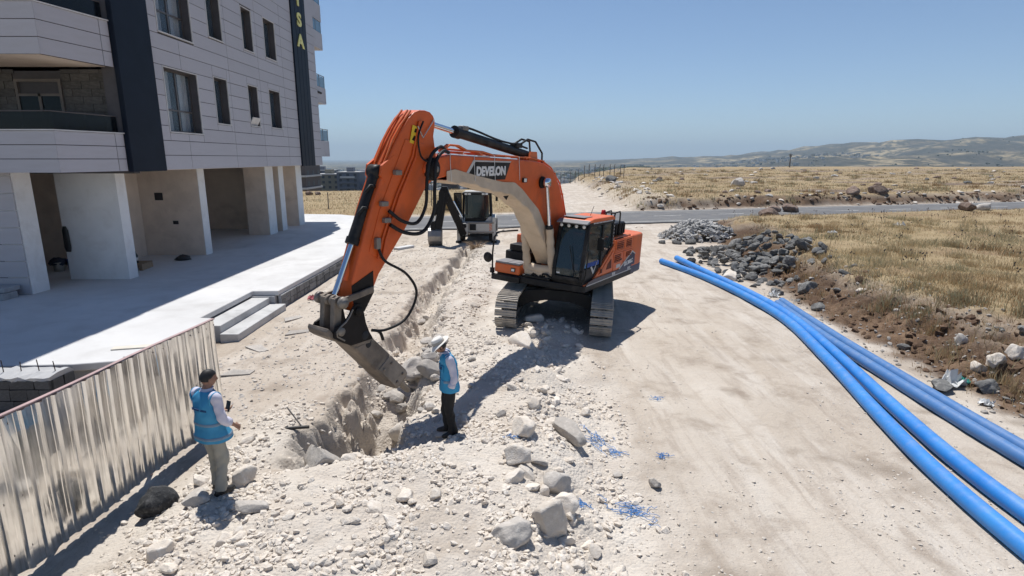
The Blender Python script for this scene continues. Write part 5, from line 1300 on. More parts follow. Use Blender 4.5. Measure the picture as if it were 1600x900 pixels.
def ev_mesh(o, name):
    dg = bpy.context.evaluated_depsgraph_get()
    me = bpy.data.meshes.new_from_object(o.evaluated_get(dg)); me.name = name
    bpy.data.objects.remove(o)
    return me
def head_verts(tilt, yaw, pos, scale=1.0):
    """head facing +x, built from a fine sphere; eyes at half height, nose, brow, mouth, chin"""
    nu, nv = 56, 40; V = []
    for j in range(nv+1):
        th = pi*j/nv
        for i in range(nu):
            ph = 2*pi*i/nu
            d = Vector((sin(th)*cos(ph), sin(th)*sin(ph), cos(th)))
            x = d.x*(0.098 if d.x > 0 else 0.102); y = d.y*0.077; z = d.z*0.118
            low = max(0.0, -d.z)
            y *= 1-0.30*low**1.5; x *= 1-(0.22 if d.x < 0 else 0.02)*low
            if d.x > 0:
                def gs(zc, yc, sz, sy): return math.exp(-((z-zc)/sz)**2-((abs(y)-yc)/sy)**2)
                x += 0.024*gs(-0.028, 0.0, 0.016, 0.014) + 0.012*gs(-0.005, 0.0, 0.022, 0.010)
                x += 0.006*gs(0.022, 0.026, 0.010, 0.026) - 0.012*gs(0.002, 0.032, 0.013, 0.016)
                x += 0.007*gs(-0.058, 0.0, 0.008, 0.022) - 0.004*gs(-0.066, 0.0, 0.004, 0.02) + 0.008*gs(-0.074, 0, 0.008, 0.018)
                x += 0.010*gs(-0.105, 0.0, 0.018, 0.022) + 0.005*gs(-0.03, 0.05, 0.02, 0.02)
            V.append(Vector((x, y, z)))
    F = []
    for j in range(nv):
        for i in range(nu):
            k = (i+1) % nu; F.append((j*nu+i, (j+1)*nu+i, (j+1)*nu+k, j*nu+k))
    R = Matrix.Rotation(yaw, 3, 'Z') @ Matrix.Rotation(tilt, 3, 'Y')
    T = lambda p: Vector(pos) + R @ (Vector(p)*scale)
    return V, F, T
def finger_chains(wrist, dirv, palm_n, side, curl):
    """five finger chains; returns list of (points, radii). dirv: forearm direction, palm_n: direction the palm faces, side: towards the thumb"""
    ch = []
    for k, (off, L) in enumerate(((0.030, 0.072), (0.010, 0.082), (-0.010, 0.076), (-0.029, 0.060))):
        base = wrist + dirv*0.085 + side*off
        p = [wrist + dirv*0.045 + side*off*0.8, base]; d = dirv.copy()
        for s in range(3):
            a = curl*(0.5+0.35*s)*(1+0.12*k)
            d2 = (d*cos(a) + palm_n*sin(a)).normalized(); base = base + d2*L*(0.42, 0.32, 0.26)[s]; p.append(base.copy()); d = d2
        ch.append((p, [0.013, 0.0105, 0.0095, 0.0088, 0.0075]))
    t0 = wrist + dirv*0.02 + side*0.026; t1 = t0 + (side*0.7+dirv*0.6+palm_n*0.35).normalized()*0.035; t2 = t1 + (dirv*0.85+side*0.25+palm_n*0.45).normalized()*0.032; t3 = t2 + (dirv*0.9+palm_n*0.4).normalized()*0.024
    ch.append(([t0, t1, t2, t3], [0.014, 0.0125, 0.0105, 0.0085]))
    return ch
def body(name, J, parent, tilt, hyaw, hands):
    """one continuous skin surface: skin modifier skeleton, head and fingers united by a voxel remesh"""
    V = []; E = []; Rr_ = []
    def add(p, r): V.append(Vector(p)); Rr_.append(r); return len(V)-1
    def chain(root, pts, rs):
        prev = root
        for p, r in zip(pts, rs):
            i = add(p, r)
            if prev is not None: E.append((prev, i))
            prev = i
        return prev
    pel = add(J["pelvis"], 0.135)
    ch = chain(pel, [J["waist"], J["chest"], J["neckbase"]], [0.125, 0.140, 0.075])
    nk = chain(ch, [J["neck"], J["skull"]], [0.056, 0.055])
    for s in ("l", "r"):
        chain(pel, [J["hip_"+s], (Vector(J["hip_"+s])+Vector(J["knee_"+s]))/2, J["knee_"+s], (Vector(J["knee_"+s])*0.6+Vector(J["ank_"+s])*0.4), J["ank_"+s]], [0.088, 0.075, 0.058, 0.055, 0.038])
        ca_ = V.index(Vector(J["chest"]))
        chain(ca_, [J["sh_"+s], (Vector(J["sh_"+s])+Vector(J["el_"+s]))/2, J["el_"+s], (Vector(J["el_"+s])*0.6+Vector(J["wr_"+s])*0.4), J["wr_"+s]], [0.060, 0.050, 0.041, 0.038, 0.027])
    me = bpy.data.meshes.new("skel"); me.from_pydata([v[:] for v in V], E, [])
    o = link("skel", me)
    md = o.modifiers.new("skin", 'SKIN')
    for i, sv in enumerate(me.skin_vertices[0].data):
        sv.radius = (Rr_[i], Rr_[i]*(0.8 if i < 3 else 1)); sv.use_root = (i == 0)
    o.modifiers.new("sub", 'SUBSURF').levels = 1
    b_me = ev_mesh(o, "b"); bm = bmesh.new(); bm.from_mesh(b_me)
    hv, hf, T = head_verts(tilt, hyaw, J["skull"])
    vs = [bm.verts.new(T(p)) for p in hv]
    for f in hf:
        try: bm.faces.new([vs[i] for i in f])
        except ValueError: pass
    m2 = MB()
    for s in (1, -1):
        m2.loft([[T((-0.005+0.018*cos(a)*w, s*(0.070+0.010*t), -0.012+0.031*sin(a)*w)) for a in np.linspace(0, 2*pi, 10, endpoint=False)] for t, w in ((-0.5, 0.6), (0.4, 1.0), (1.2, 1.05), (1.6, 0.6))])
    for (wr, dv, pn, sd, curl) in hands:
        wr, dv, pn, sd = Vector(wr), Vector(dv).normalized(), Vector(pn).normalized(), Vector(sd).normalized()
        pn = (pn - dv*pn.dot(dv)).normalized(); sd = (sd - dv*sd.dot(dv) - pn*sd.dot(pn)).normalized()
        rings = []
        for t, w, h in ((-0.02, 0.024, 0.020), (0.015, 0.030, 0.019), (0.05, 0.041, 0.017), (0.085, 0.043, 0.014), (0.098, 0.036, 0.010)):
            rings.append([wr+dv*t+sd*(w*cos(a))+pn*(h*sin(a)) for a in np.linspace(0, 2*pi, 14, endpoint=False)])
        m2.loft(rings)
        for p, r in finger_chains(wr, dv, pn, sd, curl): m2.tube(p, r, 8)
    o2 = link("tmp2", m2.mesh("tmp2", M_skin)); bm.from_mesh(o2.data); bpy.data.objects.remove(o2)
    me2 = bpy.data.meshes.new("c"); bm.to_mesh(me2); bm.free(); bpy.data.meshes.remove(b_me)
    o3 = link("tmp3", me2); r_m = o3.modifiers.new("r", 'REMESH'); r_m.mode = 'VOXEL'; r_m.voxel_size = 0.0062
    s_m = o3.modifiers.new("s", 'SMOOTH'); s_m.factor = 0.5; s_m.iterations = 2
    fm = ev_mesh(o3, name)
    bm = bmesh.new(); bm.from_mesh(fm); bm.verts.ensure_lookup_table()     # keep the one outer surface, drop inner pockets
    seen = set(); best = []
    for v in bm.verts:
        if v.index in seen: continue
        st = [v]; seen.add(v.index); comp = []
        while st:
            q = st.pop(); comp.append(q)
            for e in q.link_edges:
                w_ = e.other_vert(q)
                if w_.index not in seen: seen.add(w_.index); st.append(w_)
        if len(comp) > len(best): best = comp
    keep = set(v.index for v in best)
    bmesh.ops.delete(bm, geom=[v for v in bm.verts if v.index not in keep], context='VERTS')
    bm.to_mesh(fm); bm.free(); fm.materials.clear(); fm.materials.append(M_skin); fm.polygons.foreach_set("use_smooth", [True]*len(fm.polygons))
    return link(name, fm, parent), T
def ell(c, rx, ry, n=28, rot=0.0, fx=None):
    c = Vector(c); out = []
    for k in range(n):
        a = 2*pi*k/n; ex = abs(cos(a))**0.85*(1 if cos(a) > 0 else -1); ey = abs(sin(a))**0.85*(1 if sin(a) > 0 else -1)
        x, y = rx*ex, ry*ey
        out.append(c + Vector((x*cos(rot)-y*sin(rot), x*sin(rot)+y*cos(rot), 0)))
    return out
def wrinkle(mb, amp, f, seed):
    V = np.array(mb.v); n = fbm(V[:, 0]*f+V[:, 2]*f*0.4+seed, V[:, 2]*f*1.3+V[:, 1]*f, 3, seed)
    n2 = fbm(V[:, 1]*f-V[:, 2]*f*0.5, V[:, 2]*f*0.9+V[:, 0]*f+7, 3, seed+1)
    V[:, 0] += amp*n; V[:, 1] += amp*n2; mb.v = [tuple(p) for p in V]; return mb
def subd(o, lv=1):
    m = o.modifiers.new("sub", 'SUBSURF'); m.levels = lv; m.render_levels = lv; return o
def limb(mb, pts, rs, n=16, m=24):
    P = bez(pts, max(2, m//(len(pts)-1))); t = np.linspace(0, len(rs)-1, len(P)); r = [float(np.interp(q, range(len(rs)), rs)) for q in t]
    return mb.tube(P, r, n)

def dress(parent, J, T, vest, trou, hem, hemr, lean, stripes, seed):
    L = lambda z: Vector((lean*(z-0.9), 0, 0))
    # trousers
    mb = MB(); rings = [ell(Vector(J["pelvis"])+Vector((0, 0, dz)), rx, ry) for dz, rx, ry in ((-0.13, 0.075, 0.10), (-0.06, 0.125, 0.165), (0.0, 0.135, 0.18), (0.10, 0.13, 0.17))]
    mb.loft(rings)
    for s in ("l", "r"):
        h = Vector(J["hip_"+s]); k = Vector(J["knee_"+s]); a = Vector(J["ank_"+s])
        limb(mb, [h+Vector((0, 0, 0.05)), h.lerp(k, 0.4), k, k.lerp(a, 0.5), a+Vector((0.0, 0, -0.035))], [0.105, 0.102, 0.082, 0.076, 0.074], 18, 28)
    wrinkle(mb, 0.026, 10, seed); tr_o = mb.build("trousers", trou, parent); subd(tr_o)
    # shirt sleeves and collar
    for s in ("l", "r"):
        sh, el, wr = Vector(J["sh_"+s]), Vector(J["el_"+s]), Vector(J["wr_"+s]); end = el.lerp(wr, J.get("cuff_"+s, 0.55))
        mb = MB(); limb(mb, [sh+(Vector(J["neckbase"])-sh)*0.25, sh, sh.lerp(el, 0.5), el, end], [0.070, 0.080, 0.066, 0.060, 0.054], 16, 24)
        wrinkle(mb, 0.020, 13, seed+3); subd(mb.build("shirt_sleeve", M_shirt, parent))
        mb = MB(); d = (wr-el).normalized(); mb.tube([end-d*0.055, end-d*0.05, end+d*0.015, end+d*0.02], [0.057, 0.063, 0.062, 0.050], 16); wrinkle(mb, 0.006, 20, seed+4); mb.build("rolled_cuff", M_shirt, parent)
    nb, nk = Vector(J["neckbase"]), Vector(J["neck"])
    mb = MB(); mb.loft([ell(nb+Vector((0, 0, -0.05)), 0.105, 0.125), ell(nb.lerp(nk, 0.2), 0.082, 0.088), ell(nb.lerp(nk, 0.55), 0.070, 0.072), ell(nb.lerp(nk, 0.75)+Vector((0.006, 0, 0)), 0.072, 0.074)]); subd(mb.build("shirt_collar", M_shirt, parent))
    # vest: one loose shell from shoulders to hem
    Zc = Vector(J["chest"]).z; zs = Vector(J["sh_l"]).z; c0 = Vector(J["pelvis"]); c1 = Vector(J["chest"])
    def cen(z):
        t = (z-c0.z)/(c1.z-c0.z); p = c0.lerp(c1, min(max(t, -0.4), 1.0)); return Vector((p.x, p.y, z)) + (Vector((nb.x-p.x, nb.y-p.y, 0))*max(0, t-1.0)*2.2)
    def sec(z):   # half depth, half width
        zz = [hem, hem+0.06, 0.98, 1.12, 1.28, zs-0.06, zs-0.005, zs+0.045, zs+0.075]
        return float(np.interp(z, zz, [hemr[0], hemr[0], 0.152, 0.146, 0.150, 0.142, 0.122, 0.094, 0.074])), float(np.interp(z, zz, [hemr[1], hemr[1], 0.212, 0.20, 0.203, 0.206, 0.193, 0.150, 0.092]))
    zl = list(np.linspace(hem, zs+0.075, 22)); rings = []
    for z in zl: rx, ry = sec(z); rings.append(ell(cen(z), rx, ry, 34))
    mb = MB(); mb.loft(rings, caps=False)
    mb.loft([ell(cen(hem), sec(hem)[0], sec(hem)[1], 34), ell(cen(hem)+Vector((0, 0, 0.02)), sec(hem)[0]-0.012, sec(hem)[1]-0.012, 34), ell(cen(hem+0.2), 0.11, 0.15, 34)], caps=False)
    wrinkle(mb, 0.026, 8, seed+7); vo = mb.build("vest", vest, parent); subd(vo)
    def band(z0, z1, name, mat, d=0.006):
        m = MB(); rr = []
        for z, e in ((z0, -0.004), (z0+0.002, d), (z1-0.002, d), (z1, -0.004)):
            rx, ry = sec(z); rr.append(ell(cen(z), rx+e, ry+e, 34))
        m.loft(rr, caps=False); wrinkle(m, 0.026, 8, seed+7); b_ = m.build(name, mat, vo); subd(b_)
    for z0, z1 in stripes: band(z0, z1, "reflective_stripe", M_strp)
    for s in ("l", "r"):   # armhole piping
        sh = Vector(J["sh_"+s]); sg = 1 if s == "l" else -1
        m = MB(); m.tube([sh+Vector((0.085*cos(a), sg*(-0.012+0.02*sin(a)), 0.095*sin(a)-0.02)) for a in np.linspace(0, 2*pi, 22)], 0.012, 6); m.build("armhole_edge", vest, vo)
    m = MB(); rx, ry = sec(1.2)
    m.tube([cen(z)+Vector((sec(z)[0]+0.004, 0.0, 0)) for z in np.linspace(hem+0.02, zs-0.05, 10)], 0.007, 6); m.build("zip", M_vest2, vo)
    for sg in (-1, 1):
        for z in (hem+0.16, 1.22):
            rx, ry = sec(z); p = cen(z)+Vector((rx*0.90, sg*0.10, 0)); m = MB(); m.obox(p, (0.02, 0.095, 0.12), Matrix.Rotation(sg*0.28, 3, 'Z')); m.build("pocket", vest, vo, 0.008)
    # shoes
    for s in ("l", "r"):
        a = Vector(J["ank_"+s]); f = Vector(J["foot_"+s]).normalized(); lft = Vector((-f.y, f.x, 0)); z0 = a.z-0.085
        m = MB(); rings = []
        for t, w, h in ((-0.085, 0.022, 0.05), (-0.07, 0.036, 0.085), (-0.02, 0.040, 0.105), (0.04, 0.042, 0.085), (0.10, 0.048, 0.062), (0.15, 0.044, 0.05), (0.185, 0.026, 0.035)):
            c = Vector((a.x, a.y, z0))+f*t; ring = []
            for k in range(14):
                q = 2*pi*k/14; zz = max(0.0, (sin(q)+0.55)/1.55)*h if sin(q) > -0.55 else 0.0
                ring.append(c+lft*(w*cos(q))+Vector((0, 0, zz)))
            rings.append(ring)
        m.loft(rings); so = m.build("shoe", M_shoeb, parent); subd(so)
        m = MB(); pts = [(-0.09, 0.03), (-0.05, 0.042), (0.04, 0.044), (0.11, 0.052), (0.17, 0.042), (0.195, 0.02)]
        poly = [Vector((a.x, a.y, 0))+f*t+lft*w for t, w in pts]+[Vector((a.x, a.y, 0))+f*t-lft*w for t, w in reversed(pts)]
        m.prism([(p.x, p.y) for p in poly], z0-0.012, z0+0.014, 'z'); m.build("sole", M_shoeb, so)
    return vo, sec, cen

# the man by the fence: seen from behind his right shoulder, facing the trench
px_, py_ = -4.06, 7.20
p1 = empty("person", (px_, py_, tz(px_, py_)), radians(64), "man in blue vest and grey trousers standing by the fence, seen from behind", "person")
J1 = dict(pelvis=(-0.01, 0, 0.93), waist=(-0.035, 0, 1.08), chest=(-0.045, 0, 1.30), neckbase=(-0.03, 0, 1.47), neck=(0.005, 0, 1.54), skull=(0.03, 0, 1.64),
  hip_l=(0.0, 0.092, 0.89), knee_l=(0.06, 0.10, 0.49), ank_l=(0.06, 0.11, 0.10), foot_l=(1, 0.25, 0), hip_r=(-0.01, -0.092, 0.89), knee_r=(0.015, -0.10, 0.49), ank_r=(-0.05, -0.10, 0.10), foot_r=(1, -0.15, 0),
  sh_l=(-0.04, 0.195, 1.42), el_l=(0.0, 0.25, 1.13), wr_l=(0.18, 0.02, 1.10), sh_r=(-0.04, -0.195, 1.42), el_r=(-0.02, -0.265, 1.12), wr_r=(0.17, -0.235, 0.955), cuff_r=0.45, cuff_l=0.45)
b1, T1 = body("body", J1, p1, 0.06, radians(-22), [((0.17, -0.235, 0.955), (0.62, 0.06, -0.55), (-0.4, 0.9, -0.3), (0.55, 0.1, 0.7), 0.55), ((0.18, 0.02, 1.10), (0.85, -0.5, 0.05), (0, 0.2, 1), (0.2, 1, 0), 0.6)])
v1, s1, c1_ = dress(p1, J1, T1, M_vest, M_trou, 0.80, (0.20, 0.262), -0.05, [(0.84, 0.885), (1.03, 1.075)], 11)
# hair: a cap of short hair over skull and nape
def hair_cap(T, parent, name, mat, cond, lift=0.011):
    hv, hf, _ = head_verts(0, 0, (0, 0, 0)); V = []
    for p in hv:
        k = cond(p); n = Vector((p.x/0.098**2, p.y/0.077**2, p.z/0.118**2)).normalized()
        V.append(T(p + n*(lift*k - 0.006*(1-k))))
    F = [f for f in hf if max(cond(hv[i]) for i in f) > 0.02]
    m = MB(); m.add(V, F, 0, True); return m.build(name, mat, parent)
def c_short(p):   # 1 where hair grows
    line = 0.052 if p.x > 0.055 else (0.052-(0.055-p.x)*0.80 if p.x > -0.02 else -0.030)
    return float(np.clip((p.z-line)/0.014+0.5, 0, 1))
hair_cap(T1, p1, "hair", M_hair, c_short, 0.010)
# dark print across the back of the vest
m = MB(); z = 1.27
ring = [c1_(z+0.012*cos(a*3))+Vector((-(s1(z)[0]+0.006)*cos(a), (s1(z)[1]+0.006)*sin(a)*0.98, 0)) for a in np.linspace(-0.75, 0.75, 15)]
for i in range(0, 14):
    a, b = ring[i], ring[i+1]
    if i in (4, 9): continue
    m.add([a+Vector((-0.004, 0, -0.012)), a.lerp(b, 0.72)+Vector((-0.004, 0, -0.012)), a.lerp(b, 0.72)+Vector((-0.004, 0, 0.014)), a+Vector((-0.004, 0, 0.014)), a+Vector((0.01, 0, -0.012)), a.lerp(b, 0.72)+Vector((0.01, 0, -0.012)), a.lerp(b, 0.72)+Vector((0.01, 0, 0.014)), a+Vector((0.01, 0, 0.014))], [(0, 1, 2, 3), (4, 7, 6, 5), (0, 4, 5, 1), (3, 2, 6, 7), (0, 3, 7, 4), (1, 5, 6, 2)])
tag(m.build("back_print", M_vest2, v1), kind="stuff")
ph = MB(); ph.obox((0.30, 0.145, 1.12), (0.02, 0.075, 0.15), Matrix.Rotation(0.3, 3, 'Y')); 
R24 = Matrix.Rotation(radians(64), 3, 'Z'); P_ = Vector((px_, py_, tz(px_, py_))) + R24 @ Vector((0.245, -0.035, 1.16))
ph = MB(); ph.obox((0, 0, 0), (0.012, 0.075, 0.15), Matrix.Rotation(0.3, 3, 'Y')); tag(ph.build("phone", M_blk, None, 0.004, loc=P_, rot=(0, 0, radians(64))), "black phone held in front of the man by the fence", "phone")

# the man in the white hat: in profile, looking down at the breaker
qx, qy = -1.06, 9.12
p2 = empty("person", (qx, qy, tz(qx, qy)), radians(196), "man in white brimmed hat and black trousers standing on the spoil heap, looking down", "person")
J2 = dict(pelvis=(-0.01, 0, 0.91), waist=(-0.02, 0, 1.06), chest=(0.0, 0, 1.28), neckbase=(0.045, 0, 1.44), neck=(0.085, 0, 1.505), skull=(0.135, 0, 1.585),
  hip_l=(0.0, 0.09, 0.87), knee_l=(0.03, 0.10, 0.48), ank_l=(-0.03, 0.10, 0.10), foot_l=(1, 0.12, 0), hip_r=(0.0, -0.09, 0.87), knee_r=(0.05, -0.10, 0.48), ank_r=(0.02, -0.12, 0.10), foot_r=(1, -0.2, 0),
  sh_l=(0.01, 0.19, 1.395), el_l=(-0.045, 0.25, 1.10), wr_l=(0.03, 0.245, 0.86), sh_r=(0.02, -0.19, 1.395), el_r=(-0.03, -0.25, 1.10), wr_r=(0.08, -0.235, 0.86), cuff_l=0.62, cuff_r=0.62)
b2, T2 = body("body", J2, p2, 0.50, 0.0, [((0.03, 0.245, 0.86), (0.16, 0.02, -0.98), (0.1, -0.98, 0), (0.95, 0.1, 0.1), 0.35), ((0.08, -0.235, 0.86), (0.16, 0.02, -0.98), (0.1, 0.98, 0), (0.95, 0.1, 0.1), 0.35)])
M_vest_b = pm("bright_blue_vest_cloth", (0.03, 0.28, 0.50), 0.75, var=0.10, scale=5, bmp=0.25, bscale=11, bdist=0.02)
v2, s2, c2_ = dress(p2, J2, T2, M_vest_b, M_trou2, 0.81, (0.165, 0.215), 0.05, [(0.98, 1.03)], 23)
m = MB(); p = c2_(1.24)+Vector((s2(1.24)[0]*0.86, 0.10, 0)); m.obox(p+Vector((0.012, 0.01, 0)), (0.02, 0.05, 0.05), Matrix.Rotation(0.5, 3, 'Z')); m.build("chest_badge", M_vest2, v2, 0.004)
hair_cap(T2, p2, "hair", M_hair, lambda p: float(np.clip((p.z-(0.06 if p.x > 0.03 else -0.05))/0.014+0.5, 0, 1)), 0.006)
m = MB(); m.obox((0, 0, 0), (0.016, 0.058, 0.014)); m.v = [tuple(T2((x+0.108, y, z-0.050-6*y*y))) for x, y, z in m.v]; m.build("moustache", M_hair, p2, 0.004)
# hat: crown with grey band, wide brim dipping in front and turned up behind
hat = empty("hat"); hat.parent = p2
def brim_z(a, r): return 0.055*cos(a)*-1.0*(r/0.2)**2 + 0.030*abs(sin(a))**3*(r/0.2)**2
def hat_pt(r, a, z): return T2((r*cos(a)*1.12-0.008, r*sin(a), z))
m = MB(); n = 40
rings = [[hat_pt(r, 2*pi*k/n, z+(brim_z(2*pi*k/n, r) if r > 0.1 else 0)) for k in range(n)] for r, z in ((0.088, 0.040), (0.094, 0.052), (0.14, 0.040), (0.172, 0.028), (0.175, 0.034), (0.14, 0.048), (0.092, 0.062))]
m.loft(rings, caps=False); subd(m.build("brim", M_hat, hat))
m = MB(); rings = [[hat_pt(r*(1+0.03*cos(3*2*pi*k/n)), 2*pi*k/n, z) for k in range(n)] for r, z in ((0.093, 0.05), (0.094, 0.075), (0.091, 0.12), (0.083, 0.150), (0.055, 0.160), (0.005, 0.152))]
m.loft(rings); subd(m.build("crown", M_hat, hat))
m = MB(); rings = [[hat_pt(r*(1+0.03*cos(3*2*pi*k/n)), 2*pi*k/n, z) for k in range(n)] for r, z in ((0.094, 0.060), (0.0975, 0.063), (0.0965, 0.105), (0.093, 0.108))]
m.loft(rings, caps=False); m.build("band", M_hat2, hat)
# the rod with a dark foot beyond the first man
rx_, ry_ = -3.95, 9.55
o = empty("hand_tool", (rx_, ry_, tz(rx_, ry_)), 0, "thin rod on a dark bar lying on the ground beyond the man by the fence", "tool")
MB().tube([(0.18, 0, 0.03), (-0.10, 0.12, 0.34)], 0.014, 6).build("rod", M_steel, o); MB().tube([(-0.1, -0.05, 0.025), (0.3, 0.02, 0.025)], 0.03, 6).build("bar", M_shoeb, o)
# ------------------------------------------------------------------ backhoe loader (rear towards the camera)
M_bhw = pm("cream_white_machine_paint", (0.50, 0.485, 0.45), 0.45, var=0.06, dirt=(0.40, 0.34, 0.27), dirt_amt=0.6, dirt_scale=1.5)
M_bhk = pm("clean_black_paint", (0.010, 0.010, 0.011), 0.45, var=0.2, spec=0.2)
M_bh_glass, nt_, b_ = new_mat("dark_cab_glass")
b_.inputs["Base Color"].default_value = (0.012, 0.016, 0.018, 1); b_.inputs["Roughness"].default_value = 0.06; b_.inputs["Alpha"].default_value = 0.86
M_tyre = pm("dusty_tyre", (0.03, 0.029, 0.028), 0.9, var=0.2, dirt=(0.26, 0.22, 0.17), dirt_amt=0.7, dirt_scale=3)
M_bucket = pm("polished_bucket_steel", (0.30, 0.285, 0.27), 0.45, 0.6, var=0.2, scale=4, dirt=(0.3, 0.25, 0.2), dirt_amt=0.6, dirt_scale=4)
bh = empty("backhoe_loader", (-2.15, 33.6, tz(-2.15, 34)), 0, "white backhoe loader with black cab and digging arm, parked at the trench's far end", "backhoe loader")
# x right, y away from the camera, z up; rear face at y = 0
B = lambda: MB()
mb = B(); mb.box(-0.72, 0.95, 0.15, 4.4, 0.62, 1.02); mb.build("chassis", M_bhk, bh, 0.03)
mb = B(); mb.box(-1.0, 1.12, -0.02, 0.22, 0.55, 1.22); rfm = mb.build("rear_frame", M_bhw, bh, 0.03)
mb = B(); mb.box(-0.35, 0.72, -0.045, -0.022, 0.72, 1.12); mb.build("rail_plate", M_bhw, rfm, 0.01)
mb = B(); mb.box(-0.32, 0.05, -0.075, -0.047, 0.74, 1.10); mb.build("valve_block", M_bhk, rfm, 0.01)
mb = B(); mb.box(-1.0, 1.1, -0.06, -0.022, 0.56, 0.65); mb.build("slide_rail", M_steel, rfm)
mb = B(); mb.box(-1.0, 1.1, -0.06, -0.022, 1.13, 1.2); mb.build("slide_rail", M_steel, rfm)
for k in range(5):
    mb = B(); mb.prism([(0.82, 0.70+0.085*k), (0.98, 0.76+0.085*k), (0.98, 0.80+0.085*k), (0.82, 0.74+0.085*k)], -0.03, -0.024, 'y'); mb.build("chevron_stripe", M_or, rfm)
for x in (-0.98, 1.1):   # stabiliser legs
    mb = B(); mb.box(x-0.09, x+0.09, -0.05, 0.13, 0.12, 1.5); lg = mb.build("stabiliser", M_bhw, bh, 0.015)
    mb = B(); mb.box(x-0.16, x+0.16, -0.14, 0.22, 0.02, 0.115); mb.build("foot_pad", M_bhk, lg, 0.01)
def wheel(x, y, r, w):
    t = MB(); t.lathe([(r*0.55, -w/2), (r*0.86, -w/2), (r*0.97, -w*0.40), (r, -w*0.2), (r, w*0.2), (r*0.97, w*0.40), (r*0.86, w/2), (r*0.55, w/2)], (0, 0, 0), 32, 0, 'x', True, False)
    for k in range(22):
        a = 2*pi*k/22
        for s in (-1, 1):
            t.obox((s*w*0.23, (r+0.01)*cos(a+0.07*s), (r+0.01)*sin(a+0.07*s)), (w*0.46, 0.07, 0.055), Matrix.Rotation(a+pi/2*0, 3, 'X') @ Matrix.Rotation(0.5*s, 3, 'Z') if False else Matrix.Rotation(a-pi/2, 3, 'X'))
    o = t.build("wheel", M_tyre, bh, loc=(x, y, r))
    h = MB(); h.lathe([(0.001, -w*0.2), (r*0.3, -w*0.2), (r*0.52, -w*0.38), (r*0.56, -w*0.4), (r*0.56, w*0.4), (r*0.52, w*0.38), (r*0.3, w*0.2), (0.001, w*0.2)], (0, 0, 0), 24, 0, 'x'); h.build("rim", M_bhw, o)
wheel(-0.88, 0.95, 0.68, 0.42); wheel(0.98, 0.95, 0.68, 0.42); wheel(-0.82, 3.4, 0.55, 0.36); wheel(0.92, 3.4, 0.55, 0.36)
for x0, x1 in ((-1.12, -0.62), (0.72, 1.22)):
    mb = B(); mb.prism([(0.25, 1.1), (0.35, 1.38), (0.75, 1.52), (1.25, 1.50), (1.6, 1.2), (1.68, 1.2), (1.3, 1.56), (0.7, 1.58), (0.28, 1.44), (0.18, 1.1)], x0, x1, 'x'); mb.build("mudguard", M_bhw, bh, 0.01)
mb = B(); mb.prism([(1.9, 1.0), (4.3, 1.0), (4.35, 1.6), (1.9, 1.85)], -0.35, 0.6, 'x'); mb.build("bonnet", M_bhw, bh, 0.05)
# cab: posts, roof, glazed panels
cabb = empty("cab"); cabb.parent = bh
for (x, y, x2, y2) in ((-0.72, 0.30, -0.66, 0.40), (0.92, 0.30, 0.86, 0.40), (-0.72, 1.75, -0.66, 1.6), (0.92, 1.75, 0.86, 1.6)):
    mb = B(); mb.beam((x, y, 1.2), (x2, y2, 2.78), 0.11, 0.11); mb.build("pillar", M_bhk, cabb, 0.02)
mb = B(); mb.box(-0.76, 0.96, 0.24, 1.75, 2.76, 2.90); rf2 = mb.build("roof", M_bhk, cabb, 0.05, 3)
mb = B(); mb.box(-0.66, 0.55, 0.30, 1.72, 2.902, 2.965); mb.build("roof_panel", M_bhw, cabb, 0.03)
for x in (-0.52, -0.32, 0.48, 0.68):
    mb = B(); mb.box(x-0.08, x+0.08, 0.20, 0.238, 2.77, 2.86); mb.build("work_lamp", M_lamp, rf2, 0.01)
mb = B(); mb.box(-0.60, 0.80, 0.255, 0.30, 1.22, 1.42); mb.build("rear_panel", M_bhk, cabb, 0.02)
mb = B(); mb.add([(-0.62, 0.33, 1.43), (0.82, 0.33, 1.43), (0.78, 0.41, 2.76), (-0.58, 0.41, 2.76)], [(0, 1, 2, 3)]); o = mb.build("rear_window", M_bh_glass, cabb); o.modifiers.new("thickness", 'SOLIDIFY').thickness = 0.012
for x in (-0.70, 0.905):
    mb = B(); mb.add([(x, 0.38, 1.30), (x, 1.7, 1.30), (x*0.94, 1.56, 2.74), (x*0.94, 0.46, 2.74)], [(0, 1, 2, 3)]); o = mb.build("side_window", M_bh_glass, cabb); o.modifiers.new("thickness", 'SOLIDIFY').thickness = 0.012
for x in (-0.52, 0.53): MB().box(x, x+0.07, 0.34, 0.42, 1.45, 2.72).build("window_bar", M_bhk, cabb)
mb = B(); mb.prism([(0.55, 1.22), (0.93, 1.22), (0.97, 1.52), (0.80, 1.50)], 0.20, 0.25, 'y'); mb.build("rear_fairing", M_bhw, cabb, 0.02)
mb = B(); mb.box(-0.18, 0.38, 0.85, 1.4, 1.35, 1.6); mb.box(-0.18, 0.38, 1.25, 1.42, 1.6, 2.25); mb.build("seat", M_bhk, cabb, 0.06, 3)
mb = B(); mb.lathe([(0.001, 0), (0.14, 0.05), (0.16, 0.2), (0.001, 0.34)], (0.1, 0.75, 1.45), 12); mb.tube([(-0.35, 0.55, 1.3), (-0.3, 0.5, 1.85)], 0.03, 6); mb.tube([(0.45, 0.55, 1.3), (0.4, 0.5, 1.85)], 0.03, 6); mb.build("control_column", M_bhk, cabb)
mb = B(); mb.box(-1.22, -0.78, 0.35, 0.42, 1.6, 2.85); dp = mb.build("open_door", M_bh_glass, cabb, 0.02)
mb = B(); mb.box(-1.24, -1.20, 0.33, 0.44, 1.55, 2.88); mb.box(-1.2, -0.78, 0.33, 0.44, 2.852, 2.89); mb.build("door_frame", M_bhk, dp)
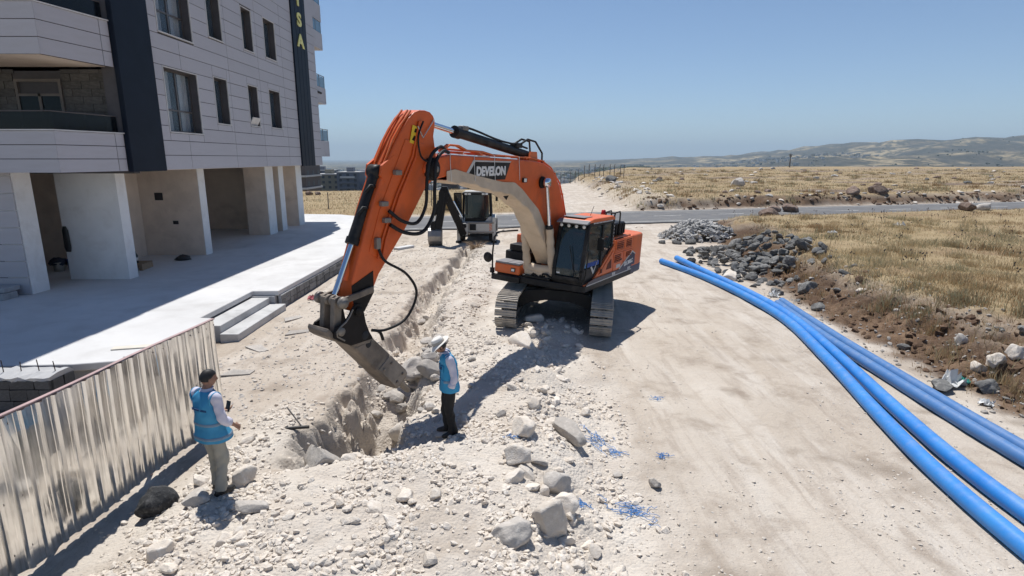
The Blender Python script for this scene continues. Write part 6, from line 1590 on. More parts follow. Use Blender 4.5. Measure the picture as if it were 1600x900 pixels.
for x in (-0.98, 1.22):
    mb = B(); mb.box(x-0.07, x+0.07, 1.7, 1.75, 2.30, 2.72); mm_ = mb.build("wing_mirror", M_bhk, cabb, 0.02)
    mb = B(); mb.tube([(x, 1.72, 2.6), (x*0.75, 1.68, 2.75)], 0.015, 5); mb.build("mirror_arm", M_bhk, mm_)
# backhoe arm, folded up on the left: king post, boom, dipper, bucket
def pair(poly, x0, x1, name, mat, parent=bh, bev=0.02):
    return None
PX = -0.62
mb = B(); mb.box(PX-0.2, PX+0.2, -0.42, -0.02, 0.48, 1.18); kp = mb.build("king_post", M_bhw, bh, 0.03)
for (z, r_) in ((0.62, 0.13), (1.04, 0.13)):
    mb = B(); mb.lathe([(0.001, -0.03), (r_, -0.03), (r_, 0.03), (0.001, 0.03)], (PX+0.02, -0.44, z), 16, 0, 'y'); mb.build("pin_boss", M_bhk, kp)
bo = [Vector((PX-0.05, -0.30, 0.55)), Vector((PX-0.35, -0.62, 1.45)), Vector((PX-0.98, -1.0, 3.0))]
mb = B()
for a, b in ((bo[0], bo[1]), (bo[1]-Vector((-0.02, 0, 0.1)), bo[2])): mb.beam(a, b, 0.40, 0.36, up=(0, 1, 0))
bm2 = mb.build("backhoe_boom", M_bhk, bh, 0.03)
mb = B(); mb.beam(bo[0].lerp(bo[1], 0.9)+Vector((0.17, -0.06, 0.1)), bo[2].lerp(bo[1], 0.45)+Vector((0.15, -0.06, 0)), 0.02, 0.10, up=(0, 1, 0)); mb.build("side_lettering_strip", M_silver, bm2)
mb = B(); mb.tube([bo[1]+Vector((0.26, 0.05, 0.1)), bo[2].lerp(bo[1], 0.35)+Vector((0.22, 0.1, 0))], 0.06, 10); mb.build("boom_ram", M_chrome, bm2)
dt = bo[2]+Vector((-0.02, -0.18, 0.1)); db = Vector((PX-1.42, -1.15, 0.86))
mb = B(); mb.beam(dt+Vector((0.02, 0, 0.05)), db, 0.42, 0.30, up=(0, 1, 0)); di = mb.build("dipper", M_bhk, bh, 0.03)
mb = B(); mb.prism([(dt.x-0.32, dt.z-0.75), (dt.x-0.30, dt.z-0.1), (dt.x-0.12, dt.z+0.22), (dt.x+0.18, dt.z+0.22), (dt.x+0.26, dt.z-0.05), (dt.x+0.16, dt.z-0.7)], dt.y-0.12, dt.y+0.12, 'y'); mb.build("dipper_head", M_bhk, di, 0.02)
mb = B(); mb.tube([dt+Vector((-0.30, -0.1, -0.55)), dt.lerp(db, 0.62)+Vector((-0.30, -0.1, 0))], 0.075, 10); mb.build("bucket_ram", M_bhk, di)
mb = B(); mb.tube([dt.lerp(db, 0.62)+Vector((-0.30, -0.1, 0)), dt.lerp(db, 0.85)+Vector((-0.26, -0.12, 0))], 0.045, 10); mb.build("ram_rod", M_chrome, di)
mb = B(); mb.tube(bez([dt+Vector((0.1, -0.2, 0.1)), dt+Vector((0.0, -0.28, -0.6)), dt.lerp(db, 0.5)+Vector((0.1, -0.25, 0)), dt.lerp(db, 0.72)+Vector((-0.05, -0.22, 0))], 6), 0.025, 6); mb.build("arm_hose", M_hose, di)
mb = B(); mb.box(db.x-0.38, db.x-0.10, db.y-0.22, db.y+0.22, db.z-0.1, db.z+0.55); mb.build("bucket_linkage", M_bhk, di, 0.04)
bk = [(0.22, 0.10), (-0.02, 0.14), (-0.30, 0.02), (-0.44, -0.28), (-0.36, -0.56), (-0.10, -0.80), (0.10, -0.86), (0.12, -0.80), (-0.08, -0.74), (-0.30, -0.52), (-0.37, -0.28), (-0.26, -0.02), (0.0, 0.08), (0.2, 0.06)]
mb = B(); mb.prism([(db.y+p, db.z+q) for p, q in bk], db.x-0.50, db.x+0.22, 'x')
bu = mb.build("backhoe_bucket", M_bucket, bh, 0.012)
side_b = [(0.22, 0.10), (-0.02, 0.14), (-0.30, 0.02), (-0.44, -0.28), (-0.36, -0.56), (-0.10, -0.80), (0.10, -0.86), (0.16, -0.4)]
for x in (db.x-0.52, db.x+0.222):
    mb = B(); mb.prism([(db.y+p, db.z+q) for p, q in side_b], x, x+0.02, 'x'); mb.build("bucket_side", M_bucket, bu)
for k in range(5):
    x = db.x-0.49+0.165*k
    mb = B(); mb.prism([(db.y-0.02, db.z-0.82), (db.y+0.1, db.z-0.86), (db.y+0.26, db.z-0.93), (db.y+0.08, db.z-0.90)], x, x+0.07, 'x'); mb.build("bucket_tooth", M_steel, bu)
mb = B(); mb.prism([(4.4, 0.15), (5.2, 0.1), (5.3, 0.15), (4.9, 0.9), (4.5, 1.0)], -1.05, 1.2, 'x'); mb.build("front_bucket", M_bucket, bh, 0.03)
for x in (-0.7, 0.85):
    mb = B(); mb.beam((x, 2.3, 1.5), (x, 4.5, 0.8), 0.12, 0.22); mb.build("loader_arm", M_bhw, bh, 0.02)

# ------------------------------------------------------------------ water pipes along the grass edge
def pipe_mat(name, col, col2):
    m, nt, b = new_mat(name)
    g = nt.nodes.new("ShaderNodeNewGeometry"); pos = g.outputs["Position"]
    n1 = noise(nt, pos, 1.6, 6, 0.65, 0.3); n2 = noise(nt, pos, 5, 8, 0.72)
    c = mixc(nt, ramp(nt, n1, 0.35, 0.68), col, col2)
    sepn = nt.nodes.new("ShaderNodeSeparateXYZ"); nt.links.new(g.outputs["Normal"], sepn.inputs[0])
    c = mixc(nt, math_n(nt, 'MULTIPLY', ramp(nt, n2, 0.45, 0.70, 0.06, 0.34), ramp(nt, sepn.outputs[2], 0.2, 0.95)), c, (0.42, 0.41, 0.40))
    nt.links.new(c, b.inputs["Base Color"]); b.inputs["Roughness"].default_value = 0.42; b.inputs["Specular IOR Level"].default_value = 0.4
    bump(nt, b, n2, 0.06, 0.01)
    return m
M_pb = pipe_mat("bright_blue_plastic", (0.018, 0.20, 0.60), (0.035, 0.25, 0.65))
M_pv = pipe_mat("violet_blue_plastic", (0.05, 0.17, 0.41), (0.075, 0.20, 0.44))
M_pin = pm("pipe_inside", (0.03, 0.10, 0.25), 0.7)
def pipe(label, pts, r, mat):
    P = bez([(x, y, tz(x, y)+r*0.92+dz) for x, y, dz in pts], 10)
    # rest on the ground between the marked points
    P = [Vector((p.x, p.y, p.z)) for p in P]
    o = empty("water_pipe", (P[0].x, P[0].y, P[0].z-r), 0, label, "pipe")
    off = Vector((P[0].x, P[0].y, P[0].z-r))
    Pl = [p-off for p in P]
    b = MB(); b.tube(Pl, r, 22, 0, False); b.build("body", mat, o)
    b = MB(); b.tube(Pl[:4], r*0.86, 22, 0, False); b.tube(Pl[-4:], r*0.86, 22, 0, False)
    for (a, n_) in ((0, 1), (-1, -2)):
        t = (Pl[n_]-Pl[a]).normalized()
        u = t.cross(Vector((0, 0, 1))).normalized(); w = u.cross(t)
        ro = [Pl[a]+(u*cos(2*pi*k/22)+w*sin(2*pi*k/22))*r for k in range(22)]; ri = [Pl[a]+(u*cos(2*pi*k/22)+w*sin(2*pi*k/22))*r*0.86 for k in range(22)]
        b.add(ro+ri, [(k, (k+1) % 22, 22+(k+1) % 22, 22+k) for k in range(22)])
    b.build("bore", M_pin, o)
    return o
pipe("bright blue plastic pipe nearest the excavator, outer one of the pair on the track", [(7.0, 26.6, 0), (7.78, 23.2, 0), (8.14, 19.9, 0), (8.17, 16.6, 0.0), (7.55, 13.1, 0), (6.92, 10.1, 0), (6.50, 8.0, 0), (6.30, 6.0, 0), (6.25, 3.6, 0)], 0.132, M_pb)
pipe("bright blue plastic pipe lying tight against the grass side of the outermost blue pipe", [(7.85, 27.1, 0.05), (8.2, 23.9, 0), (8.47, 20.6, 0), (8.50, 17.2, 0), (8.0, 13.6, 0), (7.37, 10.2, 0), (7.02, 8.0, 0), (6.92, 6.0, 0), (6.95, 3.6, 0)], 0.132, M_pb)
pipe("dull violet blue pipe with its far end beside the bright pair, lying on bare dirt", [(8.84, 18.6, 0), (8.62, 16.4, 0), (8.42, 14.3, 0), (8.30, 11.7, 0), (8.23, 9.7, 0), (8.2, 7.6, 0), (8.2, 5.0, 0)], 0.122, M_pv)
pipe("dull violet blue pipe closest to the rubbish and rocks at the foot of the bank", [(9.12, 18.9, 0), (8.92, 16.6, 0), (8.73, 14.4, 0), (8.60, 11.8, 0), (8.53, 9.7, 0), (8.5, 7.6, 0), (8.5, 5.0, 0)], 0.122, M_pv)
# ------------------------------------------------------------------ rocks, rubble, grass
def ico(sub):
    bm = bmesh.new(); bmesh.ops.create_icosphere(bm, subdivisions=sub, radius=1.0)
    V = np.array([v.co[:] for v in bm.verts]); F = np.array([[v.index for v in f.verts] for f in bm.faces]); bm.free()
    return V, F
ICO = {s: ico(s) for s in (1, 2, 3, 4)}
def rock_verts(sub, seed, cuts=9, rough=0.12, asp=(1.0, 0.85, 0.65)):
    r = np.random.default_rng(seed); V = ICO[sub][0].copy()
    # block with broken faces: clip by random planes, then roughen
    for k in range(cuts):
        n = r.normal(size=3); n /= np.linalg.norm(n); d = r.uniform(0.52, 0.82)
        t = V @ n - d; V -= np.outer(np.clip(t, 0, None), n)*0.97
    a = r.uniform(0, 6, 3)
    nz = fbm(V[:, 0]*1.7+a[0]+V[:, 2]*0.9, V[:, 1]*1.7+a[1]-V[:, 2]*0.7, 4 if sub > 2 else 2, seed)
    V *= (1 + rough*nz)[:, None]
    V *= np.array(asp)*(1+0.12*r.uniform(-1, 1, 3))
    V /= np.abs(V).max()
    return V
def stone_mat(name, c1, c2, c3, scale=3.0, rnd_=0.12, b=0.6):
    m, nt, bs = new_mat(name)
    tc = coords(nt, "Object"); oi = nt.nodes.new("ShaderNodeObjectInfo")
    add = nt.nodes.new("ShaderNodeVectorMath"); nt.links.new(tc, add.inputs[0]); nt.links.new(oi.outputs["Random"], add.inputs[1])
    g = nt.nodes.new("ShaderNodeNewGeometry")
    vec = g.outputs["Position"]
    n1 = noise(nt, vec, scale, 6, 0.65, 0.3); n2 = noise(nt, vec, scale*5, 5, 0.65); n3 = noise(nt, vec, scale*22, 4, 0.6)
    c = mixc(nt, ramp(nt, n1, 0.35, 0.65), c1, c2)
    c = mixc(nt, ramp(nt, n2, 0.50, 0.70, 0, 0.8), c, c3)
    f = ramp(nt, oi.outputs["Random"], 0, 1, 1-rnd_, 1+rnd_)
    sc_ = nt.nodes.new("ShaderNodeVectorMath"); sc_.operation = 'SCALE'; nt.links.new(c, sc_.inputs[0]); nt.links.new(f, sc_.inputs["Scale"])
    nt.links.new(sc_.outputs[0], bs.inputs["Base Color"]); bs.inputs["Roughness"].default_value = 0.92; bs.inputs["Specular IOR Level"].default_value = 0.2
    h = math_n(nt, 'ADD', n2, math_n(nt, 'MULTIPLY', n3, 0.5))
    bump(nt, bs, h, b, 0.03)
    return m
M_lime = stone_mat("pale_limestone", (0.68, 0.615, 0.535), (0.59, 0.52, 0.44), (0.75, 0.705, 0.64), 2.5)
M_grey = stone_mat("grey_stone", (0.46, 0.42, 0.375), (0.37, 0.345, 0.315), (0.58, 0.54, 0.49), 2.5, 0.2)
M_bas = stone_mat("dark_basalt", (0.118, 0.116, 0.11), (0.19, 0.187, 0.18), (0.34, 0.33, 0.305), 2.0, 0.35, 0.9)
M_blackr = stone_mat("black_basalt", (0.035, 0.036, 0.038), (0.055, 0.056, 0.058), (0.15, 0.148, 0.145), 3.0, 0.1, 1.0)
M_brown = stone_mat("reddish_boulder", (0.24, 0.17, 0.135), (0.16, 0.12, 0.10), (0.40, 0.32, 0.26), 1.2, 0.25, 0.9)
def rock_me(name, mat, sub, seed, **k):
    return np_mesh(name, rock_verts(sub, seed, **k), ICO[sub][1], mat, smooth=False)
LIB = {}
for key, mat in (("l", M_lime), ("g", M_grey), ("b", M_bas), ("r", M_brown)):
    LIB[key] = [rock_me("rock", mat, 2, 100+i*7+ord(key), cuts=8, rough=0.16) for i in range(9)]
def put_rock(name, me, x, y, size, label, cat="rock", group=None, asp=(1, 1, 1), rz=None, sink=0.32, tilt=0.25, dz=0.0):
    if size < 0.19 and sink == 0.32: sink = 0.46
    z = tz(x, y)
    o = link(name, me, None, (x, y, z + size*asp[2]*(0.62-sink)*1.0 + dz), (rnd.uniform(-tilt, tilt), rnd.uniform(-tilt, tilt), rnd.uniform(0, 6.28) if rz is None else rz), (size*asp[0], size*asp[1], size*asp[2]))
    return tag(o, label, cat, group)
hero_n = [0]
def hero(mat, x, y, size, label, name="boulder", cuts=10, rough=0.2, asp=(1.0, 0.9, 0.8), **k):
    hero_n[0] += 1
    me = rock_me(name, mat, 4, 900+hero_n[0]*13, cuts=cuts, rough=rough, asp=asp)
    me.polygons.foreach_set("use_smooth", [True]*len(me.polygons))
    m = put_rock(name, me, x, y, size, label, "boulder" if size > 0.3 else "rock", None, **k)
    return m
L_ = "limestone"
hero(M_lime, 0.21, 8.62, 0.29, "pale limestone block right of the man in the white hat, above two lighter rocks", asp=(1, .8, .85))
hero(M_lime, 0.06, 7.70, 0.23, "pale rounded limestone rock below the big block on the spoil heap", "limestone_rock")
hero(M_lime, 0.03, 7.22, 0.185, "pale limestone rock lowest of the three stacked down the spoil heap", "limestone_rock")
hero(M_lime, 0.50, 6.36, 0.345, "largest pale limestone boulder, square shouldered, at the near right of the spoil heap", asp=(1, .85, 1.0))
hero(M_grey, 0.92, 8.95, 0.50, "long tilted slab of grey beige rock on the right flank of the heap", "rock_slab", cuts=7, asp=(1.0, .42, .36), rz=radians(118), sink=0.42, tilt=0.1)
hero(M_lime, 0.44, 9.80, 0.21, "yellowish wedge of limestone above the long tilted slab", "limestone_rock", asp=(1, .7, .7))
hero(M_grey, 0.62, 7.32, 0.24, "grey crusted limestone rock left of the blue net scrap", "limestone_rock")
hero(M_grey, -0.03, 5.98, 0.27, "flat grey beige rock left of the largest boulder", "limestone_rock", asp=(1, .75, .6))
hero(M_lime, 0.70, 6.80, 0.19, "small angular limestone rock directly above the largest boulder", "limestone_rock")
hero(M_lime, 0.27, 14.1, 0.44, "smooth long cream boulder in front of the excavator's tracks", asp=(1, .62, .6), rough=0.1, cuts=6, rz=radians(-28), tilt=0.1)
hero(M_lime, 0.62, 16.1, 0.32, "tan boulder in the shade under the excavator between its tracks", asp=(1, .7, .7), rough=0.12)
hero(M_blackr, -4.95, 7.12, 0.31, "black basalt boulder at the foot of the metal fence", asp=(1, .85, .8), rz=0.5, tilt=0.08, sink=0.25)
hero(M_grey, -4.25, 6.98, 0.19, "flat grey stone on the ground behind the man in blue vest", "flat_stone", asp=(1, .8, .4), cuts=6, rough=0.08, tilt=0.05, sink=0.2, rz=0.3)
hero(M_grey, -3.40, 6.68, 0.27, "pale flat slab lying left of the near end of the trench", "rock_slab", asp=(1, .45, .42), rz=radians(-8), tilt=0.1)
hero(M_grey, -2.95, 8.05, 0.31, "smooth grey rock on the near lip of the trench", asp=(1, .8, .75), rough=0.1)
hero(M_grey, -3.02, 8.55, 0.27, "smooth grey rock just behind the grey one on the trench lip", asp=(1, .9, .9), rough=0.1)
hero(M_lime, -2.48, 7.96, 0.18, "cream rock right of the grey rocks on the trench lip", "limestone_rock")
hero(M_lime, -3.86, 7.45, 0.23, "white limestone rock at the toes of the man in blue vest", "limestone_rock")
hero(M_lime, -4.16, 5.96, 0.17, "white limestone rock at the near edge beside the fence's shadow", "limestone_rock")
hero(M_lime, -3.5, 6.14, 0.14, "left of two white rocks lying together near the bottom of the view", "limestone_rock")
hero(M_lime, -3.28, 6.1, 0.12, "right of two white rocks lying together near the bottom of the view", "limestone_rock")
hero(M_grey, 2.13, 7.78, 0.12, "lone grey stone on the dirt track right of the spoil heap", "grey_stone", sink=0.2)
hero(M_grey, -2.35, 12.9, 0.42, "broad grey rock slab lying across the trench behind the breaker", "rock_slab", asp=(1, .7, .5), tilt=0.15, dz=0.25)
hero(M_grey, -1.85, 12.2, 0.28, "grey rock between the breaker and the man in the white hat", "grey_stone", asp=(1, .8, .7), dz=0.1)
hero(M_grey, -2.5, 11.6, 0.25, "grey beige block in the trench left of the breaker's tip", "grey_stone", dz=0.15)
hero(M_bas, 11.35, 28.9, 0.62, "upright dark basalt boulder at the left of the basalt pile", asp=(.9, .8, 1.1), sink=0.2, tilt=0.1)
hero(M_lime, 8.95, 23.1, 0.42, "cream limestone block at the foot of the basalt pile", asp=(1, .8, .7))
hero(M_bas, 10.65, 20.2, 0.36, "lone grey boulder at the grass edge right of the pipes", asp=(1, .7, .7))
hero(M_bas, 9.95, 18.1, 0.24, "dark grey stone close to the violet pipes' far end", "grey_stone")
hero(M_lime, 10.5, 12.25, 0.19, "round cream stone on the brown bank above the rubbish", "limestone_rock", cuts=5, rough=0.08)
hero(M_grey, 10.98, 13.5, 0.20, "grey stone standing upright on the brown bank", "grey_stone", asp=(.7, .6, 1))
hero(M_bas, 9.15, 11.5, 0.30, "dark flat boulder beside the violet pipe, left of the litter", asp=(1, .7, .55), sink=0.25)
hero(M_bas, 10.0, 11.35, 0.25, "dark boulder right of the litter at the foot of the bank", asp=(1, .8, .6), sink=0.25)
hero(M_lime, 11.25, 12.2, 0.25, "larger tan block at the right edge above the dark boulder", asp=(1, .8, .9))
hero(M_lime, 10.75, 12.15, 0.22, "smaller tan block left of the larger tan block at the right edge", "limestone_rock")
hero(M_brown, 25.4, 52.9, 0.85, "big rounded reddish boulder beside the far side of the road", cuts=6, asp=(1, .9, .85))
hero(M_brown, 23.9, 53.0, 0.7, "dark boulder left of the reddish one beside the road", cuts=7)
hero(M_brown, 20.0, 44.6, 0.95, "brown boulder half buried on the near side of the road", asp=(1, .9, .6), cuts=7)
hero(M_grey, 31.0, 80.5, 1.3, "square pale topped boulder standing alone in the far field", asp=(1, .8, .7), cuts=8, tilt=0.05)
hero(M_brown, 37.0, 63.5, 0.85, "left of two large grey boulders at the far edge of the road", asp=(1, .8, .7))
hero(M_brown, 40.6, 64.6, 1.0, "right of two large grey boulders at the far edge of the road", asp=(1, .8, .7))
hero(M_brown, 34.9, 44.4, 1.0, "long reddish boulder on the near verge of the road at the right", asp=(1, .6, .42), tilt=0.05)
hero(M_grey, 37.0, 45.4, 0.6, "small grey boulder right of the long reddish one on the verge", asp=(1, .8, .7))

# rubble that can be picked apart: individual rocks on the heaps
def ok_rubble(x, y):
    z, m, t = terrain(np.array([x]), np.array([y]), True)
    return m[0, 2], t[0]
groups = {
 "heap": ("broken limestone rock lying loose on the spoil heap between trench and track", "loose limestone rocks on the spoil heap"),
 "left": ("broken limestone rock lying on the trampled ground left of the trench", "limestone rocks left of the trench"),
 "trench": ("grey beige rock lying in the bottom of the trench", "rocks in the trench"),
}
cnt = 0; tries = 0
while cnt < 175 and tries < 9000:
    tries += 1
    y = 4.6*math.exp(rnd.random()*1.55); x = rnd.uniform(-5.2, 1.7)
    ru, tr_ = ok_rubble(x, y)
    if tr_ > 0.25 and rnd.random() < 0.2: continue
    if ru < 0.35 or rnd.random() > ru: continue
    if y > 14 and x > -0.9 and not (15 < y < 17 and 0 < x < 2): continue
    s = 0.045 + 0.115*rnd.random()**2.6 + 0.0018*y
    key = "trench" if tr_ > 0.3 else ("left" if x < trench_x(y) else "heap")
    mk = "g" if (key == "trench" and rnd.random() < 0.6) or rnd.random() < 0.14 else "l"
    put_rock("limestone_rock", rnd.choice(LIB[mk]), x, y, s, groups[key][0], "rock", groups[key][1], (1, rnd.uniform(.7, 1), rnd.uniform(.55, .9)), tilt=0.5)
    cnt += 1
for k in range(46):   # coarse rock rolled down the right flank of the heap
    y = 5.0*math.exp(rnd.random()*0.95); x = rnd.gauss(0.75, 0.38)
    put_rock("limestone_rock", rnd.choice(LIB["l"]), x, y, 0.06+0.15*rnd.random()**2, "coarse limestone rock half buried along the right flank of the spoil heap", "rock", "coarse rocks on the right flank of the heap", (1, rnd.uniform(.7, 1), rnd.uniform(.6, .9)), tilt=0.5, sink=0.45)
for k in range(42):   # freshly broken grey rock heaped behind the breaker
    a = rnd.gauss(0, 0.55); b = rnd.gauss(0, 0.75)
    put_rock("grey_stone", rnd.choice(LIB["g"]), -2.35+a*0.8, 13.2+b, rnd.uniform(0.09, 0.26), "freshly broken grey rock in the heap filling the trench behind the breaker", "rock", "broken grey rocks behind the breaker", (1, rnd.uniform(.7, 1), rnd.uniform(.5, .8)), tilt=0.5, dz=0.12*max(0, 1-abs(a)))
for k in range(26):
    lx = rnd.gauss(2.4, 0.7); ly = rnd.uniform(-0.75, 0.8)
    ca, sa = cos(EXC_YAW), sin(EXC_YAW)
    put_rock("limestone_rock", rnd.choice(LIB["l"]), EXC.x+lx*ca-ly*sa, EXC.y+lx*sa+ly*ca, rnd.uniform(0.07, 0.2), "broken limestone rock between and before the excavator's tracks", "rock", "rocks at the excavator's tracks", (1, .8, .7), tilt=0.5)

for k in range(30):   # rubble on the near pit floor, dark tone partly standing for shade
    x = trench_x(9.6)+rnd.gauss(0.05, 0.32); y = rnd.uniform(8.7, 10.6)
    put_rock("grey_stone", rnd.choice(LIB[rnd.choice("ggb")]), float(x), y, rnd.uniform(0.07, 0.2), "grey rock on the floor of the pit under the breaker's tip", "rock", "rocks on the pit floor", (1, .8, .65), tilt=0.5)
# basalt pile at the grass edge
mound_c = (11.2, 26.4)
nb = 0
for k in range(215):
    u = rnd.gauss(0, 1); v = rnd.gauss(0, 1)
    if u*u+v*v > 4.2: continue
    x = mound_c[0] + 1.35*u + 0.25*v - 0.0; y = mound_c[1] + 2.3*v - 0.6*u
    hgt = 0.9*math.exp(-(((x-12.2)/1.25)**2 + ((y-27.4)/1.9)**2)) + 0.25*math.exp(-(u*u+v*v)/2)
    s = rnd.uniform(0.12, 0.33)*(1.15 if rnd.random() < 0.25 else 0.9)
    put_rock("basalt_rock", rnd.choice(LIB["b"]), x, y, s, "dark grey basalt rock in the loose pile between pipes and dry grass", "rock", "basalt rocks in the pile", (1, rnd.uniform(.7, 1), rnd.uniform(.6, .95)), tilt=0.7, dz=hgt)
    nb += 1
for k in range(34):
    x = rnd.gauss(9.9, 0.6); y = rnd.gauss(22.6, 1.5)
    put_rock("basalt_rock", rnd.choice(LIB["b"]), x, y, rnd.uniform(0.10, 0.24), "small basalt rock spilled from the pile towards the pipes", "rock", "basalt rocks spilled by the pipes", (1, .8, .7), tilt=0.6)
for (x, y, s) in ((9.2, 29.6, .34), (9.9, 29.9, .42), (9.6, 30.6, .3), (10.4, 29.3, .25), (8.7, 33.2, .3), (9.5, 32.9, .36), (10.3, 33.0, .4)):
    put_rock("basalt_rock", rnd.choice(LIB["b"]), x, y, s, "basalt rock lying apart on the dirt between the two rock piles", "rock", "basalt rocks between the piles", (1, .8, .75))
# stones along the bank foot and on the brown soil
for k in range(44):
    y = 8.5*math.exp(rnd.random()*1.0); x = float(toe_x(y)) + rnd.uniform(0.2, 3.0) + (0.3 if y < 14 else 0)
    key = rnd.choice("bbgl")
    put_rock("field_stone", rnd.choice(LIB[key]), x, y, rnd.uniform(0.05, 0.13) + (0.12 if rnd.random() < 0.25 else 0), "small stone on the brown bank right of the pipes", "stone", "stones on the brown bank", (1, rnd.uniform(.7, 1), rnd.uniform(.5, .9)), tilt=0.4)
# boulders strewn over the far field
for k in range(95):
    y = 56 + 150*rnd.random()**1.7; x = 13 + rnd.random()*(y*0.95)
    if y < road_far(x)+2.5: continue
    key = rnd.choice("brrggl")
    put_rock("field_boulder", rnd.choice(LIB[key]), x, y, rnd.uniform(0.2, 0.5)+0.0035*y*rnd.random(), "weathered boulder lying in the dry field beyond the road", "boulder", "boulders in the far field", (1, rnd.uniform(.7, 1), rnd.uniform(.5, .8)), tilt=0.2)
for k in range(58):   # pale stones along the far kerb of the road
    x = rnd.uniform(13, 75); y = road_far(x) + rnd.uniform(0.3, 3.8)
    put_rock("verge_stone", rnd.choice(LIB[rnd.choice("lllgr")]), x, y, rnd.uniform(0.14, 0.42), "pale stone on the cut earth along the far side of the road", "stone", "stones along the far side of the road", (1, .8, .65))
for k in range(46):   # rubble bank beside the far dirt road
    y = rnd.uniform(58, 112); x = 12.5 + 0.02*(y-50) + rnd.gauss(2.2, 1.6)
    put_rock("rubble_block", rnd.choice(LIB[rnd.choice("lllg")]), x, y, rnd.uniform(0.2, 0.6), "pale broken block dumped along the dirt road beyond the asphalt", "rubble block", "blocks along the far dirt road", (1, .8, .6), tilt=0.4)
hero(M_bas, 15.6, 92.0, 1.1, "dark slanted boulder on the rubble bank beside the far dirt road", asp=(1, .6, .6))
for k in range(16):
    y = rnd.uniform(36.5, 43); x = rnd.uniform(-1.0, 10) if rnd.random() < 0.7 else rnd.uniform(-6, 0)
    if y > road_near(x)-0.7: continue
    put_rock("limestone_rock", rnd.choice(LIB["l"]), x, y, rnd.uniform(0.08, 0.2), "pale stone on the dirt just before the asphalt road", "rock", "stones before the road", (1, .8, .6))

# ---- pebbles and grit, one mass
def scatter_pebbles(name, n, sampler, smin, smax, power, mat, sub=1, seed=5, flat=0.75):
    r = np.random.default_rng(seed)
    X, Y = sampler(r, n); n = len(X)
    Z = terrain(X, Y)
    S = smin + (smax-smin)*r.random(n)**power
    base = [rock_verts(sub, 400+i, 6, 0.2, (1, .85, flat)) for i in range(8)]; F0 = ICO[sub][1]
    Vs = []; Fs = []; nv = len(base[0])
    ang = r.uniform(0, 2*pi, n); which = r.integers(0, 8, n); ti = r.normal(0, 0.3, (n, 2))
    for w in range(8):
        idx = np.where(which == w)[0]
        if not len(idx): continue
        b = base[w][None]*S[idx][:, None, None]
        c, s_ = np.cos(ang[idx])[:, None], np.sin(ang[idx])[:, None]
        x = b[..., 0]*c - b[..., 1]*s_; y = b[..., 0]*s_ + b[..., 1]*c; z = b[..., 2] + x*ti[idx, 0:1] + y*ti[idx, 1:2]
        P = np.stack([x+X[idx][:, None], y+Y[idx][:, None], z+(Z[idx]+S[idx]*0.03)[:, None]], -1)
        off = sum(len(q) for q in Vs)
        Vs.append(P.reshape(-1, 3)); Fs.append((F0[None]+ (np.arange(len(idx))*nv)[:, None, None]).reshape(-1, 3)+off)
    o = link(name, np_mesh(name, np.concatenate(Vs), np.concatenate(Fs), mat))
    return tag(o, kind="stuff")
def samp_rubble(r, n):
    Y = 4.3*np.exp(r.random(n*4)*2.05); X = r.uniform(-6.0, 2.2, n*4)
    z, m, t = terrain(X, Y, True)
    keep = r.random(len(X)) < m[:, 2]**1.2*(0.10+0.90*sstep(-0.15, 0.4, fbm(X/0.7, Y/0.7, 3, 61)))
    keep &= ~((Y > 13.8) & (X > -0.8) & ~((X < 2.0) & (Y < 17) & (Y > 13.5)))
    i = np.where(keep)[0][:n]
    return X[i], Y[i]
scatter_pebbles("limestone_gravel", 30000, samp_rubble, 0.007, 0.062, 4.2, M_lime, 1, 5)
def samp_track(r, n):
    Y = 4.3*np.exp(r.random(n*2)*2.1); X = r.uniform(-6.2, 8.6, n*2)
    k = fbm(X/1.6, Y/1.6, 3, 71) + 0.55*np.exp(-((X-1.9)/0.7)**2) + 0.3*(X < -3.6)
    keep = (r.random(len(X)) < sstep(0.0, 0.6, k))
    i = np.where(keep)[0][:n]; return X[i], Y[i]
scatter_pebbles("track_gravel", 9000, samp_track, 0.008, 0.032, 2.5, M_lime, 1, 6, 0.6)
def samp_bank(r, n):
    Y = 6*np.exp(r.random(n*2)*1.7); X = toe_x(Y) + r.uniform(-0.6, 3.8, n*2)
    return X[:n], Y[:n]
scatter_pebbles("bank_gravel", 1800, samp_bank, 0.012, 0.07, 3.0, M_grey, 1, 8)
# pale slab rubble heap before the road
r_ = np.random.default_rng(9)
Vs = []; Fs = []; off = 0
for k in range(900):
    u, v = r_.normal(0, 0.55, 2)
    if u*u+v*v > 1.5: continue
    x = 11.4+1.9*u; y = 35.6+2.0*v; h = 1.05*max(0, 1-(u*u+v*v)/1.2)*r_.uniform(0.75, 1.0)
    R = np.array(Euler(r_.normal(0, 0.55, 3) + np.array([0, 0, r_.uniform(0, 6)])).to_matrix())
    P = rock_verts(1, 300+k % 12, 6, 0.1, (1, r_.uniform(.4, .9), r_.uniform(.12, .4)))*r_.uniform(0.10, 0.27)
    P = P @ R.T + np.array([x, y, tz(x, y)+h])
    Vs.append(P); Fs.append(ICO[1][1]+off); off += len(P)
M_slab = stone_mat("pale_grey_rubble", (0.34, 0.33, 0.315), (0.22, 0.215, 0.205), (0.50, 0.485, 0.46), 1.5, 0.3)
tag(link("rubble_heap", np_mesh("rubble_heap", np.concatenate(Vs), np.concatenate(Fs), M_slab)), kind="stuff")

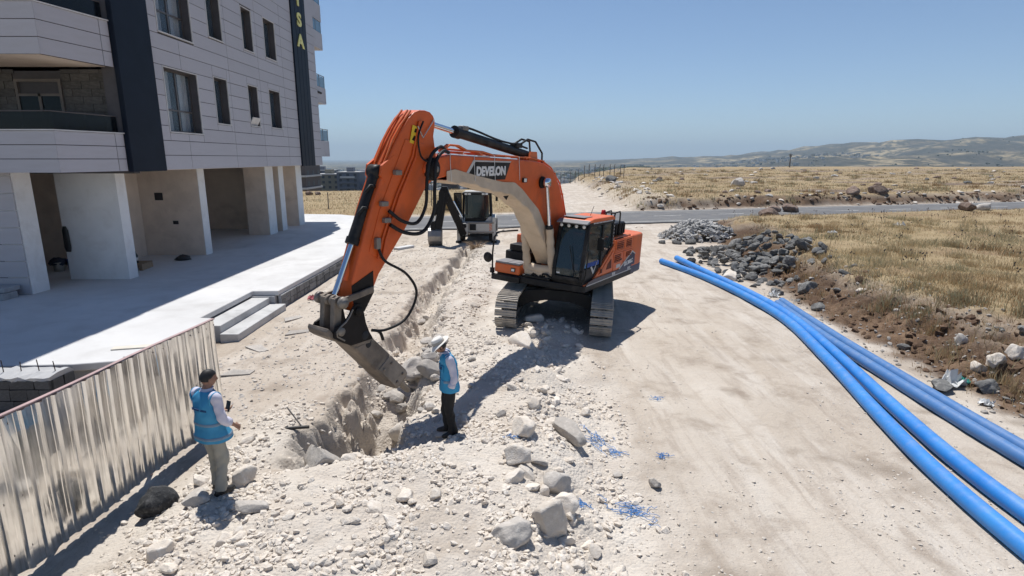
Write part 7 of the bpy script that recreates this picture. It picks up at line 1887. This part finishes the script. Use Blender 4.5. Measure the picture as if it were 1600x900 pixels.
# ---- dry grass
def grass_mat():
    m, nt, b = new_mat("dry_grass_blades")
    at = nt.nodes.new("ShaderNodeAttribute"); at.attribute_name = "tint"
    nt.links.new(at.outputs["Color"], b.inputs["Base Color"]); b.inputs["Roughness"].default_value = 0.9; b.inputs["Specular IOR Level"].default_value = 0.15
    tr = nt.nodes.new("ShaderNodeBsdfTranslucent"); nt.links.new(at.outputs["Color"], tr.inputs["Color"])
    mx = nt.nodes.new("ShaderNodeMixShader"); mx.inputs[0].default_value = 0.5
    nt.links.new(b.outputs[0], mx.inputs[1]); nt.links.new(tr.outputs[0], mx.inputs[2]); nt.links.new(mx.outputs[0], nt.nodes["Material Output"].inputs["Surface"])
    return m
M_grass = grass_mat()
def grass(name, n, sampler, hmin, hmax, w, seed):
    r = np.random.default_rng(seed); X, Y = sampler(r, n); n = len(X); Z = terrain(X, Y)
    clump = fbm(X/1.3, Y/1.3, 3, 88)
    hgt = (hmin+(hmax-hmin)*r.random(n)**1.5)*(0.8+0.8*np.clip(clump, -0.4, 0.6))
    a = r.uniform(0, 2*pi, n); lean = hgt*r.uniform(0.15, 0.75, n); la = r.uniform(0, 2*pi, n)
    ww = w*r.uniform(0.6, 1.4, n)*(1+Y/45)
    dx, dy = np.cos(a)*ww/2, np.sin(a)*ww/2
    p0 = np.stack([X-dx, Y-dy, Z-0.03], 1); p1 = np.stack([X+dx, Y+dy, Z-0.03], 1)
    mx, my = X+np.cos(la)*lean*0.4, Y+np.sin(la)*lean*0.4
    p2 = np.stack([mx+dx*0.7, my+dy*0.7, Z+hgt*0.6], 1); p3 = np.stack([mx-dx*0.7, my-dy*0.7, Z+hgt*0.6], 1)
    p4 = np.stack([X+np.cos(la)*lean, Y+np.sin(la)*lean, Z+hgt], 1)
    V = np.stack([p0, p1, p2, p3, p4], 1).reshape(-1, 3); b = np.arange(n)[:, None]*5
    F = np.concatenate([b+np.array([[0, 1, 2]]), b+np.array([[0, 2, 3]]), b+np.array([[3, 2, 4]])])
    me = np_mesh(name, V, F, M_grass)
    t = np.clip(0.42+1.7*fbm(X/3.5, Y/3.5, 3, 99)+0.22*r.normal(size=n), 0, 1)[:, None]
    g = (r.random(n) < 0.20*(1+2.6*fbm(X/3, Y/3, 2, 123)))[:, None]
    C = np.array([[0.54, 0.43, 0.26]])*(1-t) + np.array([[0.34, 0.225, 0.12]])*t
    C = C*np.where(Y > 47, 0.86, 1.0)[:, None]; C = np.where(g, np.array([[0.32, 0.31, 0.20]]), C)*r.uniform(0.75, 1.25, n)[:, None]
    set_attr(me, "tint", np.repeat(C, 5, 0))
    return tag(link(name, me), kind="stuff")
def samp_field(r, n):
    Y = 8*np.exp(r.random(n*4)*1.85); X = 9.0 + r.random(n*4)*(Y*1.05+2)
    z, m, t = terrain(X, Y, True); d = 0.18+0.82*sstep(-0.25, 0.25, fbm(X/2.2, Y/2.2, 3, 55))
    keep = (r.random(len(X)) < m[:, 0]*d) & (Y < road_near(X))
    keep |= (r.random(len(X)) < 0.10*m[:, 1]) & (Y < road_near(X))
    i = np.where(keep)[0][:n]; return X[i], Y[i]
grass("dry_grass", 150000, samp_field, 0.06, 0.26, 0.009, 21)
def samp_far(r, n):
    Y = 46*np.exp(r.random(n*5)*1.5); X = -0.62*Y + r.random(n*5)*(Y*1.65)
    z, m, t = terrain(X, Y, True); keep = (r.random(len(X)) < m[:, 0]) & (Y > road_far(X)) & (m[:, 3] < 0.5)
    i = np.where(keep)[0][:n]; return X[i], Y[i]
grass("far_dry_grass", 60000, samp_far, 0.10, 0.30, 0.016, 22)
def samp_clod(r, n):
    Y = 8*np.exp(r.random(n*6)*1.3); X = toe_x(Y)+r.uniform(0.2, 4.0, n*6); z, m, t = terrain(X, Y, True)
    i = np.where((r.random(len(X)) < m[:, 1]) & (Y < road_near(X)-1))[0][:n]; return X[i], Y[i]
def samp_farcut(r, n):
    X = r.uniform(12, 80, n); Y = road_far(X) + np.abs(r.normal(0, 1.0, n)) + 0.5 + 1.2*sstep(-0.1, 0.4, fbm(X/3, Y0_(X), 2, 14)); return X, Y
def Y0_(x): return x*0
M_clod = stone_mat("brown_clod", (0.10, 0.062, 0.04), (0.16, 0.10, 0.065), (0.24, 0.165, 0.11), 4.0, 0.1)
scatter_pebbles("verge_clods", 750, samp_farcut, 0.04, 0.26, 2.6, M_clod, 1, 78, 0.7)
scatter_pebbles("soil_clods", 900, samp_clod, 0.015, 0.14, 3.2, M_clod, 1, 77, 0.8)
def samp_tuss(r, n):
    cx = 8*np.exp(r.random(260)*1.6); cy = cx; cX = toe_x(cy)+r.uniform(0.8, 9.0, 260)*(1+cy/40)
    k = r.integers(0, 260, n); X = cX[k]+r.normal(0, 0.13, n)*(1+cy[k]/40); Y = cy[k]+r.normal(0, 0.13, n)*(1+cy[k]/40)
    ok = (Y < road_near(X)-1) & (X > toe_x(Y)+0.3); return X[ok], Y[ok]
def samp_fartuss(r, n):
    cy = 52*np.exp(r.random(420)*1.3); cX = 8+r.random(420)*cy*0.95
    k = r.integers(0, 420, n); X = cX[k]+r.normal(0, 0.45, n); Y = cy[k]+r.normal(0, 0.3, n)
    ok = (Y > road_far(X)+0.8); z, m, t = terrain(X, Y, True); ok &= (m[:, 0]+m[:, 1] > 0.3); return X[ok], Y[ok]
grass("far_grass_tussocks", 24000, samp_fartuss, 0.18, 0.6, 0.02, 33)
grass("grass_tussocks", 34000, samp_tuss, 0.16, 0.46, 0.010, 31)
# thistle heads: dark seed heads standing over the straw
def thistles(n, seed):
    r = np.random.default_rng(seed); mb = MB()
    for k in range(n):
        y = r.uniform(17, 42); x = 13 + r.random()*(y*0.85)
        if y > road_near(x)-1: continue
        z = tz(x, y); h = r.uniform(0.35, 0.6)
        mb.tube([(x, y, z-0.02), (x+0.03*r.normal(), y, z+h)], 0.006, 4, 0, False)
        for j in range(3):
            px_, py_, pz_ = x+0.08*r.normal(), y+0.08*r.normal(), z+h*(0.75+0.3*r.random())
            mb.tube([(px_, py_, pz_-0.03), (px_, py_, pz_), (px_, py_, pz_+0.035)], [0.008, 0.028, 0.008], 5, 0)
    return mb
tag(thistles(150, 4).build("thistles", pm("thistle_brown", (0.10, 0.085, 0.075), 0.95)), kind="stuff")
# dead brush at the far end of the trench and by the bank
def brush(name, x, y, R, n, label, col, seed, hgt=0.5):
    r = np.random.default_rng(seed); mb = MB()
    for k in range(n):
        a = r.uniform(0, 2*pi); l = R*r.uniform(0.4, 1.0); zt = hgt*r.uniform(0.2, 1.0)
        p = Vector((0.15*r.normal()*R, 0.15*r.normal()*R, -0.03)); q = Vector((l*cos(a)*0.55, l*sin(a)*0.55, zt*0.7)); e = Vector((l*cos(a+0.2*r.normal()), l*sin(a), zt))
        mb.tube([p, q, e], [0.011, 0.008, 0.003], 4, 0, False)
    return tag(mb.build(name, pm(name+"_twigs", col, 0.95, var=0.2), None, loc=(x, y, tz(x, y))), label, "dry bush")
brush("dead_bush", -2.0, 31.6, 0.75, 150, "tangle of dead brown brush at the far end of the trench by the backhoe", (0.33, 0.235, 0.15), 31, 0.55)
brush("dead_bush", 9.75, 9.3, 0.35, 120, "small grey green weed on the bare soil right of the violet pipes", (0.16, 0.17, 0.10), 32, 0.28)
brush("dead_bush", -5.6, 53.6, 2.2, 420, "wide mound of straw brush across the road behind the backhoe's arm", (0.46, 0.34, 0.17), 33, 1.3)

# ---- litter, net scraps
M_net = pm("blue_net_plastic", (0.06, 0.235, 0.56), 0.55, var=0.2)
def net_scrap(x, y, R, n, label, seed, stretch=1.0, rot=0.0):
    R *= 0.72; n = int(n*0.8)
    r = np.random.default_rng(seed); mb = MB()
    for k in range(n):
        p = r.normal(0, R*0.45, 2); d = r.uniform(0, 2*pi); P = []
        for j in range(7):
            d += r.normal(0, 0.8); p = p + R*0.17*np.array([cos(d), sin(d)])
            xx = p[0]*stretch*cos(rot)-p[1]*sin(rot); yy = p[0]*stretch*sin(rot)+p[1]*cos(rot)
            P.append((xx, yy, tz(x+xx, y+yy)-tz(x, y)+0.012+0.03*r.random()))
        mb.tube(P, 0.0045, 4, 0, False)
    return tag(mb.build("net_scrap", M_net, None, loc=(x, y, tz(x, y))), label, "net scrap")
net_scrap(1.50, 8.95, 0.26, 46, "longest blue net scrap, trailing off the right foot of the spoil heap", 1, 1.8, radians(120))
net_scrap(2.47, 8.60, 0.12, 22, "small blue net scrap alone on the dirt track above the grey stone", 2, 1.4)
net_scrap(1.72, 7.15, 0.22, 44, "wide blue net scrap on gravel right of the largest boulder", 3, 1.7, radians(-20))
net_scrap(2.93, 11.0, 0.14, 16, "faint blue net scrap farthest up the dirt track", 4, 1.3)
net_scrap(0.95, 7.12, 0.16, 34, "bunched blue net scrap in the stones just above the largest boulder", 5, 1.2)
net_scrap(-0.05, 8.35, 0.10, 12, "tiny blue net strands on the heap below the pale block", 6, 1.4)
M_plast = pm("white_litter", (0.66, 0.66, 0.64), 0.6, var=0.1); M_teal = pm("teal_litter", (0.05, 0.36, 0.30), 0.5)
def crumple(name, x, y, s, mat, label, seed, hz=0.5, cat="litter"):
    r = np.random.default_rng(seed); n = 9; V = []; F = []
    for i in range(n):
        for j in range(n): V.append(((i/(n-1)-.5)*s*1.4+0.10*s*r.normal(), (j/(n-1)-.5)*s+0.10*s*r.normal(), abs(0.35*s*hz*r.normal())+0.015))
    for i in range(n-1):
        for j in range(n-1): F.append((i*n+j, i*n+j+1, (i+1)*n+j+1, (i+1)*n+j))
    o = MB().add(V, F).build(name, mat, None, loc=(x, y, tz(x, y)), rot=(0, 0, r.uniform(0, 6)))
    s_ = o.modifiers.new("thickness", 'SOLIDIFY'); s_.thickness = 0.004
    return tag(o, label, cat)
crumple("plastic_bag", 9.55, 11.75, 0.34, M_plast, "crumpled white plastic sheet among the stones beside the violet pipes", 1, 1.3)
crumple("plastic_bag", 9.85, 11.8, 0.16, M_teal, "small teal plastic scrap next to the crumpled white sheet", 2, 1.0)
crumple("paper_scrap", 9.5, 10.75, 0.22, M_plast, "pale torn paper below the teal scrap at the foot of the bank", 3, 0.6)
crumple("plastic_bag", 9.35, 20.0, 0.24, M_plast, "white litter on straw just behind the blue pipes", 4, 1.0)
crumple("plastic_bag", 22.5, 33.5, 0.4, M_plast, "white rag caught in the dry grass halfway to the road", 5, 1.0, "rag")
crumple("plastic_bag", 17.0, 30.5, 0.3, M_plast, "flat white scrap in the grass behind the basalt pile", 6, 0.6)
crumple("paper_scrap", 1.85, 5.55, 0.22, M_plast, "crumpled pale scrap on the track at the bottom of the view", 7, 0.7)
crumple("red_scrap", -6.9, 19.6, 0.3, pm("faded_red_cloth", (0.5, 0.16, 0.17), 0.9), "faded red rag at the foot of the stone faced terrace wall", 8, 0.7, "rag")
# loose boards and shards by the steps
for k, (x, y, a) in enumerate(((-6.3, 12.4, 20), (-6.6, 14.2, -30), (-6.1, 15.6, 40), (-6.75, 17.0, 65))):
    lab = ["grey slab shard lying nearest the fence end", "thin shard on the ground below the lowest step", "broken shard between the steps and the breaker", "shard leaning by the corner of the stone faced wall"][k]
    o = MB().prism([(-0.35, -0.1), (0.3, -0.16), (0.4, 0.05), (-0.1, 0.2)], 0.0, 0.03, 'z').build("stone_shard", M_grey, None, 0.004, loc=(x, y, tz(x, y)+0.01), rot=(0.05, 0.03, radians(a)))
    tag(o, lab, "shard")
o = MB().box(-0.6, 0.6, -0.2, 0.2, 0, 0.12).build("kerb_block", M_conc, None, 0.01, loc=(-5.9, 31.2, tz(-5.9, 31.2)), rot=(0, 0, radians(55)))
tag(o, "pale concrete kerb block on the ground behind the excavator's arm", "kerb block")
# chewed gravel and shards left of the trench
def samp_left(r, n):
    Y = 10*np.exp(r.random(n*2)*1.25); X = r.uniform(-7.2, -3.4, n*2); i = np.arange(n); return X[i], Y[i]
scatter_pebbles("crushed_stone", 3800, samp_left, 0.008, 0.055, 4.0, M_grey, 1, 12, 0.5)
# ------------------------------------------------------------------ town in the valley, fences, poles, far trees, haze
def bmat(name, c): return pm(name, c, 0.85, var=0.08, scale=0.12)
M_b1 = bmat("brown_facade", (0.13, 0.11, 0.105)); M_b2 = bmat("olive_facade", (0.23, 0.21, 0.165)); M_b3 = bmat("slate_facade", (0.16, 0.17, 0.20)); M_b4 = bmat("pale_facade", (0.50, 0.49, 0.48)); M_b5 = bmat("beige_facade", (0.40, 0.36, 0.31))
M_bwin = pm("far_window", (0.05, 0.055, 0.065), 0.4); M_bslab = bmat("pale_slab_edge", (0.60, 0.58, 0.56)); M_broof = bmat("pale_flat_roof", (0.45, 0.44, 0.43))
def block(x, y, w, d, zb, zt, mat, label, group=None, bands=True, floor=3.0, rot=0.0, detail=True):
    o = empty("apartment_block", (x, y, zb), rot, label, "apartment block", group)
    H_ = zt-zb
    MB().box(-w/2, w/2, -d/2, d/2, 0, H_).build("wall", mat, o)
    MB().box(-w/2-0.3, w/2+0.3, -d/2-0.3, d/2+0.3, H_+0.02, H_+0.5).build("roof", M_broof, o)
    MB().box(-w*0.15, w*0.15, -d*0.15, d*0.15, H_+0.52, H_+3.0).build("stair_head", mat, o)
    if not detail: return o
    wn_ = MB(); nfl = int(H_/floor); nw = max(2, int(w/3.4))
    for f in range(nfl):
        z = H_-(f+1)*floor+0.9
        if z < 0: break
        for k in range(nw):
            xc = -w/2+(k+0.5)*w/nw
            wn_.box(xc-0.8, xc+0.8, -d/2-0.06, -d/2-0.02, z, z+1.5)
        for k in range(max(2, int(d/4))):
            yc = -d/2+(k+0.5)*d/max(2, int(d/4))
            wn_.box(w/2+0.02, w/2+0.06, yc-0.8, yc+0.8, z, z+1.5)
    tag(wn_.build("windows", M_bwin, o), kind="stuff")
    if bands:
        for f in range(nfl):
            z = H_-(f+1)*floor
            if z < 0: break
            MB().box(-w*0.32, w*0.32, -d/2-1.3, -d/2-0.07, z-0.1, z+0.95).build("balcony", M_bslab if f % 3 == 0 else mat, o)
    return o
tw = block(-69.5, 186, 13, 14, -25, 5.2, M_b1, "dark brown tower with pale bands behind the white end column of the arcade", bands=False, floor=3.2)
for z in (-0.7, -4.4, -8.0): MB().box(-6.9, 6.9, -7.9, 7.3, 25+z, 25+z+0.55).build("pale_band", M_bslab, tw)
block(-110.5, 356, 15, 14, -45, -4.5, M_b2, "olive windowless faced block left of the slate tower in the valley", bands=False)
block(-96.5, 352, 13, 15, -45, -3.2, M_b3, "slate tower with stacked balconies right of the olive block in the valley")
block(-80.5, 356, 9, 13, -45, -9.5, M_b3, "lower slate block right of the stacked balcony tower")
block(-70.0, 350, 12, 13, -45, -7.2, M_b1, "dark block nearest the excavator's black cylinder, with pale roof edge")
block(-140, 430, 22, 16, -50, -3.6, M_b3, "wide blue grey block behind the olive one", rot=0.1)
block(-119, 470, 16, 16, -50, -6.5, M_b4, "white block peeping over the olive block")
block(-57, 362, 10, 12, -45, -8.6, M_b3, "narrow slate block half hidden by the excavator's arm")
block(-8.5, 178, 12, 10, -8, 3.4, M_b4, "long pale shed under the tip of the boom", bands=False)
block(-19.5, 186, 5, 8, -8, 3.0, M_b1, "dark shed left of the long pale shed under the boom", bands=False)
rt = random.Random(5)
for k in range(70):
    y = rt.uniform(480, 1500); az_ = rt.uniform(-0.50, -0.02); x = az_*y
    zb = tz(x, y)-2; h = rt.uniform(14, 34)
    block(x, y, rt.uniform(13, 26), rt.uniform(12, 18), zb, zb+h+2, rt.choice([M_b4, M_b5, M_b4, M_b3, M_b5]), "pale apartment block in the valley town beyond the arcade", "apartment blocks in the valley town", bands=False, rot=rt.uniform(-0.3, 0.3), detail=(y < 900))
# houses too far to tell apart
def box_cloud(name, pts, mats, seed):
    r = np.random.default_rng(seed); V = []; F = []; MI = []
    bv = np.array([(-.5,-.5,0),(.5,-.5,0),(.5,.5,0),(-.5,.5,0),(-.5,-.5,1),(.5,-.5,1),(.5,.5,1),(-.5,.5,1)]); bf = np.array([(0,3,2,1),(4,5,6,7),(0,1,5,4),(1,2,6,5),(2,3,7,6),(3,0,4,7)])
    Z = terrain(pts[:, 0], pts[:, 1])
    for i, (x, y) in enumerate(pts):
        s = np.array([r.uniform(10, 26), r.uniform(10, 20), r.uniform(5, 16)]); a = r.uniform(0, 3)
        P = bv*s; P = np.stack([P[:, 0]*cos(a)-P[:, 1]*sin(a)+x, P[:, 0]*sin(a)+P[:, 1]*cos(a)+y, P[:, 2]+Z[i]-1], 1)
        V.append(P); F.append(bf+8*i); MI += [r.integers(0, len(mats))]*6
    return tag(link(name, np_mesh(name, np.concatenate(V), np.concatenate(F), mats, False, np.array(MI))), kind="stuff")
r_ = np.random.default_rng(3)
P1 = []
while len(P1) < 1500:
    y = r_.uniform(1200, 5200); a = r_.uniform(-0.55, 0.62); x = a*y
    if fbm(np.array([x/700]), np.array([y/500]), 3, 201)[0] > (-0.12 if a < 0.1 else 0.02): P1.append((x, y))
box_cloud("distant_town", np.array(P1), [M_b4, M_b5, M_b4, M_broof, M_b2], 4)
M_ftree = pm("far_tree_green", (0.035, 0.045, 0.022), 0.95, var=0.3, scale=0.3)
P2 = []; 
while len(P2) < 2000:
    if r_.random() < 0.3: x, y = r_.normal(430, 190), r_.normal(2450, 150)
    else:
        y = r_.uniform(700, 5200); x = r_.uniform(-0.4, 0.95)*y
        if fbm(np.array([x/260]), np.array([y/260]), 4, 301)[0] < 0.10+0.1*rt.random(): continue
    P2.append((x, y))
P2 = np.array(P2); Z2 = terrain(P2[:, 0], P2[:, 1]); V = []; F = []
for i in range(len(P2)):
    b = rock_verts(1, 700+i % 9, 3, 0.35, (1, 1, .8))*r_.uniform(3, 8); V.append(b+np.array([P2[i, 0], P2[i, 1], Z2[i]+2])); F.append(ICO[1][1]+len(b)*i)
tag(link("far_trees", np_mesh("far_trees", np.concatenate(V), np.concatenate(F), M_ftree, True)), kind="stuff")
# trees one can tell apart: lollipop crowns are avoided, each crown is many small leaf clumps
M_leaf = pm("dusty_leaf", (0.075, 0.10, 0.035), 0.8, var=0.3, scale=2); M_trunk = pm("bark", (0.12, 0.09, 0.07), 0.95, var=0.2)
def tree(x, y, h, cr, label, seed):
    r = np.random.default_rng(seed); z = tz(x, y); o = empty("tree", (x, y, z), 0, label, "tree")
    t = MB(); t.tube([(0, 0, -0.2), (0.05, 0, h*0.3), (0, 0.05, h*0.6)], [0.18, 0.14, 0.07], 8)
    for k in range(6):
        a = k*1.05; t.tube([(0, 0, h*(0.3+0.04*k)), (cos(a)*cr*0.4, sin(a)*cr*0.4, h*0.55), (cos(a)*cr*0.8, sin(a)*cr*0.8, h*(0.6+0.1*r.random()))], [0.07, 0.05, 0.02], 5)
    t.build("trunk", M_trunk, o)
    n = 1400; d = r.normal(size=(n, 3)); d /= np.linalg.norm(d, axis=1)[:, None]; rad = r.random(n)**0.45
    lump = 1+0.35*fbm(d[:, 0]*2+seed, d[:, 1]*2+d[:, 2], 3, seed)
    C = d*rad[:, None]*lump[:, None]*np.array([cr, cr, h*0.36]) + np.array([0, 0, h*0.66])
    u = r.normal(size=(n, 3)); v = r.normal(size=(n, 3)); u /= np.linalg.norm(u, axis=1)[:, None]; v = np.cross(u, v); v /= np.linalg.norm(v, axis=1)[:, None]
    s = r.uniform(0.10, 0.24, n)[:, None]
    V = np.stack([C-u*s-v*s*0.5, C+u*s-v*s*0.5, C+u*s+v*s*0.5, C-u*s+v*s*0.5], 1).reshape(-1, 3); F = np.arange(n*4).reshape(-1, 4)
    link("crown", np_mesh("crown", V, F, M_leaf), o)
    return o
tree(-52.5, 258, 7.5, 4.2, "green tree on the field edge before the slate towers", 1)
# thin posts and poles
M_post = pm("grey_post", (0.16, 0.15, 0.14), 0.9, var=0.2)
for k in range(16):
    x = 7.6+k*0.95+0.2*rt.uniform(-1, 1); y = 116+0.8*rt.uniform(-1, 1)-0.15*k
    o = empty("fence_post", (x, y, tz(x, y)), 0, "thin grey fence post in the row at the end of the far dirt road", "fence post", "fence posts at the far dirt road")
    MB().tube([(0, 0, -0.2), (0.02, 0, 2.0)], 0.07, 6).build("shaft", M_post, o)
    MB().tube([(0.02, 0, 2.0), (0.05, -0.3, 2.35)], 0.06, 6).build("bent_top", M_post, o)
for (x, y, h, lab) in ((-7.9, 57.0, 3.4, "thin tall post on the straw right of the boom tip, across the road"), (-17.2, 54.3, 1.5, "short lone post in the dry field right of the arcade"), (-3.9, 57.5, 4.3, "thin post behind the backhoe cab's left edge"), (-2.6, 58.5, 4.4, "thin post behind the backhoe cab's roof")):
    o = empty("field_post", (x, y, tz(x, y)), 0, lab, "post"); MB().tube([(0, 0, -0.2), (0.03, 0, h)], 0.045, 6).build("shaft", M_post, o)
def pole(x, y, h, label):
    o = empty("utility_pole", (x, y, tz(x, y)), 0, label, "utility pole")
    MB().tube([(0, 0, -0.5), (0, 0, h)], [0.28, 0.2], 8).build("pole", M_post, o)
    MB().box(-0.8, 0.8, -0.1, 0.1, h-0.5, h-0.3).build("crossarm", M_post, o); MB().box(-0.35, 0.35, -0.3, 0.3, h-1.3, h-0.6).build("transformer", M_post, o)
pole(116, 246, 5.6, "utility pole standing alone on the skyline of the dry field")
# rocks in the left field
for (x, y, s, lab) in ((-27.5, 74, 0.75, "brown rock at the left of the small cluster in the field past the arcade"), (-26.0, 74.5, 0.5, "dark rock in the middle of the cluster in the field past the arcade"), (-24.9, 74.6, 0.42, "small dark rock at the right of the cluster in the field past the arcade")):
    put_rock("field_boulder", LIB["r"][2], x, y, s, lab, "boulder")

# haze: even air round everything, the sky outside
hz, nt, b = new_mat("haze_air")
nt.nodes.remove(b)
pv = nt.nodes.new("ShaderNodeVolumePrincipled")
pv.inputs["Color"].default_value = (0.68, 0.86, 1.0, 1.0)
pv.inputs["Density"].default_value = 0.00007
pv.inputs["Anisotropy"].default_value = 0.0
nt.links.new(pv.outputs[0], nt.nodes["Material Output"].inputs["Volume"])
o = MB().box(-30500, 30500, -60, 42500, -250, 900).build("haze", hz)
tag(o, kind="stuff")
